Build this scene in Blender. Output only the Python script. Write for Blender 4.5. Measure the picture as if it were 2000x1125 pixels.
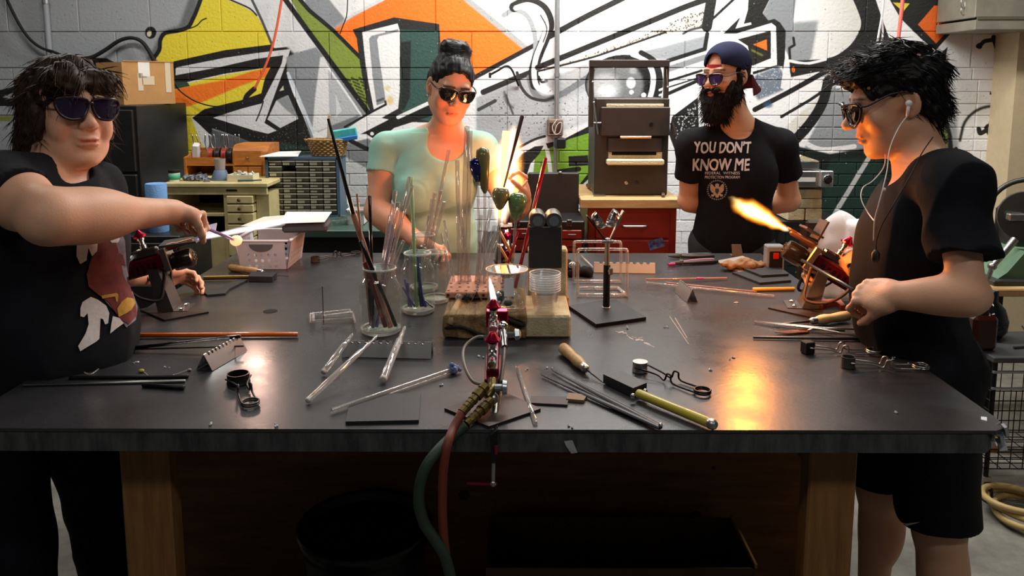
import bpy, bmesh, math, random
import numpy as np
from mathutils import Vector, Matrix, Euler
from mathutils.geometry import tessellate_polygon
from mathutils.bvhtree import BVHTree
random.seed(7)
for o in list(bpy.data.objects):
 bpy.data.objects.remove(o)
SC = bpy.context.scene
COL = SC.collection
# ------------------------------------------------------------------ camera
FPX, CY0, CX0 = 1555.0, 375.0, 1000.0
CAMZ = 1.58
PITCH = math.radians(7.80)
YAW = math.radians(0.33)
cam_data = bpy.data.cameras.new('camera')
cam = bpy.data.objects.new('camera', cam_data)
COL.objects.link(cam)
cam.location = (0, 0, CAMZ)
cam.rotation_euler = (math.radians(90) - PITCH, 0, YAW)
cam_data.sensor_width = 36.0
cam_data.lens = FPX / 2000 * 36
cam_data.shift_y = -(562.5 - CY0) / 2000
cam_data.clip_start = 0.05
SC.camera = cam
# ------------------------------------------------------------------ world, lights, exposure
SC.view_settings.view_transform = 'Standard'
SC.view_settings.look = 'None'
SC.view_settings.exposure = 0.0
SC.view_settings.gamma = 1.0
SC.view_settings.use_curve_mapping = False
world = bpy.data.worlds.new('world')
SC.world = world
world.use_nodes = True
world.node_tree.nodes['Background'].inputs[0].default_value = (0.9, 0.95, 1.0, 1)
world.node_tree.nodes['Background'].inputs[1].default_value = 0.05
SC.cycles.max_bounces = 12
SC.cycles.transparent_max_bounces = 40
SC.cycles.transmission_bounces = 12
SC.cycles.glossy_bounces = 4
SC.cycles.diffuse_bounces = 3
SC.cycles.caustics_refractive = False
SC.cycles.caustics_reflective = False
SC.cycles.sample_clamp_indirect = 4.0
def lamp(name, kind, loc, energy, color, rot=(0, 0, 0), size=None, size_y=None, radius=None):
 l = bpy.data.lights.new(name, kind)
 l.energy = energy
 l.color = color
 if kind == 'AREA':
  l.shape = 'RECTANGLE'
  l.size = size
  l.size_y = size_y
 elif radius is not None:
  l.shadow_soft_size = radius
 o = bpy.data.objects.new(name, l)
 o.location = loc
 o.rotation_euler = rot
 COL.objects.link(o)
 return o
LAMPS = [  # ceiling fixtures, the last two unseen front fill: x, y, length, watts
 (0.45, 3.72, 1.6, 84), (-1.75, 3.3, 1.2, 24), (2.15, 3.3, 1.2, 26), (0.3, 1.9, 1.2, 9), (-0.9, 0.1, 1.2, 10), (1.3, -0.1, 1.2, 15)]
for i, (x, y, ln, w) in enumerate(LAMPS):
 lamp('ceiling_light', 'AREA', (x, y, 2.93), w, (1.0, 0.97, 0.92), (0, 0, 0), ln, 0.22)
# ------------------------------------------------------------------ pixel helpers (2000 x 1125)
_R = Euler(cam.rotation_euler).to_matrix()
CAMP = Vector((0, 0, CAMZ))
def ray(px, py):
 return (_R @ Vector(((px - CX0) / FPX, -(py - CY0) / FPX, -1.0)))
def P(px, py, Y):
 d = ray(px, py)
 return CAMP + d * (Y / d.y)
TZ = 0.93
def T(px, py, z=TZ):
 d = ray(px, py)
 return CAMP + d * ((z - CAMZ) / d.z)
def ppm(Y):
 return FPX / (Y * 1.0)
def lin(c):
 if isinstance(c, str):
  c = [int(c[i:i + 2], 16) / 255 for i in (1, 3, 5)]
 return tuple((x / 12.92 if x <= 0.04045 else ((x + 0.055) / 1.055) ** 2.4) for x in c[:3])
# ------------------------------------------------------------------ materials
MATS = {}
def mat(name, color=None, rough=0.5, metal=0.0, noise=0.0, nscale=30.0, bump=0.0, bscale=60.0, spec=0.5,
  trans=0.0, ior=1.45, emit=None, estr=0.0, coat=0.0, c2=None, stretch=None, alpha=1.0, sss=0.0, rvar=0.0):
 if name in MATS:
  return MATS[name]
 m = bpy.data.materials.new(name)
 m.use_nodes = True
 nt = m.node_tree
 b = nt.nodes['Principled BSDF']
 col = lin(color)
 b.inputs['Base Color'].default_value = (*col, 1)
 b.inputs['Roughness'].default_value = rough
 b.inputs['Metallic'].default_value = metal
 b.inputs['Specular IOR Level'].default_value = spec
 b.inputs['Transmission Weight'].default_value = trans
 b.inputs['IOR'].default_value = ior
 b.inputs['Coat Weight'].default_value = coat
 b.inputs['Alpha'].default_value = alpha
 if sss:
  b.inputs['Subsurface Weight'].default_value = sss
  b.inputs['Subsurface Radius'].default_value = (0.010, 0.004, 0.002)
 if emit is not None:
  b.inputs['Emission Color'].default_value = (*lin(emit), 1)
  b.inputs['Emission Strength'].default_value = estr
 if noise or bump or c2 or rvar:
  tc = nt.nodes.new('ShaderNodeTexCoord')
  mp = nt.nodes.new('ShaderNodeMapping')
  nt.links.new(tc.outputs['Object'], mp.inputs[0])
  if stretch:
   mp.inputs['Scale'].default_value = stretch
  src = mp.outputs[0]
 if noise or c2:
  n = nt.nodes.new('ShaderNodeTexNoise')
  n.inputs['Scale'].default_value = nscale
  n.inputs['Detail'].default_value = 6
  n.inputs['Roughness'].default_value = 0.65
  nt.links.new(src, n.inputs['Vector'])
  mx = nt.nodes.new('ShaderNodeMix')
  mx.data_type = 'RGBA'
  cb = lin(c2) if c2 else tuple(x * (1 - noise) for x in col)
  ca = col if c2 else tuple(min(1, x * (1 + noise * 0.6)) for x in col)
  mx.inputs[6].default_value = (*ca, 1)
  mx.inputs[7].default_value = (*cb, 1)
  rp = nt.nodes.new('ShaderNodeMapRange')
  rp.inputs[1].default_value = 0.35
  rp.inputs[2].default_value = 0.65
  nt.links.new(n.outputs['Fac'], rp.inputs[0])
  nt.links.new(rp.outputs[0], mx.inputs[0])
  nt.links.new(mx.outputs[2], b.inputs['Base Color'])
  if rvar:
   r2 = nt.nodes.new('ShaderNodeMapRange')
   r2.inputs[1].default_value = 0.3
   r2.inputs[2].default_value = 0.7
   r2.inputs[3].default_value = max(0, rough - rvar)
   r2.inputs[4].default_value = min(1, rough + rvar)
   nt.links.new(n.outputs['Fac'], r2.inputs[0])
   nt.links.new(r2.outputs[0], b.inputs['Roughness'])
 if bump:
  n2 = nt.nodes.new('ShaderNodeTexNoise')
  n2.inputs['Scale'].default_value = bscale
  n2.inputs['Detail'].default_value = 5
  nt.links.new(src, n2.inputs['Vector'])
  bp = nt.nodes.new('ShaderNodeBump')
  bp.inputs['Strength'].default_value = min(1, bump)
  bp.inputs['Distance'].default_value = 0.004
  nt.links.new(n2.outputs['Fac'], bp.inputs['Height'])
  nt.links.new(bp.outputs[0], b.inputs['Normal'])
 MATS[name] = m
 return m
def thin_glass(name, color='#f4fbf8', tint=0.95, gloss=1.0, rough=0.02, ior=1.5, haze=0.0):
 """thin clear sheet: what passes straight through plus the Fresnel reflection; haze paints the edges paler"""
 if name in MATS:
  return MATS[name]
 m = bpy.data.materials.new(name)
 m.use_nodes = True
 nt = m.node_tree
 nt.nodes.remove(nt.nodes['Principled BSDF'])
 out = nt.nodes['Material Output']
 tr = nt.nodes.new('ShaderNodeBsdfTransparent')
 c = lin(color)
 tr.inputs[0].default_value = (c[0] * tint, c[1] * tint, c[2] * tint, 1)
 gl = nt.nodes.new('ShaderNodeBsdfGlossy')
 gl.inputs['Roughness'].default_value = rough
 gl.inputs['Color'].default_value = (gloss, gloss, gloss, 1)
 lw = nt.nodes.new('ShaderNodeLayerWeight')
 pw = nt.nodes.new('ShaderNodeMath')
 pw.operation = 'POWER'
 pw.inputs[1].default_value = 4.0
 nt.links.new(lw.outputs['Facing'], pw.inputs[0])
 fr = nt.nodes.new('ShaderNodeMapRange')
 fr.inputs[3].default_value = ((ior - 1) / (ior + 1)) ** 2
 fr.inputs[4].default_value = 0.85
 nt.links.new(pw.outputs[0], fr.inputs[0])
 src = tr.outputs[0]
 if haze:
  df = nt.nodes.new('ShaderNodeBsdfDiffuse')
  df.inputs[0].default_value = (*c, 1)
  hz = nt.nodes.new('ShaderNodeMixShader')
  hm = nt.nodes.new('ShaderNodeMapRange')
  hm.inputs[3].default_value = haze
  hm.inputs[4].default_value = min(1, haze * 4.0)  # bright glass edges painted in as pale diffuse colour
  nt.links.new(lw.outputs['Facing'], hm.inputs[0])
  nt.links.new(hm.outputs[0], hz.inputs[0])
  nt.links.new(src, hz.inputs[1])
  nt.links.new(df.outputs[0], hz.inputs[2])
  src = hz.outputs[0]
 mx = nt.nodes.new('ShaderNodeMixShader')
 nt.links.new(fr.outputs[0], mx.inputs[0])
 nt.links.new(src, mx.inputs[1])
 nt.links.new(gl.outputs[0], mx.inputs[2])
 nt.links.new(mx.outputs[0], out.inputs[0])
 MATS[name] = m
 return m
def glass(name, color='#ffffff', rough=0.0, ior=1.47):
 return mat(name, color, rough=rough, trans=1.0, ior=ior)
# ------------------------------------------------------------------ mesh builder
def frame_of(d):
 d = Vector(d).normalized()
 a = Vector((0, 0, 1)) if abs(d.z) < 0.95 else Vector((1, 0, 0))
 u = a.cross(d).normalized()
 v = d.cross(u)
 return u, v, d
def rotz(a):
 return Matrix.Rotation(a, 3, 'Z')
class G:
 def __init__(s):
  s.v = []
  s.f = []
 def add(s, vs, fs):
  n = len(s.v)
  s.v += [tuple(x) for x in vs]
  s.f += [tuple(i + n for i in f) for f in fs]
  return s
 def box(s, c, size, R=None, b=0.0):
  hx, hy, hz = size[0] / 2, size[1] / 2, size[2] / 2
  c = Vector(c)
  if b <= 0:
   vs = [(x, y, z) for x in (-hx, hx) for y in (-hy, hy) for z in (-hz, hz)]
   fs = [(0, 1, 3, 2), (4, 6, 7, 5), (0, 4, 5, 1), (2, 3, 7, 6), (0, 2, 6, 4), (1, 5, 7, 3)]
  else:
   b = min(b, hx * .99, hy * .99, hz * .99)
   vs, idx = [], {}
   for sx in (-1, 1):
    for sy in (-1, 1):
     for sz in (-1, 1):
      for ax in range(3):
       p = [sx * (hx - b), sy * (hy - b), sz * (hz - b)]
       h = (hx, hy, hz)[ax]
       p[ax] = (sx, sy, sz)[ax] * h
       idx[(sx, sy, sz, ax)] = len(vs)
       vs.append(tuple(p))
   fs = []
   for ax in range(3):
    o = [i for i in range(3) if i != ax]
    for sg in (-1, 1):
     q = []
     for a, bb in ((-1, -1), (1, -1), (1, 1), (-1, 1)):
      k = [0, 0, 0]
      k[ax] = sg
      k[o[0]] = a
      k[o[1]] = bb
      q.append(idx[(*k, ax)])
     if (sg > 0) != (ax == 1):
      fs.append(tuple(q))
     else:
      fs.append(tuple(q[::-1]))
   cen = Vector((0, 0, 0))
   for ax in range(3):
    o = [i for i in range(3) if i != ax]
    for a in (-1, 1):
     for bb in (-1, 1):
      k1 = [0, 0, 0]; k2 = [0, 0, 0]
      k1[ax] = -1; k2[ax] = 1
      k1[o[0]] = k2[o[0]] = a
      k1[o[1]] = k2[o[1]] = bb
      q = [idx[(*k1, o[0])], idx[(*k2, o[0])], idx[(*k2, o[1])], idx[(*k1, o[1])]]
      fs.append(s._out(vs, q))
   for sx in (-1, 1):
    for sy in (-1, 1):
     for sz in (-1, 1):
      fs.append(s._out(vs, [idx[(sx, sy, sz, i)] for i in range(3)]))
  if R is not None:
   vs = [R @ Vector(p) for p in vs]
  return s.add([Vector(p) + c for p in vs], fs)
 @staticmethod
 def _out(vs, q):
  p = [Vector(vs[i]) for i in q]
  n = (p[1] - p[0]).cross(p[2] - p[0])
  m = sum(p, Vector()) / len(p)
  return tuple(q) if n.dot(m) > 0 else tuple(q[::-1])
 def tube(s, pts, r, n=8, cap=True, flat=1.0, up=None):
  pts = [Vector(p) for p in pts]
  m = len(pts)
  rs = r if isinstance(r, (list, tuple)) else [r] * m
  vs = []
  u = None
  for i, p in enumerate(pts):
   d = (pts[min(i + 1, m - 1)] - pts[max(i - 1, 0)])
   if d.length < 1e-9:
    d = Vector((0, 0, 1))
   d.normalize()
   if u is None:
    if up is not None:
     u = Vector(up).cross(d)
     u = u.normalized() if u.length > 1e-6 else frame_of(d)[0]
    else:
     u = frame_of(d)[0]
   else:
    u = (u - d * u.dot(d))
    u = u.normalized() if u.length > 1e-6 else frame_of(d)[0]
   w = d.cross(u)
   for k in range(n):
    a = 2 * math.pi * k / n
    vs.append(p + u * (rs[i] * math.cos(a)) + w * (rs[i] * flat * math.sin(a)))
  fs = []
  for i in range(m - 1):
   for k in range(n):
    k2 = (k + 1) % n
    fs.append((i * n + k, i * n + k2, (i + 1) * n + k2, (i + 1) * n + k))
  if cap:
   fs.append(tuple(range(n))[::-1])
   fs.append(tuple((m - 1) * n + k for k in range(n)))
  return s.add(vs, fs)
 def cyl(s, p0, p1, r0, r1=None, n=16, cap=True):
  return s.tube([p0, p1], [r0, r0 if r1 is None else r1], n, cap)
 def lathe(s, base, axis, prof, n=24):
  """prof: list of (r, h) along axis from base"""
  u, v, d = frame_of(axis)
  base = Vector(base)
  vs = []
  for r, h in prof:
   for k in range(n):
    a = 2 * math.pi * k / n
    vs.append(base + d * h + u * (r * math.cos(a)) + v * (r * math.sin(a)))
  fs = []
  for i in range(len(prof) - 1):
   for k in range(n):
    k2 = (k + 1) % n
    fs.append((i * n + k, i * n + k2, (i + 1) * n + k2, (i + 1) * n + k))
  if prof[0][0] > 1e-5:
   fs.append(tuple(range(n))[::-1])
  if prof[-1][0] > 1e-5:
   fs.append(tuple((len(prof) - 1) * n + k for k in range(n)))
  return s.add(vs, fs)
 def ball(s, c, r, R=None, n=14, m=9):
  rr = r if isinstance(r, (list, tuple)) else (r, r, r)
  vs = []
  for i in range(1, m):
   t = math.pi * i / m
   for k in range(n):
    a = 2 * math.pi * k / n
    vs.append(Vector((rr[0] * math.sin(t) * math.cos(a), rr[1] * math.sin(t) * math.sin(a), rr[2] * math.cos(t))))
  vs += [Vector((0, 0, rr[2])), Vector((0, 0, -rr[2]))]
  fs = []
  for i in range(m - 2):
   for k in range(n):
    k2 = (k + 1) % n
    fs.append((i * n + k, (i + 1) * n + k, (i + 1) * n + k2, i * n + k2))
  t = len(vs) - 2
  for k in range(n):
   k2 = (k + 1) % n
   fs.append((t, k, k2))
   fs.append((t + 1, (m - 2) * n + k2, (m - 2) * n + k))
  if R is not None:
   vs = [R @ p for p in vs]
  c = Vector(c)
  return s.add([p + c for p in vs], fs)
 def prism(s, poly, ext):
  """poly: 3D points (planar, any winding); ext: extrusion vector"""
  ps = [Vector(p) for p in poly]
  e = Vector(ext)
  n = len(ps)
  tris = tessellate_polygon([ps])
  nrm = Vector()
  for i in range(n):
   nrm += (ps[i] - ps[0]).cross(ps[(i + 1) % n] - ps[0])
  flip = nrm.dot(e) > 0
  vs = ps + [p + e for p in ps]
  fs = []
  for t in tris:
   a = (ps[t[1]] - ps[t[0]]).cross(ps[t[2]] - ps[t[0]])
   t = tuple(t) if a.dot(e) < 0 else tuple(t[::-1])
   fs.append(t)
   fs.append(tuple(i + n for i in t[::-1]))
  for i in range(n):
   j = (i + 1) % n
   fs.append((i, j, j + n, i + n) if flip else (j, i, i + n, j + n))
  return s.add(vs, fs)
 def quad(s, a, b, c, d):
  return s.add([a, b, c, d], [(0, 1, 2, 3)])
 def torus(s, c, axis, R, r, n=24, m=8):
  u, v, d = frame_of(axis)
  pts = [Vector(c) + u * (R * math.cos(2 * math.pi * k / n)) + v * (R * math.sin(2 * math.pi * k / n)) for k in range(n)]
  vs, fs = [], []
  for k in range(n):
   o = (pts[k] - Vector(c)).normalized()
   for j in range(m):
    a = 2 * math.pi * j / m
    vs.append(pts[k] + o * (r * math.cos(a)) + d * (r * math.sin(a)))
  for k in range(n):
   for j in range(m):
    k2, j2 = (k + 1) % n, (j + 1) % m
    fs.append((k * m + j, k2 * m + j, k2 * m + j2, k * m + j2))
  return s.add(vs, fs)
def spline(pts, n=8):
 """Catmull-Rom through pts"""
 ps = [Vector(p) for p in pts]
 if len(ps) < 3:
  return ps
 out = []
 for i in range(len(ps) - 1):
  p0 = ps[max(i - 1, 0)]; p1 = ps[i]; p2 = ps[i + 1]; p3 = ps[min(i + 2, len(ps) - 1)]
  for k in range(n):
   t = k / n
   out.append(0.5 * ((2 * p1) + (p2 - p0) * t + (2 * p0 - 5 * p1 + 4 * p2 - p3) * t * t + (3 * p1 - p0 - 3 * p2 + p3) * t ** 3))
 out.append(ps[-1])
 return out
# ------------------------------------------------------------------ scene objects
WL = {}
def tagit(o, label=None, cat=None, group=None, kind=None):
 if label:
  o['label'] = label
 if cat:
  o['category'] = cat
 if group:
  o['group'] = group
 if kind:
  o['kind'] = kind
 return o
def thing(name, label, cat, loc=(0, 0, 0), group=None):
 o = bpy.data.objects.new(name, None)
 o.empty_display_size = 0.05
 o.location = loc
 COL.objects.link(o)
 WL[o.name] = Vector(loc)
 return tagit(o, label, cat, group)
def mesh_obj(name, me, parent=None):
 o = bpy.data.objects.new(name, me)
 COL.objects.link(o)
 if parent is not None:
  o.parent = parent
 return o
def obj(name, g, m, parent=None, smooth=None, label=None, cat=None, group=None, kind=None, loc=None):
 """g is in world coordinates; the object's origin is put at its parent's (or at loc)"""
 if parent is not None:
  base = WL[parent.name]
 elif loc is not None:
  base = Vector(loc)
 elif cat:
  xs = [v[0] for v in g.v]; ys = [v[1] for v in g.v]; zs = [v[2] for v in g.v]
  base = Vector(((min(xs) + max(xs)) / 2, (min(ys) + max(ys)) / 2, min(zs)))
 else:
  base = Vector((0, 0, 0))
 me = bpy.data.meshes.new(name)
 me.from_pydata([(v[0] - base.x, v[1] - base.y, v[2] - base.z) for v in g.v], [], g.f)
 me.validate()
 me.update()
 if smooth:
  me.shade_smooth()
  if smooth is not True:
   me.set_sharp_from_angle(angle=math.radians(smooth))
 me.materials.append(m)
 o = mesh_obj(name, me, parent)
 if parent is None:
  o.location = base
 WL[o.name] = base
 return tagit(o, label, cat, group, kind)
def copy_tree(o, loc=None, rz=0.0, label=None, parent=None):
 c = o.copy()
 COL.objects.link(c)
 if parent is not None:
  c.parent = parent
 if loc is not None:
  c.location = loc
  c.rotation_euler = (0, 0, rz)
 if label:
  c['label'] = label
 WL[c.name] = Vector(c.location) if parent is None else WL[parent.name]
 for ch in list(o.children):
  copy_tree(ch, parent=c)
 return c
# ================================================================== the mural: painted in code, mapped on the wall's own metres
WY = 4.60            # front plane of the painted wall
RES = 420
MX0, MX1, MZ0, MZ1 = -3.5, 3.5, 0.0, 2.75
MW, MH = int((MX1 - MX0) * RES), int((MZ1 - MZ0) * RES)
IMG = np.zeros((MH, MW, 3), np.float32)
rng = np.random.default_rng(3)
def w2(pt):
 p = P(pt[0], pt[1], WY)
 return ((p.x - MX0) * RES, (p.z - MZ0) * RES)
def blur(m, r):
 r = int(r)
 if r < 1:
  return m
 for ax in (0, 1):
  for _ in range(2):
   c = np.cumsum(np.pad(m, [(r + 1, r) if a == ax else (0, 0) for a in (0, 1)], mode='edge'), axis=ax)
   n = m.shape[ax]
   m = (np.take(c, range(2 * r + 1, 2 * r + 1 + n), ax) - np.take(c, range(0, n), ax)) / (2 * r + 1)
 return m
def box_of(q, pad):
 xs = [p[0] for p in q]; ys = [p[1] for p in q]
 return (max(0, int(min(xs) - pad)), min(MW, int(max(xs) + pad + 1)), max(0, int(min(ys) - pad)), min(MH, int(max(ys) + pad + 1)))
def polymask(q, bx):
 x0, x1, y0, y1 = bx
 acc = 0
 for ox, oy in ((.25, .25), (.75, .25), (.25, .75), (.75, .75)):
  X = np.arange(x0, x1, dtype=np.float32)[None, :] + ox
  Y = np.arange(y0, y1, dtype=np.float32)[:, None] + oy
  ins = np.zeros((y1 - y0, x1 - x0), bool)
  n = len(q)
  for i in range(n):
   ax, ay = q[i]; bx_, by = q[(i + 1) % n]
   if ay == by:
    continue
   c = ((ay > Y) != (by > Y)) & (X < (bx_ - ax) * (Y - ay) / (by - ay) + ax)
   ins ^= c
  acc = acc + ins.astype(np.float32)
 return acc / 4
def lay(bx, m, color, grad=None):
 x0, x1, y0, y1 = bx
 c = np.array(lin(color), np.float32)
 if grad is not None:
  c2, pa, pb = grad
  c2 = np.array(lin(c2), np.float32)
  a = np.array(w2(pa)); b = np.array(w2(pb)); d = b - a
  X = np.arange(x0, x1)[None, :]; Y = np.arange(y0, y1)[:, None]
  t = np.clip(((X - a[0]) * d[0] + (Y - a[1]) * d[1]) / (d @ d), 0, 1)[..., None]
  c = c * (1 - t) + c2 * t
 s = IMG[y0:y1, x0:x1]
 IMG[y0:y1, x0:x1] = s * (1 - m[..., None]) + c * m[..., None]
def poly(color, pts, soft=0, grad=None, op=1.0, jag=0):
 q = [w2(p) for p in pts]
 bx = box_of(q, soft * 3 + 2)
 if bx[1] <= bx[0] or bx[3] <= bx[2]:
  return
 m = polymask(q, bx)
 if soft:
  m = blur(m, soft)
 lay(bx, m * op, color, grad)
def sm2(pts, n=7):
 if len(pts) < 3:
  return pts
 return [(p.x, p.y) for p in spline([(a[0], a[1], 0) for a in pts], n)]
def stroke(color, pts, w, soft=0, op=1.0, curve=True):
 """w in photo pixels at the wall"""
 q = [w2(p) for p in (sm2(pts) if curve else pts)]
 s = RES * WY / FPX
 hw = w * s / 2
 bx = box_of(q, hw + soft * 3 + 2)
 x0, x1, y0, y1 = bx
 if x1 <= x0 or y1 <= y0:
  return
 X = np.arange(x0, x1, dtype=np.float32)[None, :] + .5
 Y = np.arange(y0, y1, dtype=np.float32)[:, None] + .5
 D = np.full((y1 - y0, x1 - x0), 1e9, np.float32)
 for (ax, ay), (b_x, by) in zip(q[:-1], q[1:]):
  dx, dy = b_x - ax, by - ay
  L = dx * dx + dy * dy + 1e-9
  t = np.clip(((X - ax) * dx + (Y - ay) * dy) / L, 0, 1)
  D = np.minimum(D, (X - ax - t * dx) ** 2 + (Y - ay - t * dy) ** 2)
 m = np.clip(hw + .5 - np.sqrt(D), 0, 1)
 if soft:
  m = blur(m, soft)
 lay(bx, m * op, color)
def dots(color, pts, n, r0=0.8, r1=2.2, op=0.9):
 q = [w2(p) for p in pts]
 bx = box_of(q, 1)
 x0, x1, y0, y1 = bx
 m = polymask(q, bx)
 out = np.zeros_like(m)
 H, W = m.shape
 if H < 4 or W < 4:
  return
 for _ in range(n):
  cx, cy = rng.integers(0, W), rng.integers(0, H)
  if m[cy, cx] < .5:
   continue
  r = rng.uniform(r0, r1)
  R = int(r + 1)
  ya, yb, xa, xb = max(0, cy - R), min(H, cy + R + 1), max(0, cx - R), min(W, cx + R + 1)
  yy, xx = np.mgrid[ya:yb, xa:xb]
  out[ya:yb, xa:xb] = np.maximum(out[ya:yb, xa:xb], np.clip(r + .5 - np.hypot(xx - cx, yy - cy), 0, 1))
 lay(bx, out * op, color)
def disc(color, c, r, soft=0, grad=None, op=1.0):
 rx, ry = r if isinstance(r, tuple) else (r, r)
 poly(color, [(c[0] + rx * math.cos(a * math.pi / 16), c[1] + ry * math.sin(a * math.pi / 16)) for a in range(32)], soft, grad, op)
BK, WH, GR, LG, DG = '#141413', '#e9eaeb', '#8f959a', '#c3c7ca', '#4b4e50'
YE, OR, OL, DGN, GN = '#ecd93a', '#f57a20', '#83963c', '#31514b', '#749f2e'
IMG[:] = np.array(lin(WH), np.float32)
poly('#a4a9ad', [(-300, -200), (398, -200), (380, 40), (330, 120), (310, 300), (330, 900), (-300, 900)], 2)
# left edge marks
poly('#83884a', [(-60, 226), (26, 226), (24, 237), (-60, 238)], 1)
poly(BK, [(-40, 186), (32, 168), (34, 178), (6, 190), (36, 194), (34, 208), (-40, 206)])
poly(BK, [(178, 112), (210, 114), (245, 132), (188, 131)])
disc(BK, (295, 64), (11, 12)); disc('#d8d6b8', (292, 66), (4.5, 6))
# yellow shape
poly('#5d6266', [(412, -20), (372, -10), (356, 35), (350, 50), (318, 60), (300, 95), (285, 118), (318, 118), (330, 64), (372, 54), (392, 10)], 3, op=.85)
poly(YE, [(396, -12), (384, 18), (371, 42), (370, 54), (345, 61), (322, 65), (316, 73), (315, 92), (304, 112), (312, 124), (360, 118), (440, 101), (500, 92), (531, 87), (512, 45), (500, 27), (470, 10), (440, -2), (430, -12)])
stroke(BK, [(396, -10), (385, 20), (378, 36), (368, 53), (348, 60), (323, 65), (314, 78), (312, 97), (302, 112)], 8)
stroke(BK, [(370, 56), (385, 50), (395, 40), (404, 36)], 2.5)
stroke(BK, [(436, -6), (470, 8), (490, 18), (502, 30)], 3.2)
poly('#dfe1e3', [(493, -20), (550, -20), (640, 110), (600, 160), (565, 150), (560, 92), (534, 90), (508, 40)])
stroke(DG, [(490, -6), (512, 40), (533, 90)], 5, curve=False)
# lower yellow and orange
poly(YE, [(365, 163), (440, 146), (529, 131), (522, 160), (513, 184), (490, 192), (470, 198), (400, 216), (374, 229), (398, 290), (402, 330), (345, 330), (345, 163)])
poly(OR, [(330, 176), (372, 168), (440, 156), (490, 140), (528, 131), (519, 151), (470, 168), (400, 198), (368, 208), (330, 212)], 1)
poly('#2e4a3b', [(338, 154), (364, 156), (372, 168), (342, 174)])
# the black letter with its white edge
poly(BK, [(296, 128), (330, 122), (440, 98), (530, 87), (537, 94), (577, 90), (576, 101), (585, 98), (562, 150), (572, 180), (592, 225), (614, 280), (622, 350), (540, 340), (470, 300), (410, 262), (376, 230), (400, 213), (470, 196), (500, 186), (511, 182), (518, 152), (529, 131), (440, 144), (368, 160), (335, 160)])
stroke(BK, [(497, 174), (484, 186), (480, 194)], 10)
poly('#d9dbdd', [(344, 132), (440, 113), (500, 104), (568, 96), (557, 130), (526, 215), (517, 240), (541, 255), (524, 261), (495, 254), (417, 230), (470, 213), (512, 202), (536, 155), (551, 124), (554, 108), (500, 115), (430, 131), (344, 147)])
stroke(BK, [(515, 198), (510, 214), (501, 236)], 2.6)
poly('#cfd2d4', [(540, 197), (563, 186), (583, 232), (548, 250), (523, 233)])
poly('#8b9094', [(541, 196), (563, 186), (583, 231), (560, 215)], 1)
poly('#c9cab2', [(546, 178), (554, 167), (555, 176)])
poly('#575c60', [(416, 252), (500, 274), (545, 300), (540, 340), (400, 330)], 1)
stroke('#8a8f93', [(416, 252), (480, 272), (530, 296)], 3)
stroke(BK, [(400, 238), (470, 262), (560, 300)], 14)
poly('#20332b', [(535, 275), (610, 288), (630, 300), (560, 312)], 2)
dots('#8a8c8c', [(470, 250), (600, 240), (620, 300), (540, 300)], 160, .5, 1.1, .6)
# the pyramid
poly('#888d92', [(560, 112), (588, 100), (618, 92), (724, 226), (700, 242), (640, 275), (612, 282), (575, 165), (562, 150)], 1)
poly('#d9dbdc', [(619, 90), (575, 104), (560, 90), (590, 60)], 2)
poly('#dddfe0', [(626, 112), (634, 110), (642, 130), (645, 235), (640, 270), (610, 262), (616, 190)], 1)
poly('#b4b8bb', [(642, 132), (705, 226), (646, 245)], 1)
poly('#d5d8da', [(656, 184), (668, 216), (657, 228)])
poly('#6d7276', [(620, 257), (702, 224), (692, 245), (632, 275)], 1)
stroke('#cfd9e4', [(563, 143), (576, 172), (594, 215), (616, 268)], 5.5)
stroke(WH, [(640, 130), (670, 172), (708, 228)], 4)
poly(WH, [(612, 262), (640, 250), (660, 268), (640, 285), (616, 285)], 1)
# olive stripe
poly(OL, [(560, -15), (580, -15), (600, 18), (652, 62), (702, 110), (713, 150), (722, 222), (664, 140), (600, 56)])
for i in range(9):
 for j in range(7):
  x, y = 672 + j * 7.5 + i * 3.1, 152 + i * 7.2 + (j % 2) * 3.4
  if x < 716 and (x - 672) > (y - 152) * .72 - 6:
   stroke('#1b1d0c', [(x, y), (x + 4.5, y + 2.4)], 3.6, op=.85)
stroke(BK, [(554, -6), (600, 58), (665, 146), (724, 226)], 10, curve=False)
poly('#8d9297', [(590, -15), (632, -15), (678, 42), (655, 56), (620, 34), (598, 10)], 1)
stroke(BK, [(580, -8), (605, 21), (652, 60), (704, 112)], 8, curve=False)
# orange diamond
poly(OR, [(653, 56), (690, 32), (772, -10), (905, -10), (960, 44), (1026, 96), (925, 152), (870, 190), (800, 150), (703, 106)])
stroke('#a7a9a9', [(902, -10), (962, 40), (1030, 96)], 11, 1)
stroke('#bfc0c0', [(775, -16), (690, 30), (658, 52)], 5, 2, .6)
# the tall box
poly('#232424', [(689, 58), (770, 34), (858, 47), (861, 92), (870, 240), (780, 238), (726, 226), (717, 200), (704, 128), (697, 75)])
poly(DGN, [(783, 58), (856, 60), (856, 92), (850, 240), (800, 228), (783, 216)])
poly('#1d2322', [(783, 82), (803, 80), (801, 190), (790, 214), (783, 216)], 1)
dots('#0e1211', [(783, 58), (856, 60), (850, 230), (783, 216)], 300, .5, 1.2, .5)
poly('#eceded', [(708, 63), (777, 46), (781, 60), (781, 178), (778, 212), (742, 232), (690, 262), (738, 272), (728, 284), (680, 250), (731, 216), (716, 140)])
poly('#8f9498', [(721, 76), (726, 70), (778, 57), (779, 62), (740, 71), (737, 78), (741, 112), (753, 193), (752, 200), (736, 206), (728, 150)])
stroke('#55585b', [(738, 197), (749, 193)], 5)
stroke(BK, [(753, 198), (754, 204), (731, 216), (674, 248)], 4.5, curve=False)
disc('#dcc860', (757, 172), (6, 5), 2, op=.7); disc('#dcb840', (762, 196), (7, 9), 2, op=.7)
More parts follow.
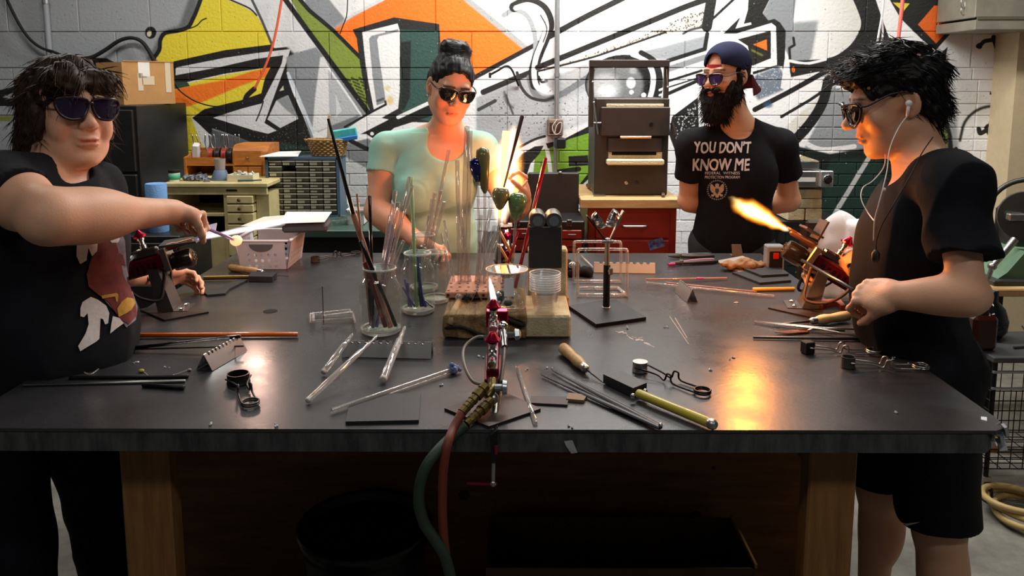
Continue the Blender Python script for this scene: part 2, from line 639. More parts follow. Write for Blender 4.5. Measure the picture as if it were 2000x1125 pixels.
poly(BK, [(704, 262), (778, 224), (838, 198), (850, 224), (770, 250), (738, 276), (716, 262)])
stroke(WH, [(778, 229), (836, 202)], 7, curve=False)
disc(WH, (727, 261), 3.5)
poly('#74797d', [(668, 282), (720, 270), (760, 300), (760, 340), (672, 330)], 1)
stroke(BK, [(680, 272), (720, 292), (760, 306)], 9)
poly('#b9bdbf', [(672, 305), (720, 330), (740, 420), (670, 430)], 1)
# right of the woman's head
poly('#a9adb1', [(930, 190), (1036, 146), (1058, 182), (1090, 188), (1160, 140), (1160, 232), (1060, 268), (1000, 290), (930, 270)], 2)
poly('#c6cacd', [(1090, 200), (1160, 170), (1160, 235), (1100, 255)], 6)
stroke(BK, [(920, 155), (985, 120), (1052, 84)], 9, curve=False)
stroke('#202020', [(944, 180), (1000, 156), (1038, 141)], 11, curve=False)
stroke('#3a3d3f', [(935, 214), (952, 205), (967, 197)], 7)
stroke('#63676a', [(985, 180), (990, 200), (1002, 210)], 5, 1)
stroke(DG, [(988, 185), (995, 205), (1002, 222)], 4)
dots('#2a2b2c', [(940, 200), (1040, 160), (1150, 190), (1150, 240), (1000, 290)], 260, .7, 1.8, .8)
stroke('#9ba0a4', [(984, 30), (1004, 20), (1028, 30), (1042, 58), (1046, 88), (1043, 112)], 9)
stroke(BK, [(1070, 73), (1140, 35), (1222, -6)], 11)
stroke('#777c80', [(1034, 152), (1044, 182), (1066, 194), (1100, 182), (1150, 150)], 12)
stroke('#2b2d2f', [(1010, 142), (1018, 170), (1036, 190), (1062, 196), (1082, 190)], 6)
stroke(BK, [(1004, 14), (1030, 4), (1060, 16), (1073, 46), (1064, 76), (1050, 110), (1042, 140), (1045, 166)], 19)
stroke('#eff0f0', [(1008, 16), (1032, 10), (1056, 22), (1067, 50), (1060, 78), (1047, 112), (1043, 142), (1048, 168), (1064, 174), (1096, 160), (1150, 130), (1195, 108)], 10)
stroke(BK, [(1056, 30), (1068, 56), (1061, 82)], 2.5)
stroke(BK, [(1052, 150), (1058, 160), (1068, 158)], 5)
poly('#cdc8bf', [(1090, 126), (1250, 72), (1376, 14), (1388, 50), (1300, 66), (1200, 98), (1095, 130)])
dots('#26241f', [(1080, 132), (1250, 72), (1376, 14), (1388, 50), (1300, 66), (1200, 98)], 1900, .7, 1.9, .95)
stroke(BK, [(1050, 132), (1150, 91), (1260, 46), (1340, 13), (1400, -8)], 11)
stroke(BK, [(1052, 139), (1150, 114), (1205, 96), (1300, 63)], 4)
poly('#9aa0a5', [(1196, 112), (1290, 92), (1380, 68), (1382, 96), (1312, 118), (1250, 114)], 2)
stroke(BK, [(1304, 119), (1376, 96), (1381, 66)], 8, curve=False)
stroke('#2b2c2d', [(1334, 66), (1350, 58), (1380, 52)], 5, 1)
poly('#71767a', [(1060, 158), (1148, 122), (1160, 150), (1090, 190)], 3, op=.6)
# the eye behind the kiln
disc('#0f0f10', (1218, 165), (76, 58))
disc('#77797b', (1202, 166), (54, 48), 3)
disc('#b5b8ba', (1182, 172), (30, 28), 6)
disc('#e4e6e7', (1185, 178), (17, 12), 4); disc('#dfe1e2', (1232, 162), (9, 11), 1)
disc(WH, (1233, 180), 4.5); disc(WH, (1257, 186), 5); disc('#9da0a2', (1236, 138), (7, 7), 2)
stroke('#ededee', [(1236, 106), (1262, 118), (1275, 145), (1274, 172), (1266, 200)], 10)
stroke(BK, [(1252, 103), (1280, 122), (1290, 160), (1284, 200)], 10)
for a, b in (((1288, 176), (1310, 166)), ((1288, 186), (1310, 178)), ((1290, 196), (1310, 190))):
 stroke(WH, [a, b], 4)
stroke('#8a8f93', [(1302, 136), (1376, 112)], 12, 1)
stroke(BK, [(1300, 160), (1370, 138)], 5); stroke(BK, [(1300, 172), (1370, 150)], 3); stroke(BK, [(1300, 185), (1375, 152)], 7)
poly(BK, [(1312, 228), (1363, 190), (1366, 300), (1320, 300), (1306, 262)])
dots('#c8cacb', [(1318, 228), (1358, 200), (1360, 250), (1320, 270)], 140, .7, 1.9, .9)
stroke(BK, [(1390, -8), (1380, 52)], 20, curve=False)
stroke(BK, [(1440, -8), (1388, 40)], 5, curve=False)
# right of the cap
poly('#858b8f', [(1480, 45), (1508, -12), (1570, -12), (1600, 60), (1594, 116), (1545, 122), (1520, 70)], 1)
poly(BK, [(1462, -12), (1508, -12), (1489, 26), (1500, 40), (1470, 57), (1466, 44), (1452, 47), (1460, 20)])
poly(BK, [(1412, 66), (1446, 33), (1436, 56), (1472, 47), (1512, 37), (1523, 44), (1534, 60), (1532, 130), (1520, 130), (1470, 146), (1462, 66)])
poly('#e3e4e4', [(1428, 69), (1506, 45), (1515, 52), (1517, 127), (1470, 140), (1466, 130), (1505, 114), (1505, 60), (1440, 77)])
poly('#1a1612', [(1440, 77), (1505, 60), (1505, 114), (1466, 128), (1460, 90)])
poly('#d9701c', [(1470, 87), (1497, 77), (1498, 99)])
stroke('#71753a', [(1468, 98), (1488, 108)], 3, 1)
poly('#e4e5e5', [(1556, -12), (1672, -12), (1682, 40), (1675, 70), (1648, 100), (1600, 119), (1546, 121), (1580, 118), (1592, 60), (1548, 50)], 1, ('#cfd0cb', (1580, 60), (1670, 40)))
poly('#8f9599', [(1546, 44), (1598, 40), (1590, 80), (1584, 116), (1546, 118)], 3)
stroke(BK, [(1549, 74), (1551, 88), (1541, 94), (1543, 128)], 5, curve=False)
stroke('#191a1a', [(1674, -12), (1693, 40), (1682, 78), (1655, 108), (1616, 126), (1540, 131)], 24)
stroke(WH, [(1542, 119), (1575, 124), (1612, 116)], 5)
poly('#1a1816', [(1541, 124), (1614, 128), (1598, 140), (1544, 151)])
disc('#d5721f', (1549, 136), (3, 6))
poly('#6d7883', [(1472, 148), (1520, 128), (1534, 150), (1530, 176), (1480, 196), (1470, 180)], 2)
dots('#c3d2e0', [(1472, 148), (1520, 128), (1530, 176), (1480, 196)], 150, .6, 1.6, .7)
poly('#dfe1e2', [(1532, 116), (1541, 118), (1543, 152), (1600, 140), (1610, 150), (1540, 178), (1524, 172)])
stroke(BK, [(1474, 214), (1540, 180), (1615, 138)], 10, curve=False)
stroke(BK, [(1526, 228), (1580, 196), (1640, 156)], 6, curve=False)
disc('#31506e', (1500, 205), (9, 6), 2, op=.8)
poly('#8b9094', [(1622, 168), (1700, 190), (1690, 300), (1570, 290), (1600, 230)], 2)
poly('#d9d7cf', [(1605, 186), (1568, 215), (1534, 248), (1552, 272), (1590, 230)], 1)
stroke(BK, [(1617, 158), (1606, 200), (1582, 240), (1546, 280)], 20)
poly('#0c1512', [(1500, 290), (1560, 286), (1620, 300), (1740, 282), (1760, 620), (1480, 640)], 1)
poly('#16302a', [(1620, 310), (1720, 310), (1730, 420), (1600, 430)], 4)
stroke('#e3e4e4', [(1572, 279), (1606, 292), (1668, 286)], 9)
stroke('#b9bcbd', [(1706, 292), (1625, 425)], 9, curve=False)
poly('#9b9fa2', [(1812, 160), (1840, 150), (1866, 190), (1872, 300), (1840, 330), (1800, 240)], 4)
poly('#71803f', [(1812, 208), (1832, 206), (1852, 260), (1850, 290), (1824, 276)], 1)
dots('#151808', [(1812, 208), (1832, 206), (1852, 260), (1850, 290), (1824, 276)], 500, .7, 1.6, .9)
poly(BK, [(1828, 160), (1838, 182), (1858, 262), (1862, 300), (1850, 312), (1850, 262), (1832, 206)], 1)
# the black diamond
poly('#191919', [(1730, -12), (1905, -12), (1908, 6), (1826, 99), (1798, 76), (1758, 36)])
poly('#dd641d', [(1792, 48), (1824, 11), (1882, 16), (1864, 46), (1827, 85)])
poly('#d8c437', [(1743, 5), (1776, 7), (1763, 23)])
poly('#161817', [(1671, -12), (1706, -12), (1722, 36), (1738, 80), (1712, 116), (1668, 98), (1684, 50)])
stroke('#2a2a2a', [(1872, 60), (1885, 46), (1905, 30)], 4)
poly('#232323', [(1834, 106), (1850, 91), (1846, 112), (1850, 122)])
stroke('#1c1c1c', [(1845, 116), (1872, 145)], 3)
poly('#151515', [(1936, 78), (1992, 64), (1992, 166), (1950, 168), (1946, 110)])
stroke('#151515', [(1909, 90), (1916, 86), (1924, 80), (1950, 77)], 8); disc('#151515', (1912, 90), 6); disc('#151515', (1940, 73), 5)
stroke('#151515', [(1985, 166), (1950, 172), (1934, 182), (1938, 184)], 4)
stroke('#2a2a2a', [(1874, 274), (1884, 238), (1910, 214), (1945, 208), (1985, 226)], 6, 1)
stroke('#131313', [(1911, 252), (1914, 260), (1926, 254), (1944, 242), (1962, 246), (1966, 262)], 9)
stroke('#131313', [(1930, 250), (1950, 282), (1985, 330)], 17)
stroke('#131313', [(1866, 290), (1870, 300)], 7)
# low centre, green and black
poly(GN, [(1045, 300), (1120, 262), (1160, 250), (1175, 460), (1030, 460)])
poly('#151616', [(1000, 322), (1020, 300), (1044, 286), (1062, 284), (1054, 300), (1036, 320), (1028, 345), (1000, 350)])
stroke(WH, [(1004, 306), (1040, 282), (1062, 276), (1070, 300), (1076, 345)], 8)
poly(BK, [(1066, 280), (1100, 272), (1162, 240), (1162, 256), (1110, 272), (1092, 282), (1070, 290)])
stroke('#202020', [(1000, 296), (1040, 274), (1064, 266)], 5)
poly('#0f0f0e', [(1110, 305), (1148, 303), (1149, 323), (1111, 325)])
stroke(BK, [(1172, 320), (1134, 368)], 14, curve=False)
poly('#c9cccd', [(1136, 362), (1170, 330), (1170, 440), (1120, 440)])
poly('#da6a20', [(1003, 322), (1020, 312), (1018, 326), (1008, 332)])
stroke(BK, [(1088, 336), (1130, 330)], 10)
# scuffs and speckles over everything
dots('#2a2b2b', [(-300, -150), (2300, -150), (2300, 700), (-300, 700)], 2600, .4, 1.3, .75)
dots('#f4f4f4', [(300, -150), (2300, -150), (2300, 700), (300, 700)], 900, .4, 1.0, .5)
IMG *= (1 + 0.05 * (rng.random((MH, MW, 1), dtype=np.float32) - .5))
img = bpy.data.images.new('mural_paint', MW, MH, float_buffer=True)
img.colorspace_settings.name = 'Linear Rec.709'
_buf = np.ones((MH, MW, 4), np.float32)
_buf[..., :3] = IMG
img.pixels.foreach_set(_buf.ravel())
img.update()
img.pack()
del _buf, IMG
def mural_material():
 m = bpy.data.materials.new('painted_masonry')
 m.use_nodes = True
 nt = m.node_tree
 b = nt.nodes['Principled BSDF']
 b.inputs['Roughness'].default_value = 0.55
 geo = nt.nodes.new('ShaderNodeNewGeometry')
 sep = nt.nodes.new('ShaderNodeSeparateXYZ')
 nt.links.new(geo.outputs['Position'], sep.inputs[0])
 cmb = nt.nodes.new('ShaderNodeCombineXYZ')
 for ax, a, w, inp in (('X', MX0, MX1 - MX0, 0), ('Z', MZ0, MZ1 - MZ0, 1)):
  mr = nt.nodes.new('ShaderNodeMapRange')
  mr.inputs[1].default_value = a
  mr.inputs[2].default_value = a + w
  nt.links.new(sep.outputs[ax], mr.inputs[0])
  nt.links.new(mr.outputs[0], cmb.inputs[inp])
 t = nt.nodes.new('ShaderNodeTexImage')
 t.image = img
 t.extension = 'EXTEND'
 nt.links.new(cmb.outputs[0], t.inputs[0])
 nt.links.new(t.outputs[0], b.inputs['Base Color'])
 n = nt.nodes.new('ShaderNodeTexNoise')
 n.inputs['Scale'].default_value = 70
 n.inputs['Detail'].default_value = 6
 nt.links.new(geo.outputs['Position'], n.inputs['Vector'])
 bp = nt.nodes.new('ShaderNodeBump')
 bp.inputs['Strength'].default_value = 0.5
 bp.inputs['Distance'].default_value = 0.005
 nt.links.new(n.outputs['Fac'], bp.inputs['Height'])
 nt.links.new(bp.outputs[0], b.inputs['Normal'])
 return m
MURAL = mural_material()
# ------------------------------------------------------------------ wall: mortar bed with every block and brick proud of it
wall = obj('wall_back', G().box((0, WY + 0.1005, 1.45), (9.0, 0.2, 2.9)), MURAL, kind='structure')
Z0 = P(1000, 62, WY).z            # a bed joint
CH, BH = 0.203, 0.0678
ZB = Z0 - CH                      # joint above the single brick course
rows = []
z = Z0
while z < 2.75:
 rows.append((z, CH, 'block', -3.7, 3.7)); z += CH
rows.append((ZB, CH, 'block', -3.7, 3.7))
XB = P(1560, 200, WY).x
rows.append((ZB - BH, BH, 'brick', -3.7, 3.7))
z = ZB - BH
for k in range(2):
 rows.append((z - CH, CH, 'block', -3.7, XB))
 for j in range(3):
  rows.append((z - BH * (j + 1), BH, 'brick', XB, 3.7))
 z -= CH
while z > 0.78:
 rows.append((z - BH, BH, 'brick', -2.7, 3.4)); z -= BH
ZLOW = z
_bm = {}
def masonry(kind, w, h):
 key = (kind, round(w, 3), round(h, 3))
 if key not in _bm:
  g = G().box((0, 0, 0), (w - .0045, 0.03, h - .0045), b=0.003)
  me = bpy.data.meshes.new(kind)
  me.from_pydata(g.v, [], g.f)
  me.materials.append(MURAL)
  _bm[key] = me
 return _bm[key]
for ri, (zb, h, kind, xa, xb) in enumerate(rows):
 L = 0.405 if kind == 'block' else 0.203
 x = xa - (L / 2 if ri % 2 else 0)
 if xa == XB or xb == XB:
  x = xa
 while x < xb - 0.02:
  w = min(L, xb - x)
  if w > 0.04:
   o = bpy.data.objects.new(kind, masonry(kind, w, h))
   COL.objects.link(o)
   o.parent = wall
   o.location = (x + w / 2, WY + 0.0095 + random.uniform(-.0012, .0012), zb + h / 2)
   o.rotation_euler = (random.uniform(-.003, .003), 0, random.uniform(-.003, .003))
  x += L
# low courses behind the benches, joined
gl = G()
z, r = ZLOW, 0
while z > 0.05:
 x = -3.7 + (0.1 if r % 2 else 0)
 while x < 3.6:
  gl.box((x + .1, WY + .0095, z - BH / 2), (.199, .03, BH - .0045)); x += .203
 z -= BH; r += 1
obj('lower_brickwork', gl, MURAL, wall, kind='stuff')
concrete = mat('concrete_floor', '#8d8a80', rough=0.5, c2='#65635c', nscale=5, bump=0.25, bscale=40, rvar=.12)
obj('floor', G().box((0, 2.0, -0.05), (9.2, 8.2, 0.1)), concrete, kind='structure')
plaster = mat('grey_plaster', '#8b8c8a', rough=0.8, noise=.12, nscale=6, bump=.2)
dark_ceiling = mat('dark_ceiling', '#4b4a48', rough=0.9, noise=.1)
obj('wall_left', G().box((-4.5, 2.0, 1.5), (0.1, 8.2, 3.0)), plaster, kind='structure')
obj('wall_right', G().box((4.5, 2.0, 1.5), (0.1, 8.2, 3.0)), plaster, kind='structure')
obj('ceiling', G().box((0, 2.0, 3.1), (9.2, 8.2, 0.1)), dark_ceiling, kind='structure')
fix_m = mat('fixture_white', '#d9d9d5', rough=.5)
for i, (x, y, ln, w) in enumerate(LAMPS):
 t = thing('ceiling_fixture', None, None, (x, y, 3.05))
 del WL[t.name]; bpy.data.objects.remove(t)
 obj('trim_%d' % (i + 2), G().box((x, y, 2.995), (ln + .1, .28, .1), b=.01), fix_m, kind='structure')
# ================================================================== smooth figures: signed-distance modelling + surface nets
class Field:
 """ops are applied in order on a regular grid; only the neighbourhood of each shape is touched"""
 def __init__(s, lo, hi, vox):
  s.lo = np.array(lo, np.float32); s.vox = vox
  s.n = np.ceil((np.array(hi) - np.array(lo)) / vox).astype(int) + 1
  s.d = np.full(tuple(s.n), 0.5, np.float32)
 def _slice(s, lo, hi, m):
  a = np.clip(np.floor((np.array(lo) - m - s.lo) / s.vox).astype(int), 0, s.n)
  b = np.clip(np.ceil((np.array(hi) + m - s.lo) / s.vox).astype(int) + 1, 0, s.n)
  if np.any(b <= a):
   return None
  ax = [s.lo[i] + s.vox * np.arange(a[i], b[i], dtype=np.float32) for i in range(3)]
  return (tuple(slice(a[i], b[i]) for i in range(3)), ax[0][:, None, None], ax[1][None, :, None], ax[2][None, None, :])
 def _comb(s, sl, d, k, mode):
  o = s.d[sl]
  if mode == 'add':
   if k > 0:
    h = np.maximum(k - np.abs(o - d), 0) / k
    s.d[sl] = np.minimum(o, d) - h * h * k * .25
   else:
    s.d[sl] = np.minimum(o, d)
  else:
   d = -d
   if k > 0:
    h = np.maximum(k - np.abs(o - d), 0) / k
    s.d[sl] = np.maximum(o, d) + h * h * k * .25
   else:
    s.d[sl] = np.maximum(o, d)
 def cap(s, a, b, ra, rb=None, k=0.01, mode='add', flat=None):
  """tapered capsule; flat=(axis, factor): squashed along that axis"""
  rb = ra if rb is None else rb
  a = np.array(a, np.float32); b = np.array(b, np.float32)
  r = max(ra, rb)
  r_ = _ = s._slice(np.minimum(a, b) - r, np.maximum(a, b) + r, k + 3 * s.vox)
  if r_ is None:
   return s
  sl, X, Y, Z = r_
  ab = b - a
  L = float(ab @ ab) + 1e-12
  px, py, pz = X - a[0], Y - a[1], Z - a[2]
  h = np.clip((px * ab[0] + py * ab[1] + pz * ab[2]) / L, 0, 1)
  qx, qy, qz = px - h * ab[0], py - h * ab[1], pz - h * ab[2]
  l2 = qx * qx + qy * qy + qz * qz
  if flat is not None:
   ax, f = np.array(flat[0], np.float32), flat[1]
   t = qx * ax[0] + qy * ax[1] + qz * ax[2]
   l2 = l2 + t * t * (1 / (f * f) - 1)
   d = (np.sqrt(l2) - (ra + (rb - ra) * h)) * (f if f < 1 else 1)
   if f < 1:
    d = d * .5 + .5 * d / f * f
  else:
   d = np.sqrt(l2) - (ra + (rb - ra) * h)
  s._comb(sl, d, k, mode)
  return s
 def ell(s, c, r, M=None, k=0.01, mode='add'):
  """ellipsoid; M columns = local axes in world"""
  c = np.array(c, np.float32); r = np.array(r, np.float32)
  M = np.eye(3) if M is None else np.array(M, np.float64)
  ext = np.sqrt(((M * r[None, :]) ** 2).sum(1))
  r_ = s._slice(c - ext, c + ext, k + 3 * s.vox)
  if r_ is None:
   return s
  sl, X, Y, Z = r_
  px, py, pz = X - c[0], Y - c[1], Z - c[2]
  k0 = 0; k1 = 0
  for i in range(3):
   q = px * M[0, i] + py * M[1, i] + pz * M[2, i]
   k0 = k0 + (q / r[i]) ** 2
   k1 = k1 + (q / r[i] ** 2) ** 2
  k0 = np.sqrt(k0); k1 = np.sqrt(k1) + 1e-9
  s._comb(sl, k0 * (k0 - 1) / k1, k, mode)
  return s
 def bx(s, c, h, M=None, rnd=0.0, k=0.01, mode='add'):
  c = np.array(c, np.float32)
  M = np.eye(3) if M is None else np.array(M, np.float64)
  h = np.array(h, np.float32)
  ext = (np.abs(M) * h[None, :]).sum(1)
  r_ = s._slice(c - ext, c + ext, k + 3 * s.vox)
  if r_ is None:
   return s
  sl, X, Y, Z = r_
  px, py, pz = X - c[0], Y - c[1], Z - c[2]
  q = [np.abs(px * M[0, i] + py * M[1, i] + pz * M[2, i]) - (h[i] - rnd) for i in range(3)]
  d = np.sqrt(sum(np.maximum(x, 0) ** 2 for x in q)) + np.minimum(np.maximum(np.maximum(q[0], q[1]), q[2]), 0) - rnd
  s._comb(sl, d, k, mode)
  return s
 def capcut(s, a, b, ra, rb, cp, cn, k=0.02):
  """tapered capsule with its far end cut flat"""
  a = np.array(a, np.float32); b = np.array(b, np.float32)
  r = max(ra, rb)
  r_ = s._slice(np.minimum(a, b) - r, np.maximum(a, b) + r, k + 3 * s.vox)
  if r_ is None:
   return s
  sl, X, Y, Z = r_
  ab = b - a
  L = float(ab @ ab) + 1e-12
  px, py, pz = X - a[0], Y - a[1], Z - a[2]
  h = np.clip((px * ab[0] + py * ab[1] + pz * ab[2]) / L, 0, 1)
  d = np.sqrt((px - h * ab[0]) ** 2 + (py - h * ab[1]) ** 2 + (pz - h * ab[2]) ** 2) - (ra + (rb - ra) * h)
  cn = np.array(cn, float); cn = cn / np.linalg.norm(cn)
  d = np.maximum(d, (X - cp[0]) * cn[0] + (Y - cp[1]) * cn[1] + (Z - cp[2]) * cn[2])
  s._comb(sl, d.astype(np.float32), k, 'add')
  return s
 def plane_cut(s, p, n, k=0.004, lo=None, hi=None):
  """removes everything on the side n points to (inside the optional box)"""
  p = np.array(p, np.float32); n = np.array(n, np.float32); n = n / np.linalg.norm(n)
  lo = s.lo if lo is None else lo
  hi = s.lo + s.n * s.vox if hi is None else hi
  r_ = s._slice(lo, hi, 0)
  if r_ is None:
   return s
  sl, X, Y, Z = r_
  d = (X - p[0]) * n[0] + (Y - p[1]) * n[1] + (Z - p[2]) * n[2]
  s._comb(sl, -d, k, 'sub')
  return s
 def warp(s, fn, band=0.03):
  I = np.nonzero(np.abs(s.d) < band)
  pts = np.stack([s.lo[i] + s.vox * I[i] for i in range(3)], 1)
  s.d[I] += fn(pts).astype(np.float32)
  return s
 def mesh(s):
  d = s.d
  for ax in range(3):   # close at the grid's border
   ix = [slice(None)] * 3
   for e in (0, -1):
    ix[ax] = e
    d[tuple(ix)] = np.maximum(d[tuple(ix)], 1e-4)
  ng = (d < 0)
  c = sum(ng[i:i + d.shape[0] - 1, j:j + d.shape[1] - 1, k:k + d.shape[2] - 1].astype(np.uint8)
    for i in (0, 1) for j in (0, 1) for k in (0, 1))
  cells = np.argwhere((c > 0) & (c < 8))
  idx = np.full(c.shape, -1, np.int32)
  idx[tuple(cells.T)] = np.arange(len(cells))
  off = np.array([(i, j, k) for i in (0, 1) for j in (0, 1) for k in (0, 1)])
  val = np.stack([d[tuple((cells + o).T)] for o in off], 1)
  acc = np.zeros((len(cells), 3)); cnt = np.zeros(len(cells))
  for a in range(8):
   for b in range(a + 1, 8):
    if np.abs(off[a] - off[b]).sum() != 1:
     continue
    va, vb = val[:, a], val[:, b]
    m = (va < 0) != (vb < 0)
    t = np.where(m, va / (va - vb + 1e-20), 0)[:, None]
    acc += np.where(m[:, None], off[a] + t * (off[b] - off[a]), 0)
    cnt += m
  V = (cells + acc / cnt[:, None]) * s.vox + s.lo
  F = []
  for ax in range(3):
   o = [(1, 2), (2, 0), (0, 1)][ax]
   sh = list(d.shape); sh[ax] -= 1
   A = [slice(None)] * 3; B = [slice(None)] * 3
   A[ax] = slice(0, -1); B[ax] = slice(1, None)
   a, b = ng[tuple(A)], ng[tuple(B)]
   e = np.argwhere(a != b)
   e = e[(e[:, o[0]] > 0) & (e[:, o[1]] > 0) & (e[:, o[0]] < d.shape[o[0]] - 1) & (e[:, o[1]] < d.shape[o[1]] - 1)]
   q = []
   for du, dv in ((-1, -1), (0, -1), (0, 0), (-1, 0)):
    cc = e.copy()
    cc[:, o[0]] += du; cc[:, o[1]] += dv
    q.append(idx[tuple(cc.T)])
   q = np.stack(q, 1)
   fl = a[tuple(e.T)]
   q[~fl] = q[~fl][:, ::-1]
   F.append(q)
  F = np.concatenate(F)
  F = F[(F >= 0).all(1)]
  return V, F
def np_mesh(name, V, F, m, parent=None, colors=None, smooth=True):
 base = np.array(WL[parent.name]) if parent is not None else np.zeros(3)
 me = bpy.data.meshes.new(name)
 me.vertices.add(len(V))
 me.vertices.foreach_set('co', (V - base).astype(np.float32).ravel())
 me.loops.add(F.size)
 me.loops.foreach_set('vertex_index', F.astype(np.int32).ravel())
 me.polygons.add(len(F))
 me.polygons.foreach_set('loop_start', np.arange(0, F.size, F.shape[1], dtype=np.int32))
 me.polygons.foreach_set('loop_total', np.full(len(F), F.shape[1], np.int32))
 me.update(calc_edges=True)
 me.validate()
 if smooth:
  me.shade_smooth()
 if colors is not None:
  ca = me.color_attributes.new('tint', 'FLOAT_COLOR', 'POINT')
  c4 = np.ones((len(V), 4), np.float32)
  c4[:, :3] = colors
  ca.data.foreach_set('color', c4.ravel())
 me.materials.append(m)
 o = mesh_obj(name, me, parent)
 WL[o.name] = Vector(base)
 return o
def vnoise(p, f, seed=0):
 """cheap smooth noise, roughly -1..1"""
 r = np.random.default_rng(seed)
 out = 0
 for i in range(5):
  w = r.normal(size=3); w /= np.linalg.norm(w)
  ph = r.uniform(0, 6.28)
  w2_ = r.normal(size=3); w2_ /= np.linalg.norm(w2_)
  out = out + np.sin(f * (p @ w) + ph + 1.3 * np.sin(f * .6 * (p @ w2_) + ph * 2))
 return out / 2.6
def axes(fwd, up=(0, 0, 1)):
 """columns: right-hand side of the viewer facing the figure's front (x), forward (y), up (z) - x = fwd x up"""
 f = np.array(fwd, float); f /= np.linalg.norm(f)
 u = np.array(up, float)
 x = np.cross(f, u); x /= np.linalg.norm(x)
 u = np.cross(x, f)
 return np.stack([x, f, u], 1)
def head_axes(yaw, pitch, roll=0):
 """yaw: direction of the nose in the floor plane (0 = +X, 90 = +Y), pitch > 0 looks up, roll tilts the head"""
 y, p = math.radians(yaw), math.radians(pitch)
 f = np.array([math.cos(y) * math.cos(p), math.sin(y) * math.cos(p), math.sin(p)])
 M = axes(f)
 r = math.radians(roll)
 x, u = M[:, 0].copy(), M[:, 2].copy()
 M[:, 0] = x * math.cos(r) + u * math.sin(r)
 M[:, 2] = -x * math.sin(r) + u * math.cos(r)
 return M
def V3(p):
 return np.array((p[0], p[1], p[2]), float)
def head_sdf(F, C, M, sc=1.0, nose=1.0, jaw=1.0, full=0.0, mouth=0.0, smile=0.0, lips=1.0):
 C = np.array(C, float)
 def L(x, y, z):
  return C + M @ (np.array([x, y, z]) * sc)
 def e(c, r, k, mode='add', R=None):
  F.ell(L(*c), np.array(r) * sc, M if R is None else M @ R, k, mode)
 e((0, -.014, .036), (.074, .094, .082), .0)
 e((0, .024, -.022), (.062 + full * .008, .064, .086), .03)
 e((0, .036, -.074), ((.047 + full * .012) * jaw, .047, .040), .03)
 for sx in (-1, 1):
  F.cap(L(sx * .052 * jaw, -.002, -.060), L(sx * .018 * jaw, .062, -.100), .017 * sc, .014 * sc, .03)
  e((sx * .037, .060, -.028), (.023 + full * .006, .021, .023 + full * .006), .02)
 e((0, .074, -.102), (.019 * jaw, .014, .014), .018)
 F.cap(L(-.036, .080, .024), L(.036, .080, .024), .011 * sc, None, .018)
 for sx in (-1, 1):
  e((sx * .031, .101, .004), (.017, .013, .011), .014, 'sub')
  e((sx * .031, .078, .004), (.0125, .0125, .0115), .004)
 F.cap(L(0, .083, .016), L(0, .083 + .026 * nose, -.026), .0085 * sc, .0110 * sc, .012)
 e((0, .083 + .027 * nose, -.029), (.0125, .0115, .0105), .008)
 for sx in (-1, 1):
  e((sx * .0125, .079 + .022 * nose, -.032), (.0085, .0105, .0080), .006)
  e((sx * .0065, .083 + .022 * nose, -.040), (.0042, .0050, .0035), .003, 'sub')
 e((0, .082, -.055), (.026, .014, .018), .014)
 wl = .023 * (1 + .25 * smile)
 e((0, .0935, -.0605), (wl * .92, .0075, .0052 * lips), .006)
 e((0, .0915, -.0725), (wl * .84, .0080, .0062 * lips), .006)
 for q in range(-4, 5):
  t = q / 4
  e((t * wl, .0985 - .010 * t * t, -.0664 + .007 * smile * t * t), (wl * .2, .006, .0014 + mouth * .004 * (1 - t * t)), .0015, 'sub')
 if smile:
  for sx in (-1, 1):
   e((sx * .034, .086, -.054), (.003, .006, .012), .010, 'sub')
   e((sx * .046, .062, -.044), (.016, .016, .018), .012)
 for sx in (-1, 1):       # ears
  a = math.radians(22) * sx
  R = np.array([[math.cos(a), -math.sin(a), 0], [math.sin(a), math.cos(a), 0], [0, 0, 1]])
  e((sx * .075, -.012, -.004), (.0075, .0175, .031), .006, 'add', R)
  e((sx * .083, -.007, .002), (.0075, .0085, .017), .004, 'sub', R)
  e((sx * .077, -.001, -.006), (.006, .005, .009), .004, 'add', R)
  e((sx * .073, -.004, -.030), (.006, .008, .009), .006, 'add', R)
 return L
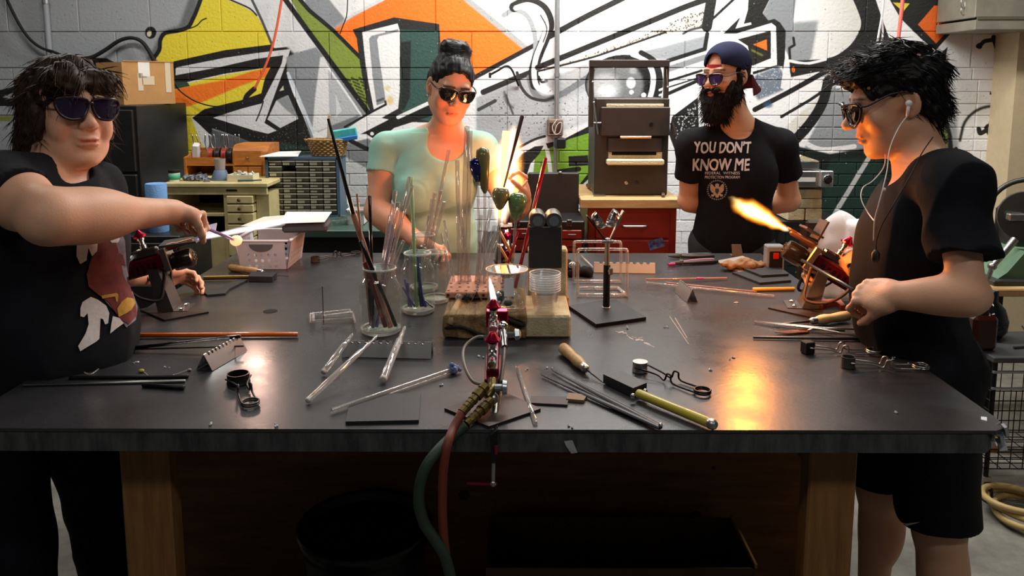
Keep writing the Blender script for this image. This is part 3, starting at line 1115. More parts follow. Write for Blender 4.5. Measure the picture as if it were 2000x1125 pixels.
def hand_sdf(F, wrist, d, n, side=1, sc=1.0, curl=(30, 40, 25), spread=6, thumb=(40, 25), curls=None, thumb_in=.25, k=.005):
 """wrist point, d towards the knuckles, n out of the palm; side=+1: thumb along d x n, -1: the other way"""
 d = np.array(d, float); d /= np.linalg.norm(d)
 n = np.array(n, float); n = n - d * (n @ d); n /= np.linalg.norm(n)
 t = np.cross(d, n) * side        # towards the thumb
 W = np.array(wrist, float)
 Mx = np.stack([t, d, n], 1)
 F.cap(W - d * .03 * sc, W + d * .02 * sc, .024 * sc, .026 * sc, .02, flat=(n, .75))
 F.ell(W + d * .050 * sc, np.array((.040, .052, .0155)) * sc, Mx, .018)
 F.ell(W + (d * .038 + t * .026 + n * .006) * sc, np.array((.018, .034, .016)) * sc, Mx, .014)
 F.ell(W + (d * .045 - t * .027 + n * .004) * sc, np.array((.014, .036, .014)) * sc, Mx, .014)
 tips = []
 spec = [(.027, .092, .040, .024, .019, .0088), (.009, .096, .044, .027, .020, .0090), (-.010, .092, .041, .025, .019, .0085), (-.027, .082, .032, .019, .017, .0075)]
 for i, (tx, base, l1, l2, l3, r) in enumerate(spec):
  cu = curls[i] if curls else curl
  sp = math.radians((1.5 - i) * spread)
  dd = d * math.cos(sp) + t * math.sin(sp)
  p = W + (d * base + t * tx - n * .002) * sc
  F.ell(p - n * .001 * sc, np.array((r * 1.15, r * 1.3, r * 1.12)) * sc, Mx, .008)
  a = 0
  rr = r * sc
  for l, c in zip((l1, l2, l3), cu):
   a += math.radians(c)
   v = dd * math.cos(a) + n * math.sin(a)
   q = p + v * l * sc
   F.cap(p, q, rr, rr * .90, k)
   F.ell(q, (rr * .95,) * 3, None, .002)
   p, rr = q, rr * .91
  tips.append(p)
 th = math.radians(thumb[0])
 p = W + (d * .022 + t * .030 + n * .006) * sc
 v = d * math.cos(th) + t * math.sin(th) + n * thumb_in; v /= np.linalg.norm(v)
 q = p + v * .040 * sc
 F.cap(p, q, .0135 * sc, .0110 * sc, .014)
 v2 = v + (-t * math.sin(math.radians(thumb[1])) + n * .25); v2 /= np.linalg.norm(v2)
 q2 = q + v2 * .031 * sc
 F.cap(q, q2, .0105 * sc, .0098 * sc, k)
 v3 = v2 + (-t * .25 + d * .1); v3 /= np.linalg.norm(v3)
 q3 = q2 + v3 * .024 * sc
 F.cap(q2, q3, .0098 * sc, .0082 * sc, k)
 tips.append(q3)
 return tips
def skin_mat(name, base, rough=0.5):
 m = mat(name, base, rough=rough, sss=0.12, bump=0.12, bscale=260, spec=.35)
 nt = m.node_tree
 b = nt.nodes['Principled BSDF']
 a = nt.nodes.new('ShaderNodeAttribute')
 a.attribute_name = 'tint'
 mx = nt.nodes.new('ShaderNodeMix')
 mx.data_type = 'RGBA'
 mx.blend_type = 'MULTIPLY'
 mx.inputs[0].default_value = 1
 mx.inputs[6].default_value = (*lin(base), 1)
 nt.links.new(a.outputs['Color'], mx.inputs[7])
 nt.links.new(mx.outputs[2], b.inputs['Base Color'])
 return m
def tint_skin(V, Lf, M, C, sc=1.0, stubble=None, nails=(), brows=(.12, .09, .08), lip=(.80, .50, .47)):
 """vertex tint relative to the base skin colour: lips, cheeks, brows, stubble, nails"""
 col = np.ones((len(V), 3), np.float32)
 q = (V - np.array(C)) @ M / sc
 def blend(mask, c):
  nonlocal col
  mk = np.clip(mask, 0, 1)[:, None]
  col = col * (1 - mk) + np.array(c, np.float32) * col * mk
 hd = (np.abs(q[:, 0]) < .1) & (np.abs(q[:, 2]) < .16) & (q[:, 1] > -.1)
 def g(c, r):
  return np.where(hd, 1.0 - np.sqrt((((q - np.array(c)) / np.array(r)) ** 2).sum(1)), -1)
 for sx in (-1, 1):
  blend(g((sx * .042, .07, -.035), (.03, .03, .03)) * .8, (1.0, .84, .80))
  blend(g((sx * .075, -.01, -.005), (.02, .03, .04)) * .8, (1.0, .82, .78))
 blend(g((0, .11, -.03), (.022, .02, .018)) * .8, (1.0, .86, .83))
 blend(g((0, .097, -.0665), (.027, .022, .0100)) * 2.5, lip)
 for sx in (-1, 1):
  for j in range(5):
   t = j / 4
   blend(g((sx * (.014 + .036 * t), .094 - .012 * t * t, .0265 + .006 * t - .007 * t * t), (.008, .02, .0048)) * 2.0, brows)
  blend(g((sx * .031, .090, .004), (.012, .02, .005)) * 3, (.35, .3, .3))
 if stubble is not None:
  z = np.clip((-.035 - q[:, 2]) / .02, 0, 1) * np.clip((.02 + q[:, 1]) / .03, 0, 1) * np.clip((q[:, 2] + .13) / .02, 0, 1) * hd
  blend(z * stubble, (.55, .52, .52))
 for t in nails:
  r = np.sqrt(((V - t) ** 2).sum(1))
  blend((.012 - r) / .006 * .5, (1.05, .86, .82))
 return col
def strands(g, roots, dirs, length, r0, n=4, curl=None, droop=0.0, seg=5, rnd=0.25, rad_end=.15):
 for p, d in zip(roots, dirs):
  L = length * random.uniform(.7, 1.3)
  p = Vector(p); d = Vector(d).normalized()
  d = (d + Vector((random.gauss(0, rnd), random.gauss(0, rnd), random.gauss(0, rnd)))).normalized()
  pts = [p.copy()]
  w = Vector((random.gauss(0, 1), random.gauss(0, 1), random.gauss(0, 1))) * (curl or 0)
  for i in range(seg):
   d = (d + Vector((0, 0, -droop)) + w * (1 if i % 2 else -.4)).normalized()
   p = p + d * (L / seg)
   pts.append(p.copy())
  g.tube(pts, [r0 * (1 - (1 - rad_end) * i / seg) for i in range(seg + 1)], n, cap=False)
# ================================================================== people
def torso(F, M, neck, shR, shL, chest, belly, hips, inf=0.0, wid=1.0, dep=1.0, fem=0.0, bel=0.0, k=.05):
 """M: columns right, forward, up"""
 f = M[:, 1]; r = M[:, 0]; u = M[:, 2]
 F.ell(chest, np.array((.158 * wid, .104 * dep, .175)) + inf, M, .0)
 F.ell(belly, np.array((.142 * wid + bel * .02, .098 * dep + bel * .03, .165)) + inf, M, k)
 F.ell(hips, np.array((.158 * wid, .108 * dep, .125)) + inf, M, k)
 F.cap(shR, shL, .050 + inf, None, k)
 for s in (shR, shL):
  F.cap(neck, s, .040 + inf, .046 + inf, .04)
  F.ell(s - u * .015, np.array((.055, .055, .062)) + inf, M, .03)
 if fem:
  for sx in (-1, 1):
   F.ell(chest + r * sx * .072 + f * .078 - u * .035, np.array((.068, .062, .070)) * fem + inf, M, .035)
def arm(F, sh, el, wr, ru=.046, re=.039, rw=.026, k=.02, hand_dir=None):
 F.cap(sh, el, ru, re, k)
 F.ell(sh * .62 + el * .38, (ru * 1.02, ru * 1.02, ru * 1.1), None, .03)
 F.cap(el, wr, re, rw, k)
 m = el * .72 + wr * .28
 d = (wr - el) / np.linalg.norm(wr - el)
 Mx = np.stack(frame_np(d), 1)
 F.ell(m, (re * 1.10, re * 1.10, re * 2.2), Mx, .03)
def frame_np(d):
 a = np.array([0, 0, 1.0]) if abs(d[2]) < .95 else np.array([1.0, 0, 0])
 u = np.cross(a, d); u /= np.linalg.norm(u)
 return u, np.cross(d, u), d
def sleeve(F, sh, el, t, r0, r1, inf=0.012, k=.02, tilt=(0, 0, 0)):
 e = sh + (el - sh) * t
 d = (el - sh) / np.linalg.norm(el - sh)
 F.capcut(sh, e + d * .08, r0 + inf, r1 + inf, e, d + np.array(tilt), k)
def folds(amp=.003, f=26, seed=1, st=(1, 1, .55), fine=.0012):
 def fn(p):
  q = p * np.array(st)
  n = vnoise(q, f, seed)
  return amp * (np.abs(n) * 1.6 - .6) + fine * vnoise(p, f * 3.1, seed + 9)
 return fn
def cloth(name, color, **kw):
 a = dict(rough=.9, bump=.35, bscale=700, spec=.15, noise=.12, nscale=18)
 a.update(kw)
 return mat(name, color, **a)
def lens_pts(w=.027, h=.020):
 base = [(-1.0, .78), (-.55, .98), (0, 1.02), (.6, .98), (1.0, .82), (1.04, .25), (.78, -.55), (.35, -.95), (-.15, -1.0), (-.62, -.82), (-.92, -.2), (-1.02, .35)]
 out = spline([(x * w, z * h, 0) for x, z in base] + [(base[0][0] * w, base[0][1] * h, 0)], 4)[:-1]
 return [(p.x, p.y) for p in out]
def sunglasses(Lf, parent, frame_m, lens_m, w=.027, h=.020, y=.104, z=.004, ear=(-.012, .012), lift=0.0, fr=.0028, gap=.034, brow=0.0):
 root = bpy.data.objects.new('sunglasses', None)
 COL.objects.link(root)
 root.parent = parent
 WL[root.name] = WL[parent.name]
 g = G()
 for sx in (-1, 1):
  pts = lens_pts(w, h)
  o3, i3 = [], []
  for px, pz in pts:
   X = sx * (gap + px)
   yy = y - 9.0 * max(0, abs(X) - .03) ** 2 - lift * pz
   o3.append(Vector(Lf(X, yy, z + pz)))
  g.tube(o3 + [o3[0]], fr, 6, cap=False)
  if brow:
   top = [Vector(Lf(sx * (gap + px), y + .001 - 9.0 * max(0, abs(gap + px) - .03) ** 2 - lift * pz, z + pz)) for px, pz in pts if pz > h * .62]
   g.tube(top, brow, 6)
  lg = G()
  c = sum(o3, Vector()) / len(o3)
  bc = Vector(Lf(sx * gap, y + .0025, z))
  n = len(o3)
  lg.add([c * .2 + bc * .8] + [c + (p - c) * .55 + (bc - c) * .5 for p in o3] + o3, [(0, 1 + i, 1 + (i + 1) % n) for i in range(n)] + [(1 + i, 1 + n + i, 1 + n + (i + 1) % n, 1 + (i + 1) % n) for i in range(n)])
  obj('lens', lg, lens_m, root, smooth=True)
  hx = sx * (gap + w)
  g.tube(spline([Lf(hx, y - 9.0 * max(0, abs(hx) - .03) ** 2, z + h * .75), Lf(sx * .073, y - .03, z + h * .6), Lf(sx * .0795, .03, ear[1] + .004), Lf(sx * .079, ear[0], ear[1]), Lf(sx * .078, ear[0] - .018, ear[1] - .012)], 5), fr * 1.05, 6, flat=.7)
 g.tube(spline([Lf(-gap + w * .95, y, z + h * .45), Lf(0, y + .006, z + h * .55), Lf(gap - w * .95, y, z + h * .45)], 4), fr * 1.1, 6)
 obj('frame', g, frame_m, root, smooth=True)
 return root
def bvh_of(o):
 me = o.data
 mw = WL[o.name] if o.name in WL else Vector()
 co = np.empty(len(me.vertices) * 3, np.float32)
 me.vertices.foreach_get('co', co)
 co = co.reshape(-1, 3) + np.array(WL[o.parent.name] if o.parent else (0, 0, 0))
 return BVHTree.FromPolygons(co.tolist(), [tuple(p.vertices) for p in me.polygons])
def decal(name, polys, bvh, m, parent, off=.0016, step=9.0, fallback=None):
 """polys: photo-pixel outlines laid onto the cloth surface, then given that surface's relief"""
 bm = bmesh.new()
 for pl in polys:
  vs = [bm.verts.new((x, y, 0)) for x, y in pl]
  tr = tessellate_polygon([[Vector((x, y, 0)) for x, y in pl]])
  for t in tr:
   try:
    bm.faces.new([vs[i] for i in t])
   except ValueError:
    pass
 for _ in range(4):
  ed = [e for e in bm.edges if e.calc_length() > step]
  if not ed:
   break
  bmesh.ops.subdivide_edges(bm, edges=ed, cuts=1)
  bmesh.ops.triangulate(bm, faces=bm.faces[:])
 return _lay_decal(name, bm, bvh, m, parent, off)
def _lay_decal(name, bm, bvh, m, parent, off):
 g = G()
 ok = {}
 bm.verts.index_update()
 for v in bm.verts:
  d = ray(v.co.x, v.co.y).normalized()
  h, n, _, _ = bvh.ray_cast(CAMP, d)
  if h is not None and n is not None:
   if n.dot(d) > 0:
    n = -n
   ok[v.index] = len(g.v)
   g.v.append(tuple(h + n * off - d * off * .6))
 for f in bm.faces:
  if all(v.index in ok for v in f.verts):
   p = [ok[v.index] for v in f.verts]
   c = [Vector(g.v[i]) for i in p]
   if max((c[i] - c[i - 1]).length for i in range(len(c))) < .06:
    nn = (c[1] - c[0]).cross(c[2] - c[0])
    g.f.append(tuple(p) if nn.dot(c[0] - CAMP) < 0 else tuple(p[::-1]))
 bm.free()
 return obj(name, g, m, parent, smooth=True)
def text_bm(body, cx, cy, w, h, shear=0.0, rot=0.0, bold=0.0, wob=0.0):
 """letters as outlines in photo pixels, fitted in w x h round cx, cy"""
 cu = bpy.data.curves.new('lettering', 'FONT')
 cu.body = body
 cu.align_x = 'CENTER'
 cu.resolution_u = 3
 cu.offset = bold
 cu.fill_mode = 'FRONT'
 o = bpy.data.objects.new('lettering', cu)
 COL.objects.link(o)
 dg = bpy.context.evaluated_depsgraph_get()
 me = bpy.data.meshes.new_from_object(o.evaluated_get(dg))
 bpy.data.objects.remove(o)
 bm = bmesh.new()
 bm.from_mesh(me)
 bpy.data.meshes.remove(me)
 xs = [v.co.x for v in bm.verts]; ys = [v.co.y for v in bm.verts]
 ax, bx_, ay, by = min(xs), max(xs), min(ys), max(ys)
 c, s_ = math.cos(rot), math.sin(rot)
 for v in bm.verts:
  x = ((v.co.x - ax) / (bx_ - ax) - .5) * w
  y = ((v.co.y - ay) / (by - ay) - .5) * h
  x += shear * y + wob * math.sin(y * .35 + x * .11)
  y += wob * math.sin(x * .23)
  v.co = (cx + x * c + y * s_, cy - y * c + x * s_, 0)
 bmesh.ops.remove_doubles(bm, verts=bm.verts[:], dist=.01)
 bmesh.ops.triangulate(bm, faces=bm.faces[:])
 return bm
def text_decal(name, body, bvh, m, parent, cx, cy, w, h, **kw):
 bold = kw.pop('bold', 0)
 bm = text_bm(body, cx, cy, w, h, **kw)
 for dx, dy in ((bold, 0), (0, bold), (bold, bold)) if bold else ():
  b2 = text_bm(body, cx + dx, cy + dy, w, h, **kw)
  me = bpy.data.meshes.new('tmp')
  b2.to_mesh(me)
  b2.free()
  bm.from_mesh(me)
  bpy.data.meshes.remove(me)
 for _ in range(3):
  ed = [e for e in bm.edges if e.calc_length() > 10]
  if not ed:
   break
  bmesh.ops.subdivide_edges(bm, edges=ed, cuts=1)
  bmesh.ops.triangulate(bm, faces=bm.faces[:])
 return _lay_decal(name, bm, bvh, m, parent, .0018)
def arr(*a):
 return np.array(a, float)
def pp(px, py, Y):
 return np.array(P(px, py, Y))
def tang(n, d, lift=.12):
 d = np.array(d, float)
 d = d - n * (d @ n)
 return d / (np.linalg.norm(d) + 1e-9) + n * lift
def hair_surface(V, F, n, seed):
 r = np.random.default_rng(seed)
 i = r.integers(0, len(F), n)
 q = V[F[i]]
 nr = np.cross(q[:, 1] - q[:, 0], q[:, 2] - q[:, 0])
 nr /= np.linalg.norm(nr, axis=1)[:, None] + 1e-9
 return q.mean(1), nr
def mesh_plus(g, V, F):
 n = len(g.v)
 g.v += [tuple(x) for x in V]
 g.f += [tuple(int(j) + n for j in f) for f in F]
def shoe(F, heel, d, u=(0, 0, 1), L=.27):
 d = np.array(d, float); d /= np.linalg.norm(d)
 h = np.array(heel, float)
 F.cap(h + arr(0, 0, .045), h + d * L * .75 + arr(0, 0, .032), .042, .040, .02)
 F.ell(h + d * L * .80 + arr(0, 0, .034), (.05, .05, .034), None, .02)
 F.cap(h + arr(0, 0, .05), h + arr(0, 0, .10), .042, .044, .02)
 F.plane_cut(h + arr(0, 0, .002), (0, 0, -1))
SKIN_A = skin_mat('skin_fair', '#d9a688')
SKIN_B = skin_mat('skin_tan', '#d29f80')
SKIN_C = skin_mat('skin_warm', '#cf9a7c')
SKIN_D = skin_mat('skin_olive', '#d4a283')
HAIR_BROWN = mat('hair_dark_brown', '#38261b', rough=.55, noise=.4, nscale=60, spec=.3)
HAIR_BLACK = mat('hair_black', '#0d0b0b', rough=.5, noise=.3, nscale=60, spec=.3)
HAIR_BEARD = mat('beard_brown_black', '#1a1310', spec=.15, rough=.7, noise=.4, nscale=80)
LENS_P = mat('purple_lens', '#1c0f2c', rough=.05, spec=.8, coat=.5)
LENS_V = mat('violet_lens', '#3c2a63', rough=.05, spec=.8, coat=.5)
LENS_K = mat('black_lens', '#0a0808', rough=.05, spec=.8, coat=.5)
FRAME_P = mat('plum_frame', '#20101c', rough=.25)
FRAME_K = mat('black_frame', '#0c0b0c', rough=.25)
WHITE_PRINT = mat('white_print', '#d8d6d4', rough=.8, noise=.12, nscale=120)
# ------------------------------------------------------------------ left boy
def left_boy():
 root = thing('person', 'smiling person with shaggy dark hair in a black printed tee, arm stretched over a torch', 'person', (-1.2, 1.85, 0))
 M = axes((.82, -.58, 0))
 C = pp(134, 221, 1.92); HM = head_axes(-38, 4, 3)
 sc = 1.08
 neck = pp(108, 322, 1.885)
 shR = pp(4, 368, 1.70); shL = pp(182, 372, 2.02)
 el = pp(95, 424, 1.60); wr = pp(338, 414, 1.93)
 el2 = arr(-1.21, 2.13, 1.06); wr2 = arr(-1.095, 2.345, 1.00)
 chest = (shR + shL) / 2 + arr(.0, 0, -.14) + M[:, 1] * .015
 belly = chest + arr(-.015, 0, -.20) + M[:, 1] * .02
 hips = arr(-1.19, 1.86, .88)
 F = Field((-1.50, 1.42, .84), (-.68, 2.66, 1.70), .0042)
 torso(F, M, neck, shR, shL, chest, belly, hips, wid=1.0)
 F.cap(neck - arr(0, 0, .03), C - HM[:, 2] * .05 - HM[:, 1] * .02, .058, .056, .03)
 arm(F, shR, el, wr, .058, .055, .030)
 arm(F, shL, el2, wr2, .050, .040, .028)
 Lf = head_sdf(F, C, HM, sc, nose=.85, jaw=1.04, full=.9, smile=.9, lips=.8)
 hd = pp(398, 428, 2.06) - wr
 t1 = hand_sdf(F, wr, hd, (.15, -.25, -1.0), side=-1, sc=.96, curls=[(66, 82, 60), (74, 86, 60), (80, 86, 60), (86, 82, 58)], spread=0, thumb=(12, 14), thumb_in=.85)
 t2 = hand_sdf(F, wr2, (.62, .55, -.12), (.45, -.5, -.55), side=1, sc=.96, curl=(28, 45, 30), spread=4, thumb=(35, 15), thumb_in=.5)
 V, Q = F.mesh()
 col = tint_skin(V, Lf, HM, C, sc, nails=t1 + t2, brows=(.25, .2, .17))
 np_mesh('body', V, Q, SKIN_A, root, col)
 # tee
 S = Field((-1.56, 1.42, .80), (-.84, 2.34, 1.52), .005)
 torso(S, M, neck - arr(0, 0, .02), shR, shL, chest, belly, hips + arr(0, 0, .02), inf=.014, wid=1.02, bel=.7)
 S.ell(belly + M[:, 1] * .035 - arr(0, 0, .05), (.135, .135, .15), M, .05)
 sleeve(S, shR, el, .50, .062, .074, .012, tilt=(.15, -.1, -.1))
 sleeve(S, shL, el2, .55, .056, .056, .014)
 S.plane_cut((0, 0, .845), (0, 0, -1))
 S.cap(neck - M[:, 1] * .005 - arr(0, 0, .035), neck + arr(0, 0, .2), .068, .085, .01, 'sub')
 S.ell(neck + M[:, 1] * .045 - arr(0, 0, .015), (.062, .045, .040), M, .012, 'sub')
 S.warp(folds(.008, 22, 3))
 V, Q = S.mesh()
 tee = np_mesh('tee_shirt', V, Q, cloth('black_cotton', '#1c1e23'), root)
 bv = bvh_of(tee)
 red = mat('rust_print', '#6d2a26', rough=.85, noise=.35, nscale=40)
 grey = mat('grey_print', '#75717a', rough=.85, noise=.3, nscale=40)
 yel = mat('mustard_print', '#b98f36', rough=.85, noise=.2, nscale=60)
 decal('print_patch', [[(192, 452), (232, 446), (243, 470), (246, 520), (254, 560), (268, 600), (264, 625), (246, 640), (226, 612), (206, 590), (178, 555), (172, 522), (184, 480)]], bv, grey, tee)
 decal('print_figure', [[(192, 455), (214, 450), (224, 470), (232, 500), (240, 540), (252, 560), (262, 590), (266, 615), (250, 634), (232, 622), (212, 592), (196, 580), (172, 560), (168, 535), (180, 500)],
       [(224, 492), (238, 498), (244, 520), (230, 512)]], bv, red, tee, .0026)
 decal('print_lettering', [[(152, 452), (158, 450), (162, 476), (168, 452), (176, 452), (182, 478), (184, 455), (190, 456), (188, 490), (178, 500), (172, 484), (168, 508), (156, 516), (149, 500), (150, 470)],
        [(209, 452), (214, 450), (218, 466), (222, 450), (228, 449), (232, 468), (228, 474), (216, 474), (210, 466)]], bv, WHITE_PRINT, tee, .003)
 decal('print_brand', [[(156, 602), (160, 590), (176, 580), (190, 586), (206, 598), (212, 612), (210, 632), (204, 634), (200, 624), (195, 622), (193, 662), (186, 668), (156, 686), (152, 676), (166, 652), (172, 634), (170, 612), (163, 620), (156, 618)],
       [(219, 618), (232, 622), (240, 632), (226, 642), (214, 652), (216, 634)]], bv, WHITE_PRINT, tee, .003)
 decal('print_squiggle', [[(227, 604), (236, 590), (246, 582), (258, 584), (262, 592), (254, 606), (246, 612), (238, 616), (230, 620)],
        [(196, 578), (226, 573), (229, 577), (228, 590), (225, 590), (223, 580), (198, 584)]], bv, yel, tee, .0036)
 # trousers and shoes
 T_ = Field((-1.46, 1.50, .08), (-.92, 2.26, 1.02), .008)
 T_.ell(hips + arr(0, 0, -.01), (.175, .140, .14), M, 0)
 for kx, hx, fx in ((hips + M[:, 0] * .085, 0, arr(-1.175, 1.74, .10)), (hips - M[:, 0] * .085, 0, arr(-1.10, 2.02, .10))):
  kn = kx * .5 + fx * .5 + M[:, 1] * .02
  T_.cap(kx - arr(0, 0, .06), kn, .105, .080, .03)
  T_.cap(kn, fx, .080, .070, .03)
 T_.warp(folds(.006, 20, 5, (1, 1, .8)))
 V, Q = T_.mesh()
 np_mesh('trousers', V, Q, cloth('black_denim', '#12141b'), root)
 K = Field((-1.40, 1.55, 0), (-.78, 2.16, .2), .008)
 shoe(K, (-1.20, 1.755, 0), M[:, 1]); shoe(K, (-1.12, 2.035, 0), M[:, 1])
 V, Q = K.mesh()
 np_mesh('shoes', V, Q, mat('shoe_black', '#151515', rough=.6), root)
 # hair
 Hh = Field(C - .17, C + .17, .004)
 def e(c, r, k=.02, mode='add'):
  Hh.ell(Lf(*c), np.array(r) * sc, HM, k, mode)
 e((0, -.018, .042), (.086, .102, .087), 0)
 e((-.0, -.045, -.015), (.082, .068, .085), .03)
 for sx in (-1, 1):
  e((sx * .074, .005, -.010), (.020, .038, .055), .02)
  e((sx * .062, -.045, -.062), (.030, .040, .045), .02)
 e((.035, .072, .068), (.050, .030, .034), .02)
 e((-.030, .074, .064), (.048, .028, .030), .02)
 e((0, .115, -.045), (.057, .075, .085), .02, 'sub')
 e((0, .05, -.120), (.062, .09, .085), .02, 'sub')
 Hh.warp(lambda p: .007 * vnoise(p * arr(1, 1, .5), 95, 4) + .004 * vnoise(p, 190, 6), .03)
 V, Q = Hh.mesh()
 hg = G(); mesh_plus(hg, V, Q)
 pos, nr = hair_surface(V, Q, 1500, 2)
 ds = []
 keep = []
 for p_, n_ in zip(pos, nr):
  q = HM.T @ (p_ - C) / sc
  if q[1] > .05 and q[2] < .0:
   continue
  fl = HM @ arr(.35 * np.sign(q[0] + .02) + q[0] * 6, q[1] * 6 + (.5 if q[1] > .02 else -.1), -.9)
  keep.append(p_); ds.append(tang(n_, fl, .10))
 strands(hg, keep, ds, .040, .0016, 3, .08, .06, 5, .08)
 obj('hair', hg, HAIR_BROWN, root, smooth=True)
 sunglasses(Lf, root, FRAME_P, LENS_P, .030, .023, .107, .004, fr=.0034, gap=.0345)
 return root, t1, t2
# ------------------------------------------------------------------ right boy
def right_boy():
 root = thing('person', 'person in profile with spiky black hair and white earphones, in dark tee and shorts', 'person', (1.1, 1.95, 0))
 M = axes((-.93, .37, 0))
 C = pp(1750, 197, 2.03); HM = head_axes(171, -15, 0)
 sc = 1.10
 neck = pp(1796, 308, 1.985)
 shL = pp(1862, 362, 1.765); shR = arr(1.09, 2.11, 1.335)
 el = pp(1890, 578, 1.66); wr = pp(1755, 577, 1.74)
 elR = arr(1.02, 2.20, 1.06); wrR = pp(1652, 512, 2.27)
 chest = (shR + shL) / 2 + arr(-.01, .0, -.15) + M[:, 1] * .035
 belly = chest + arr(.005, 0, -.19) + M[:, 1] * .015
 hips = arr(1.03, 1.93, .86)
 kL, fL = arr(1.055, 1.86, .475), arr(1.085, 1.87, .09)
 kR, fR = arr(1.00, 2.06, .475), arr(1.03, 2.13, .09)
 F = Field((.62, 1.50, .02), (1.40, 2.52, 1.74), .0045)
 torso(F, M, neck, shR, shL, chest, belly, hips, wid=.92, dep=.95)
 F.cap(neck - M[:, 1] * .01 - arr(0, 0, .05), C - HM[:, 2] * .06 - HM[:, 1] * .025, .062, .057, .03)
 arm(F, shL, el, wr, .043, .036, .028)
 arm(F, shR, elR, wrR, .048, .042, .030)
 for h, k_, f_ in ((hips - M[:, 0] * .085, kL, fL), (hips + M[:, 0] * .085, kR, fR)):
  F.cap(h, k_, .085, .058, .04)
  F.cap(k_, f_, .056, .038, .03)
  F.ell(k_ * .68 + f_ * .32 - M[:, 1] * .018, (.050, .052, .105), M, .03)
 Lf = head_sdf(F, C, HM, sc, nose=1.18, jaw=.92, lips=1.15)
 t1 = hand_sdf(F, wr, pp(1690, 572, 1.80) - wr, M[:, 0] * .7 + arr(-.15, 0, -.55), side=1, sc=.98, curls=[(46, 46, 30), (58, 50, 32), (64, 52, 34), (70, 52, 34)], spread=3, thumb=(24, 8), thumb_in=.45)
 t2 = hand_sdf(F, wrR, arr(-.75, .25, -.1), (0, -.6, -.6), side=-1, sc=.96, curl=(55, 50, 35), thumb=(25, 20))
 V, Q = F.mesh()
 col = tint_skin(V, Lf, HM, C, sc, stubble=.12, nails=t1 + t2, brows=(.12, .10, .10), lip=(.78, .50, .46))
 np_mesh('body', V, Q, SKIN_D, root, col)
 S = Field((.70, 1.50, .80), (1.44, 2.46, 1.54), .005)
 torso(S, M, neck - arr(0, 0, .02), shR, shL, chest, belly, hips + arr(0, 0, .02), inf=.017, wid=.95, bel=.2)
 S.ell(chest + M[:, 1] * .02 - arr(0, 0, .10), (.13, .115, .20), M, .05)
 S.ell(chest - M[:, 1] * .04 + arr(0, 0, .05), (.14, .09, .14), M, .05)
 sleeve(S, shL, el, .66, .054, .066, .012)
 sleeve(S, shR, elR, .62, .054, .058, .012)
 S.plane_cut((0, 0, .80), (0, 0, -1))
 S.cap(neck - M[:, 1] * .012 - arr(0, 0, .05), neck - M[:, 1] * .01 + arr(0, 0, .2), .070, .080, .01, 'sub')
 S.ell(neck + M[:, 1] * .045 - arr(0, 0, .035), (.062, .042, .036), M, .012, 'sub')
 S.warp(folds(.009, 20, 12))
 V, Q = S.mesh()
 np_mesh('tee_shirt', V, Q, cloth('navy_cotton', '#15171c'), root)
 T_ = Field((.84, 1.62, .38), (1.42, 2.34, .98), .006)
 T_.ell(hips, (.170, .136, .14), M, 0)
 for h, k_ in ((hips - M[:, 0] * .090, kL), (hips + M[:, 0] * .090, kR)):
  b = k_ + arr(0, 0, .03)
  T_.cap(h - arr(0, 0, .05), b, .110, .096, .03)
  T_.plane_cut(b + arr(0, 0, -.005), (0, 0, -1), .004, b - .16, b + arr(.16, .16, .02))
 T_.warp(folds(.007, 20, 7, (1, 1, .7)))
 V, Q = T_.mesh()
 sh_ = np_mesh('shorts', V, Q, cloth('black_polyester', '#101115', rough=.7), root)
 decal('swoosh', [[(1758, 1016), (1757, 1022), (1762, 1027), (1772, 1027), (1798, 1019), (1772, 1022), (1764, 1021)]], bvh_of(sh_), WHITE_PRINT, sh_, step=6)
 K = Field((.66, 1.70, 0), (1.36, 2.40, .2), .007)
 shoe(K, (1.085, 1.87, 0), M[:, 1]); shoe(K, (1.03, 2.13, 0), M[:, 1])
 V, Q = K.mesh()
 np_mesh('shoes', V, Q, mat('shoe_pink_grey', '#6b4f53', rough=.6), root)
 Hh = Field(C - .19, C + .19, .004)
 def e(c, r, k=.02, mode='add'):
  Hh.ell(Lf(*c), np.array(r) * sc, HM, k, mode)
 e((0, -.014, .050), (.081, .099, .080), 0)
 e((0, -.058, .010), (.077, .048, .080), .03)
 e((0, .060, .084), (.058, .046, .030), .03)
 e((0, -.062, -.050), (.054, .036, .048), .02)
 for sx in (-1, 1):
  e((sx * .080, -.004, -.012), (.03, .030, .042), .008, 'sub')
 e((0, .118, -.010), (.085, .070, .080), .014, 'sub')
 e((0, .02, -.12), (.09, .07, .07), .02, 'sub')
 Hh.warp(lambda p: .008 * vnoise(p, 90, 14) + .005 * vnoise(p, 200, 16), .03)
 V, Q = Hh.mesh()
 hg = G(); mesh_plus(hg, V, Q)
 pos, nr = hair_surface(V, Q, 2000, 5)
 a1, b1, a2, b2 = [], [], [], []
 for p_, n_ in zip(pos, nr):
  q = HM.T @ (p_ - C) / sc
  if q[1] > .02 and q[2] < .062:
   continue
  if q[2] > .05 and q[1] > -.03:       # front and top: forward and up
   a1.append(p_); b1.append(tang(n_, HM @ arr(q[0] * 3, .9, .1), .28))
  else:
   a2.append(p_); b2.append(tang(n_, HM @ arr(0, -.45, -.7), .10))
 strands(hg, a1, b1, .046, .0016, 3, .12, .01, 5, .14)
 strands(hg, a2, b2, .034, .0016, 3, .08, .04, 5, .10)
 obj('hair', hg, HAIR_BLACK, root, smooth=True)
 sunglasses(Lf, root, FRAME_P, LENS_K, .034, .025, .111, -.004, fr=.0036, gap=.0365, ear=(-.004, .020), brow=.0045)
 # earphones with white leads
 wire = mat('earphone_white', '#e6e2de', rough=.4)
 ear = bpy.data.objects.new('earphones', None); COL.objects.link(ear); ear.parent = root; WL[ear.name] = WL[root.name]
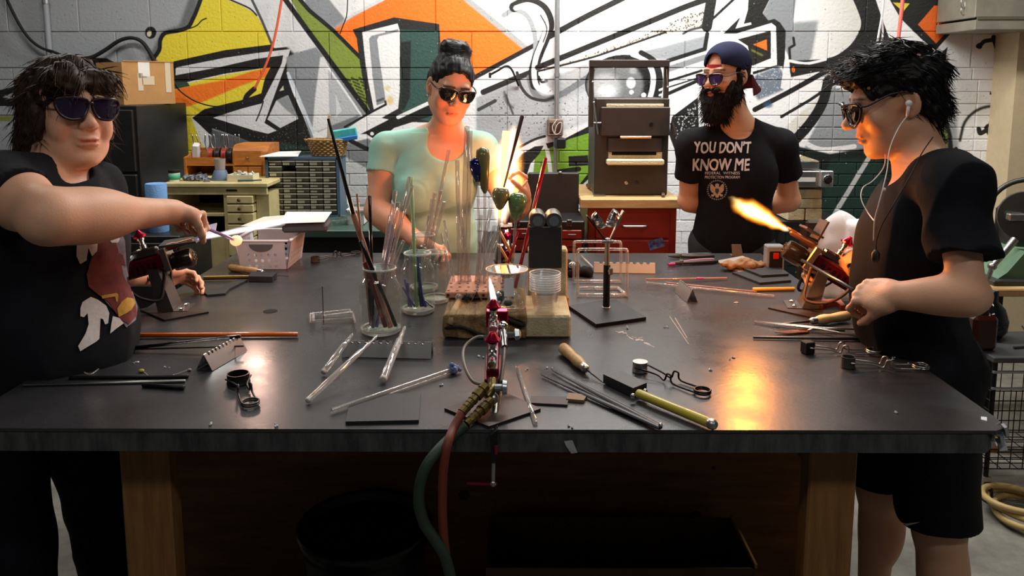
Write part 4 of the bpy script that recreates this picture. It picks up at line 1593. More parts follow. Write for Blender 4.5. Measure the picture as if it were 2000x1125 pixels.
 g = G()
 e0 = Vector(Lf(-.088, .000, -.004))
 g.ball(e0, .0085); g.tube([e0, e0 + Vector((-.004, -.004, -.03))], [.0050, .0035], 8)
 obj('earbud', g, wire, ear, smooth=True)
 obj('earbud', G().ball(Vector(Lf(.088, .0, -.004)), .0085), wire, ear, smooth=True)
 p1 = e0 + Vector((-.004, -.004, -.03))
 pts = [p1, P(1755, 250, 1.86), P(1738, 290, 1.84), P(1733, 330, 1.82), P(1726, 362, 1.80), P(1716, 400, 1.80), P(1708, 432, 1.82), P(1706, 470, 1.83)]
 g2 = G().tube(spline(pts, 6), .0013, 6).ball(P(1727, 370, 1.80), .004)
 pts2 = [P(1726, 268, 2.02), P(1728, 320, 1.98), P(1706, 352, 1.95), P(1686, 366, 1.93), P(1682, 388, 1.90), P(1695, 415, 1.87), P(1708, 432, 1.83)]
 g2.tube(spline(pts2, 6), .0013, 6)
 obj('lead', g2, wire, ear, smooth=True)
 cord = mat('black_cord', '#121010', rough=.6)
 g3 = G().tube(spline([P(1822, 268, 1.88), P(1800, 300, 1.83), P(1780, 340, 1.80), P(1745, 400, 1.785), P(1722, 440, 1.79), P(1712, 470, 1.80), P(1711, 490, 1.80)], 6), .0015, 6)
 g3.lathe(P(1711, 488, 1.80), (0, 0, -1), [(.004, 0), (.009, .008), (.009, .022), (.005, .03)], 10)
 obj('necklace', g3, cord, root, smooth=True)
 return root, t1
# ------------------------------------------------------------------ woman
def woman():
 root = thing('person', 'person with a dark top bun in a mint scoop-neck tee, behind the tall flame', 'person', (-.33, 3.2, 0))
 M = axes((.12, -.99, 0))
 C = pp(880, 171, 3.10); HM = head_axes(-72, -17, 8)
 sc = 1.08
 neck = pp(872, 248, 3.17)
 shR = pp(757, 292, 3.18); shL = pp(938, 292, 3.14)
 el = pp(736, 412, 3.10); wr = pp(822, 474, 2.93)
 elL = pp(1000, 408, 3.03); wrL = pp(1022, 392, 2.86)
 chest = (shR + shL) / 2 + arr(0, .0, -.135)
 belly = chest + arr(.01, .01, -.22) + M[:, 1] * .03
 hips = arr(-.32, 3.2, .86)
 F = Field((-.74, 2.70, .84), (.16, 3.42, 1.78), .0042)
 torso(F, M, neck, shR, shL, chest, belly, hips, wid=1.06, dep=1.05, fem=1.0)
 F.cap(neck - arr(0, 0, .04), C - HM[:, 2] * .055 - HM[:, 1] * .02, .056, .054, .03)
 arm(F, shR, el, wr, .056, .047, .030)
 arm(F, shL, elL, wrL, .054, .046, .028)
 Lf = head_sdf(F, C, HM, sc, nose=.95, jaw=.98, full=.6, lips=.85)
 t1 = hand_sdf(F, wr, (.80, -.45, -.12), (.1, -.35, -.9), side=1, sc=.93, curl=(35, 45, 30), thumb=(30, 20))
 t2 = hand_sdf(F, wrL, (-.10, -.1, .95), (-.75, -.5, 0), side=1, sc=.98, curls=[(48, 50, 30), (52, 55, 35), (55, 55, 35), (58, 55, 35)], spread=5, thumb=(22, 15), thumb_in=.6)
 V, Q = F.mesh()
 col = tint_skin(V, Lf, HM, C, sc, nails=t1 + t2, brows=(.18, .14, .13), lip=(.88, .60, .58))
 np_mesh('body', V, Q, SKIN_C, root, col)
 S = Field((-.76, 2.86, .76), (.16, 3.44, 1.50), .005)
 torso(S, M, neck - arr(0, 0, .02), shR, shL, chest, belly, hips + arr(0, 0, .02), inf=.009, wid=1.06, dep=1.05, fem=1.03, bel=.2)
 sleeve(S, shR, el, .40, .056, .068, .008)
 sleeve(S, shL, elL, .46, .056, .066, .008)
 S.plane_cut((0, 0, .80), (0, 0, -1))
 S.cap(neck - arr(0, 0, .02), neck + arr(0, 0, .2), .075, .095, .01, 'sub')
 S.ell(neck + M[:, 1] * .085 - arr(0, 0, .040), (.082, .080, .088), M, .012, 'sub')
 S.warp(folds(.0035, 26, 22, (.4, .4, 1.3)))
 V, Q = S.mesh()
 np_mesh('tee_shirt', V, Q, cloth('mint_cotton', '#97c4b4', noise=.05), root)
 T_ = Field((-.60, 2.98, .08), (-.05, 3.42, 1.0), .009)
 T_.ell(hips, (.185, .135, .14), M, 0)
 for sx in (-1, 1):
  T_.cap(hips + M[:, 0] * .09 * sx, arr(-.32 + .10 * sx, 3.18, .48), .10, .072, .03)
  T_.cap(arr(-.32 + .10 * sx, 3.18, .48), arr(-.32 + .10 * sx, 3.2, .1), .070, .055, .03)
 V, Q = T_.mesh()
 np_mesh('trousers', V, Q, cloth('dark_denim', '#1c2433'), root)
 K = Field((-.55, 2.86, 0), (-.10, 3.32, .2), .009)
 shoe(K, (-.42, 3.21, 0), M[:, 1]); shoe(K, (-.22, 3.21, 0), M[:, 1])
 V, Q = K.mesh()
 np_mesh('shoes', V, Q, mat('shoe_black', '#151515', rough=.6), root)
 Hh = Field(C - .20, C + .22, .004)
 def e(c, r, k=.02, mode='add'):
  Hh.ell(Lf(*c), np.array(r) * sc, HM, k, mode)
 e((0, -.014, .040), (.0785, .098, .0845), 0)
 e((0, -.055, .0), (.072, .055, .075), .03)
 e((0, .125, -.010), (.105, .090, .100), .010, 'sub')
 e((0, .03, -.105), (.09, .10, .085), .012, 'sub')
 for sx in (-1, 1):
  e((sx * .080, -.008, -.012), (.03, .028, .036), .008, 'sub')
 Hh.warp(lambda p: .0008 * np.sin(420 * (p - C) @ HM[:, 0]), .02)
 e((-.006, -.046, .112), (.057, .055, .050), .012)
 e((-.022, -.040, .140), (.030, .034, .022), .012)
 e((.020, -.050, .138), (.034, .032, .022), .012)
 Hh.warp(lambda p: .0022 * vnoise(p, 170, 3), .02)
 V, Q = Hh.mesh()
 hg = G(); mesh_plus(hg, V, Q)
 pos, nr = hair_surface(V, Q, 420, 8)
 a1, b1 = [], []
 for p_, n_ in zip(pos, nr):
  q = HM.T @ (p_ - C) / sc
  if q[2] > .112:
   a1.append(p_); b1.append(np.cross(n_, HM[:, 2]) + n_ * .03)
  elif q[1] > .0:
   a1.append(p_); b1.append(HM @ arr(-q[0] * 2, -.8, .55) + n_ * .08)
 strands(hg, a1, b1, .032, .0013, 3, .03, .0, 5, .04)
 obj('hair', hg, HAIR_BLACK, root, smooth=True)
 sunglasses(Lf, root, FRAME_K, LENS_K, .029, .0205, .106, .002, fr=.0032, gap=.0335)
 st = G().ball(Lf(.078, .0, -.040), .0035)
 obj('earring', st, mat('silver_stud', '#d8d4cc', rough=.2, metal=1), root, smooth=True)
 return root, t1, t2
# ------------------------------------------------------------------ bearded man
def bearded_man():
 root = thing('person', 'bearded person in backwards navy cap and lettered black tee, hands behind back', 'person', (.96, 3.5, 0))
 M = axes((-.40, -.92, 0))
 C = pp(1418, 148, 3.42); HM = head_axes(-141, -3, 0)
 sc = 1.06
 neck = pp(1440, 232, 3.47)
 shR = pp(1352, 284, 3.44); shL = pp(1524, 284, 3.50)
 el = pp(1345, 392, 3.55); wr = arr(.92, 3.68, 1.01)
 elL = pp(1543, 392, 3.58); wrL = arr(1.0, 3.69, 1.0)
 chest = (shR + shL) / 2 + arr(0, .0, -.135)
 belly = chest + arr(0, .0, -.21)
 hips = arr(.96, 3.5, .86)
 F = Field((.56, 3.22, .84), (1.36, 3.86, 1.78), .0042)
 torso(F, M, neck, shR, shL, chest, belly, hips, wid=1.05)
 F.cap(neck - arr(0, 0, .04), C - HM[:, 2] * .055 - HM[:, 1] * .02, .060, .057, .03)
 arm(F, shR, el, wr, .052, .043, .030)
 arm(F, shL, elL, wrL, .052, .045, .030)
 Lf = head_sdf(F, C, HM, sc, nose=1.1, jaw=1.0, lips=1.0, mouth=.4)
 t1 = hand_sdf(F, wr, (.85, .1, -.3), (0, 1, -.2), side=1, sc=.96, curl=(35, 40, 30))
 t2 = hand_sdf(F, wrL, (-.85, .2, -.3), (0, 1, -.2), side=-1, sc=.96, curl=(35, 40, 30))
 V, Q = F.mesh()
 col = tint_skin(V, Lf, HM, C, sc, stubble=.7, brows=(.2, .15, .13), lip=(.80, .50, .47))
 np_mesh('body', V, Q, SKIN_B, root, col)
 S = Field((.54, 3.22, .78), (1.38, 3.84, 1.50), .005)
 torso(S, M, neck - arr(0, 0, .02), shR, shL, chest, belly, hips + arr(0, 0, .02), inf=.013, wid=1.05, bel=.2)
 sleeve(S, shR, el, .54, .054, .062, .012)
 sleeve(S, shL, elL, .54, .056, .066, .012)
 S.plane_cut((0, 0, .80), (0, 0, -1))
 S.cap(neck - arr(0, 0, .03), neck + arr(0, 0, .2), .072, .085, .01, 'sub')
 S.ell(neck + M[:, 1] * .05 - arr(0, 0, .03), (.066, .042, .038), M, .012, 'sub')
 S.warp(folds(.004, 22, 31))
 V, Q = S.mesh()
 tee = np_mesh('tee_shirt', V, Q, cloth('black_jersey', '#17171a'), root)
 bv = bvh_of(tee)
 text_decal('lettering', "YOU DON'T", bv, WHITE_PRINT, tee, 1410, 287, 110, 22, shear=.08, bold=1.1, wob=.8)
 text_decal('lettering', "KNOW ME", bv, WHITE_PRINT, tee, 1408, 321, 110, 23, shear=.08, bold=1.1, wob=.8)
 text_decal('small_lettering', "FEDERAL  WITNESS", bv, WHITE_PRINT, tee, 1411, 338, 68, 5.5)
 text_decal('small_lettering', "PROTECTION PROGRAM", bv, WHITE_PRINT, tee, 1411, 346, 68, 5.5)
 tan = mat('tan_print', '#b39a7a', rough=.85, noise=.2, nscale=90)
 ex, ey = 1401, 371
 ring = []
 for j in range(28):
  a0, a1 = 2 * math.pi * j / 28, 2 * math.pi * (j + .62) / 28
  ring.append([(ex + r * math.cos(a), ey + r * math.sin(a)) for r, a in ((17, a0), (20, a0), (20, a1), (17, a1))])
 decal('seal_ring', ring, bv, mat('grey_seal_print', '#77777a', rough=.85), tee)
 eagle = [[(ex + s * x, ey + y) for x, y in ((0, -13), (3.4, -12), (4, -8), (3, -5), (6, -7), (9, -11), (12, -12), (13.5, -7), (13, 0), (10, 5), (6, 6), (9, 9), (11, 8), (11, 12), (7, 13), (4, 9), (3, 14), (0, 15))] for s in (-1, 1)]
 decal('eagle_emblem', eagle, bv, tan, tee, .0022, 6)
 decal('eagle_shield', [[(ex - 3.5, ey - 3), (ex + 3.5, ey - 3), (ex + 3.5, ey + 3), (ex, ey + 8), (ex - 3.5, ey + 3)]], bv, mat('dark_seal_print', '#3a2f28', rough=.85), tee, .003, 6)
 T_ = Field((.70, 3.30, .08), (1.24, 3.72, 1.0), .009)
 T_.ell(hips, (.175, .13, .14), M, 0)
 for sx in (-1, 1):
  T_.cap(hips + M[:, 0] * .09 * sx, arr(.96 - .10 * sx, 3.5, .48), .10, .072, .03)
  T_.cap(arr(.96 - .10 * sx, 3.5, .48), arr(.96 - .10 * sx, 3.52, .1), .070, .06, .03)
 V, Q = T_.mesh()
 np_mesh('trousers', V, Q, cloth('grey_denim', '#34363a'), root)
 K = Field((.72, 3.18, 0), (1.20, 3.66, .2), .009)
 shoe(K, (.87, 3.54, 0), M[:, 1]); shoe(K, (1.06, 3.54, 0), M[:, 1])
 V, Q = K.mesh()
 np_mesh('shoes', V, Q, mat('shoe_black', '#151515', rough=.6), root)
 # beard and moustache
 B = Field(C - .2, C + .17, .004)
 def e(c, r, k=.02, mode='add', F_=None):
  (F_ or B).ell(Lf(*c), np.array(r) * sc, HM, k, mode)
 e((0, .058, -.105), (.064, .054, .054), 0)
 e((0, .064, -.155), (.054, .046, .056), .03)
 for sx in (-1, 1):
  e((sx * .058, .032, -.070), (.024, .044, .050), .02)
  e((sx * .068, .006, -.030), (.013, .020, .042), .015)
  e((sx * .020, .096, -.053), (.021, .010, .0075), .008)
 e((0, .098, -.0675), (.0215, .02, .0085), .004, 'sub')
 B.warp(lambda p: .004 * vnoise(p, 130, 3), .03)
 V, Q = B.mesh()
 bg = G(); mesh_plus(bg, V, Q)
 pos, nr = hair_surface(V, Q, 900, 3)
 keep = [(p_, n_) for p_, n_ in zip(pos, nr) if np.linalg.norm(((HM.T @ (p_ - C) / sc) - arr(0, .1, -.0675)) / arr(.03, .03, .014)) > 1]
 strands(bg, [x[0] for x in keep], [x[1] * .5 - HM[:, 2] * .8 for x in keep], .030, .0016, 3, .2, .05, 4, .3)
 obj('beard', bg, HAIR_BEARD, root, smooth=True)
 Hh = Field(C - .16, C + .16, .005)
 e((0, -.02, .02), (.078, .098, .085), 0, 'add', Hh)
 e((0, .12, -.01), (.10, .085, .12), .01, 'sub', Hh)
 e((0, .03, -.115), (.09, .1, .085), .01, 'sub', Hh)
 for sx in (-1, 1):
  e((sx * .08, -.010, -.01), (.03, .024, .036), .006, 'sub', Hh)
 V, Q = Hh.mesh()
 np_mesh('hair', V, Q, HAIR_BEARD, root)
 # cap worn backwards
 cap = bpy.data.objects.new('cap', None); COL.objects.link(cap); cap.parent = root; WL[cap.name] = WL[root.name]
 D = Field(C - .2, C + .2, .004)
 e((0, -.012, .050), (.085, .108, .086), 0, 'add', D)
 D.plane_cut(Lf(0, .085, .050), -HM[:, 2] + HM[:, 1] * .34, .004)
 e((0, -.012, .046), (.080, .103, .081), .0, 'sub', D)
 e((0, .092, .056), (.036, .04, .036), .004, 'sub', D)
 V, Q = D.mesh()
 np_mesh('crown', V, Q, cloth('navy_twill', '#23263f'), cap)
 vis = G()
 n = 15
 top = []
 for i in range(n):
  a = math.pi * (i / (n - 1))
  ix, iy = .078 * math.cos(a), -.060 - .050 * math.sin(a)
  ox, oy = .080 * math.cos(a), -.070 - .125 * math.sin(a)
  drop = -.006 - .050 * (1 - math.sin(a)) * .5
  top.append((Vector(Lf(ix, iy, .004 + drop * .3)), Vector(Lf(ox, oy, -.050 + drop))))
 u = Vector(HM[:, 2]) * .004
 for i in range(n - 1):
  (a, b), (c, d) = top[i], top[i + 1]
  vis.add([a, b, d, c, a - u, b - u, d - u, c - u], [(0, 1, 2, 3), (7, 6, 5, 4), (0, 4, 5, 1), (2, 6, 7, 3), (1, 5, 6, 2), (0, 3, 7, 4)])
 obj('visor', vis, cloth('maroon_twill', '#4f1a20'), cap, smooth=40)
 stp = G()
 sp = [Lf(.040 * math.sin(t), .090 - .028 * (1 - math.cos(t * .9)) - .002, .040 - .001 * abs(t)) for t in (-1.0, -.75, -.5, -.25, 0, .25, .5, .75, 1.0)]
 for i in range(8):
  a, b = Vector(sp[i]), Vector(sp[i + 1])
  f = Vector(HM[:, 1]) * .003; h = Vector(HM[:, 2]) * .009
  stp.add([a - h - f, b - h - f, b + h - f, a + h - f, a - h + f, b - h + f, b + h + f, a + h + f], [(3, 2, 1, 0), (4, 5, 6, 7), (0, 1, 5, 4), (2, 3, 7, 6), (0, 4, 7, 3), (1, 2, 6, 5)])
 obj('strap', stp, mat('red_strap', '#a82a34', rough=.6), cap)
 # slid down the nose: dark glasses with flipped-up front
 sunglasses(Lf, root, mat('tortoise_frame', '#2a1717', rough=.25, noise=.5, nscale=90), LENS_V, .027, .021, .116, -.010, fr=.0026, gap=.034, brow=.004, ear=(-.012, .010))
 return root
LB, LB_T1, LB_T2 = left_boy()
RB, RB_T1 = right_boy()
WO, WO_T1, WO_T2 = woman()
MAN = bearded_man()
# ================================================================== the big work table
TX0, TX1, TY0, TY1 = -1.08, 0.94, 1.432, 3.01
table = thing('work_table', 'large dark steel-topped work table on square timber legs, filling the foreground', 'table', (-.07, 2.2, 0))
steel_top = mat('table_top_dark', '#353537', rough=.32, c2='#262628', nscale=5, bump=.07, bscale=90, rvar=.09, spec=.6)
edge_m = mat('table_edge_dark', '#26282a', rough=.6, c2='#484a4a', nscale=40, bump=.5, bscale=120, stretch=(1, 1, .25))
timber = mat('timber', '#8a6034', rough=.65, c2='#6d4824', nscale=14, stretch=(3, 3, .35), bump=.2, bscale=60)
timber_d = mat('timber_panel', '#855a2c', rough=.7, c2='#6a4420', nscale=9, stretch=(.4, 3, 3), bump=.2, bscale=60)
g = G().prism([(TX0, TY0, TZ - .006), (TX1 - .035, TY0, TZ - .006), (TX1 - .012, TY0 + .012, TZ - .006), (TX1, TY0 + .055, TZ - .006), (TX1, TY1, TZ - .006), (TX0, TY1, TZ - .006)], (0, 0, .006))
obj('top_sheet', g, steel_top, table)
g = G().prism([(TX0 + .002, TY0 + .002, TZ - .046), (TX1 - .05, TY0 + .002, TZ - .046), (TX1 - .028, TY0 + .022, TZ - .046), (TX1 - .002, TY0 + .07, TZ - .046), (TX1 - .002, TY1 - .002, TZ - .046), (TX0 + .002, TY1 - .002, TZ - .046)], (0, 0, .040))
obj('table_edge', g, edge_m, table)
g = G()
rr = random.Random(5)
for i in range(26):   # crumpled foil at the broken corner
 c = Vector((TX1 - .022 + rr.uniform(-.012, .016), TY0 + .025 + rr.uniform(-.014, .03), TZ - .024 + rr.uniform(-.022, .022)))
 R_ = Euler((rr.uniform(0, 6), rr.uniform(0, 6), rr.uniform(0, 6))).to_matrix()
 g.box(c, (rr.uniform(.012, .024), rr.uniform(.008, .02), rr.uniform(.002, .006)), R_)
obj('torn_corner', g, mat('crumpled_foil', '#b9bcbe', rough=.3, metal=.8), table, label='torn silvery corner')
for (x, y, w) in ((-.75, 1.535, .100), (.636, 1.535, .096), (-.75, 2.88, .100), (.636, 2.88, .096)):
 obj('leg', G().box((x, y, .442), (w, .05, .884), b=.004), timber, table)
g = G().box((-.055, 2.3, .455), (1.97, .025, .85))
obj('back_panel', g, timber_d, table)
rr = random.Random(3)
obj('rail', G().box((-.053, 2.88, .83), (1.27, .04, .11)), timber_d, table)
obj('rail', G().box((-.74, 1.92, .83), (.04, .70, .11)), timber_d, table)
obj('rail', G().box((.636, 1.92, .83), (.04, .70, .11)), timber_d, table)
knot = mat('wood_knot', '#3a2412', rough=.7, noise=.3)
for x, z, r in ((.52, .80, .020), (.60, .42, .006), (.55, .26, .022), (-.16, .33, .018)):
 obj('knot', G().lathe((x, 2.2876, z), (0, -1, 0), [(0, 0), (r, 0), (r * .8, .0012), (0, .0014)], 14), knot, table)
# ================================================================== along the back wall
cream = mat('cream_enamel', '#cdbf8b', rough=.5, c2='#b5a672', nscale=10)
black_steel = mat('black_steel', '#1b1b1c', rough=.38, noise=.2, nscale=12)
kiln_steel = mat('kiln_brown_black', '#393431', rough=.5, noise=.12, nscale=14, metal=.2)
chrome = mat('chrome', '#d5d5d2', rough=.15, metal=1)
steel = mat('brushed_steel', '#b5b3ae', rough=.32, metal=1, noise=.12, nscale=30)
brass = mat('brass', '#8f7440', rough=.35, metal=1)
kraft = mat('kraft_card', '#b98a55', rough=.8, noise=.1, nscale=9)
kraft_d = mat('kraft_card_dark', '#8f6a40', rough=.8, noise=.1, nscale=9)
paper = mat('white_paper', '#e3e2dd', rough=.85)
white_pl = mat('white_plastic', '#d9d8d6', rough=.4)
grey_pl = mat('grey_plastic', '#7d8084', rough=.45)
pine = mat('orange_pine', '#bb7530', rough=.5, c2='#94551d', nscale=8, stretch=(1, 4, 8))
maple = mat('maple_slab', '#c7a877', rough=.5, c2='#ad8a58', nscale=9, stretch=(1, 6, 6))
firebrick = mat('fire_brick', '#d3c6a2', rough=.9, c2='#b7a67e', nscale=26, bump=.6, bscale=160)
fibre = mat('ceramic_fibre', '#e4dab2', rough=.95, bump=.8, bscale=120)
red_paint = mat('red_enamel', '#7d1f18', rough=.4, noise=.12, nscale=9)
green_paint = mat('machine_green', '#5f8064', rough=.5, noise=.15, nscale=9)
blackp = mat('black_plastic', '#141415', rough=.45)
rubber = mat('black_rubber', '#171717', rough=.7)
def bb(g, x0, x1, y0, y1, z0, z1, b=.0):
 return g.box(((x0 + x1) / 2, (y0 + y1) / 2, (z0 + z1) / 2), (x1 - x0, y1 - y0, z1 - z0), None, b)
def rect_px(x0, y0, x1, y1, Y):
 """metres (xa, xb, za, zb) of a photo rectangle standing at depth Y"""
 a, b = P(x0, y1, Y), P(x1, y0, Y)
 return a.x, b.x, a.z, b.z
# ---------------------------------------------------------------- black cabinet, cardboard box
t = thing('steel_cabinet', 'tall black steel filing cabinet behind the boy with the printed tee', 'cabinet', (-2.1, 4.2, 0))
obj('cabinet_body', bb(G(), -2.33, -1.87, 3.93, 4.52, 0, 1.469, .004), black_steel, t)
for k, (za, zb) in enumerate(((1.14, 1.45), (.79, 1.13), (.44, .78), (.06, .43))):
 d = obj('drawer', bb(G(), -2.315, -1.885, 3.912, 3.935, za, zb, .006), black_steel, t)
 g = G().tube([(-2.19, 3.912, zb - .11), (-2.19, 3.88, zb - .11), (-2.07, 3.88, zb - .11), (-2.07, 3.912, zb - .11)], .006, 8)
 obj('handle', g, chrome, d, label='chrome handle')
N, Rr = P(243, 212, 4.06), P(343, 206, 4.30)
Rr.z = N.z = 1.47
ex = (Rr - N); ey = Vector((-ex.y, ex.x, 0)).normalized() * .24
H_ = Vector((0, 0, .215))
t = thing('cardboard_box', 'taped tan cardboard box on top of the black steel cabinet', 'box', N + ex / 2 + ey / 2)
g = G().prism([N, N + ex, N + ex + ey, N + ey], H_)
obj('box_body', g, kraft, t)
g = G().prism([N + H_ + ex * .02, N + H_ + ex, N + H_ + ex - ey * .02 + Vector((0, 0, .004)), N + H_ - ey * .02 + ex * .02 + Vector((0, 0, .004))], (0, 0, .004))
obj('flap', g, kraft, t)
nf = -ey.normalized() * .001
tape = mat('packing_tape', '#d3c3a6', rough=.3)
for x0, x1, z0, z1, mm in ((.30, .52, .135, .217, paper), (.28, .38, .07, .16, tape), (.82, .93, .06, .217, tape), (.36, .60, .10, .145, tape)):
 a = N + ex * x0 + nf; b = N + ex * x1 + nf
 obj('tape', G().prism([a + Vector((0, 0, z0)), b + Vector((0, 0, z0)), b + Vector((0, 0, z1)), a + Vector((0, 0, z1))], nf * .8), mm, t)
# ---------------------------------------------------------------- jeweller's bench
BY = 3.85
x0, x1, _, ztop = rect_px(332, 357, 520, 500, BY)
t = thing('jewellers_bench', 'cream wooden jeweller bench with an open knee bay and a column of small drawers', 'desk', ((x0 + x1) / 2, 4.1, 0))
obj('bench_top', bb(G(), x0 - .01, x1 + .01, BY - .01, 4.42, ztop - .022, ztop, .004), cream, t)
xd = P(443, 400, BY).x; xe = P(497, 400, BY).x
za = P(400, 380, BY).z
obj('apron', bb(G(), x0, x1, BY, BY + .02, za, ztop - .022), cream, t)
obj('left_side', bb(G(), x0, x0 + .02, BY + .02, 4.4, 0, za), cream, t)
obj('divider', bb(G(), xd - .016, xd, BY + .005, 4.4, 0, za), cream, t)
obj('right_side', bb(G(), xe, x1, BY + .03, 4.4, 0, za), cream, t)
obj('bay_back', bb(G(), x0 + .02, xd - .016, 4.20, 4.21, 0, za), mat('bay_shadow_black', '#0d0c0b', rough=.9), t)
zs = P(400, 417, BY).z
obj('catch_tray', bb(G(), x0 + .02, xd - .016, BY - .005, 4.2, zs - .012, zs), cream, t)
obj('lower_front', bb(G(), x0 + .02, xd - .016, BY + .02, BY + .035, .1, zs - .10), cream, t)
ys = (381, 398, 415, 437, 462, 500)
for a, b in zip(ys[:-1], ys[1:]):
 z1, z0 = P(470, a, BY).z - .003, P(470, b, BY).z + .003
 d = obj('drawer', bb(G(), xd + .003, xe - .003, BY - .012, BY + .3, z0, z1, .003), cream, t)
 obj('knob', G().lathe(((xd + xe) / 2, BY - .012, (z0 + z1) / 2), (0, -1, 0), [(.004, 0), (.004, .006), (.008, .010), (.008, .016), (.0, .019)], 12), brass, d, smooth=40)
obj('slot', bb(G(), P(442, 370, BY).x, P(463, 370, BY).x, BY - .002, BY + .004, P(440, 374, BY).z, P(440, 370, BY).z), blackp, t)
# pine organiser
OY = 4.12
x0, x1, z0, z1 = rect_px(361, 283, 521, 352, OY)
z0 = ztop
t = thing('desk_organiser', 'orange pine desk organiser with little drawers on the cream bench', 'organiser', ((x0 + x1) / 2, OY + .1, z0))
xm = P(453, 300, OY).x
obj('back', bb(G(), x0, xm, OY + .20, OY + .21, z0, z1 - .03), pine, t)
obj('side', G().prism([(x0, OY, z0), (x0, OY, z0 + .10), (x0, OY + .05, z1 - .06), (x0, OY + .21, z1), (x0, OY + .21, z0)], (.010, 0, 0)), pine, t)
obj('shelf', bb(G(), x0 + .01, xm, OY + .01, OY + .2, P(400, 322, OY).z - .006, P(400, 322, OY).z), pine, t)
obj('front_rail', bb(G(), x0 + .01, xm - .07, OY + .01, OY + .02, P(400, 322, OY).z, P(400, 308, OY).z), pine, t)
prof = [(OY + .02, z0), (OY, z0), (OY, z1 - .045), (OY + .012, z1 - .02), (OY + .035, z1 - .004), (OY + .07, z1), (OY + .21, z1), (OY + .21, z0)]
obj('drawer_case', G().prism([(xm, y + .005, z) for y, z in prof], (x1 - xm, 0, 0)), pine, t, smooth=30)
for px0, px1, py0, py1 in ((457, 511, 294, 323), (457, 484, 326, 350), (486, 511, 326, 350)):
 a, b, c, d_ = rect_px(px0, py0, px1, py1, OY)
 dr = obj('drawer', bb(G(), a, b, OY - .004, OY + .1, c, d_, .002), pine, t)
 obj('knob', G().ball(((a + b) / 2, OY - .010, (c + d_) / 2), .007), brass, dr, smooth=True)
# pliers and wire spools on the organiser shelf
zsf = P(400, 322, OY).z
for i, (px, col, nm) in enumerate(((412, '#b1402a', 'red'), (425, '#241d1f', 'first black'), (438, '#a8231f', 'bright red'), (450, '#20242c', 'blue-black'))):
 x = P(px, 305, OY + .06).x
 t = thing('wire_spool', '%s wire spool standing on edge on the pine organiser shelf' % nm, 'spool', (x, OY + .08, zsf), 'wire spools on the organiser')
 c = (x, OY + .08, zsf + .042)
 obj('wire', G().lathe((x - .008, OY + .08, zsf + .042), (1, 0, 0), [(.012, 0), (.036, 0), (.036, .016), (.012, .016)], 18), mat('spool_wire_%d' % i, col, rough=.4), t, smooth=30)
 for s in (-.011, .008):
  obj('flange', G().lathe((x + s, OY + .08, zsf + .042), (1, 0, 0), [(.0, 0), (.042, 0), (.042, .003), (.0, .003)], 18), mat('spool_flange_%d' % (i % 2), ('#8e4a3a', '#3a2a2c')[i % 2], rough=.4), t, smooth=30)
for i, (px, lean) in enumerate(((388, -.02), (402, .0), (417, -.01), (428, .012), (441, -.006), (455, .01))):
 x = P(px, 300, OY + .12).x
 t = thing('pliers', 'thin steel pliers upright at the back of the pine organiser', 'pliers', (x, OY + .15, zsf + .0), 'pliers kept upright in the organiser')
 for s in (-1, 1):
  obj('handle', G().tube(spline([(x + lean * .2, OY + .15, zsf + .055), (x + s * .012 + lean, OY + .15, zsf + .10), (x + s * .010 + lean * 1.6, OY + .15, zsf + .150)], 4), .0035, 6), steel, t, smooth=True)
 obj('jaws', G().lathe((x + lean * .2, OY + .15, zsf), (0, 0, 1), [(.002, 0), (.006, .04), (.009, .052), (.005, .064)], 8), steel, t, smooth=40)
a = P(383, 300, OY + .1)
tagit(obj('label_maker', G().box((a.x, OY + .10, zsf + .062), (.035, .05, .085), Euler((.25, .1, .2)).to_matrix(), .006), white_pl), 'white and grey handheld gadget leaning in the organiser end', 'gadget')
# on the bench top
ZB_ = ztop
def jar_small(px, py_top, r, h, Y, m_body, m_lid, label, name='paste_jar'):
 x = P(px, 350, Y).x
 t = thing(name, label, 'jar', (x, Y, ZB_))
 obj('jar_body', G().lathe((x, Y, ZB_), (0, 0, 1), [(r * .95, 0), (r, .004), (r, h * .75), (r * .9, h * .8)], 20), m_body, t, smooth=40)
 obj('lid', G().lathe((x, Y, ZB_ + h * .76), (0, 0, 1), [(r * 1.03, 0), (r * 1.03, h * .22), (r * .95, h * .25), (0, h * .25)], 20), m_lid, t, smooth=40)
 return t
t = jar_small(341, 343, .027, .055, 3.92, white_pl, blackp, 'white jar with a green label and black lid at the bench left end')
x = P(341, 350, 3.92).x
obj('label_band', G().lathe((x, 3.92, ZB_ + .008), (0, 0, 1), [(.0275, 0), (.0278, .028)], 20), mat('green_label', '#4ba683', rough=.6), t, smooth=True)
x = P(431, 350, 3.96).x
t = thing('grinding_bowl', 'slate blue flared bowl upturned on the cream bench', 'bowl', (x, 3.96, ZB_))
obj('bowl_body', G().lathe((x, 3.96, ZB_), (0, 0, 1), [(.046, 0), (.046, .006), (.030, .048), (.026, .052), (0, .052)], 24), mat('slate_blue', '#5b6b84', rough=.6, noise=.1), t, smooth=30)
t = thing('dusty_cup', 'dusty clear cup standing on the upturned slate blue bowl', 'cup', (x, 3.96, ZB_ + .0525))
obj('cup_body', G().lathe((x, 3.96, ZB_ + .0525), (0, 0, 1), [(.024, 0), (.028, .055), (.026, .055), (.022, .004), (0, .004)], 20), mat('dusty_clear', '#a89b95', rough=.3, alpha=.8), t, smooth=30)
x = P(475, 350, 3.95).x
t = thing('sorting_tray', 'cream plastic tray of pale scraps beside the slate blue bowl', 'tray', (x, 3.95, ZB_))
g = G()
bb(g, x - .065, x + .065, 3.90, 4.0, ZB_ + .001, ZB_ + .006)
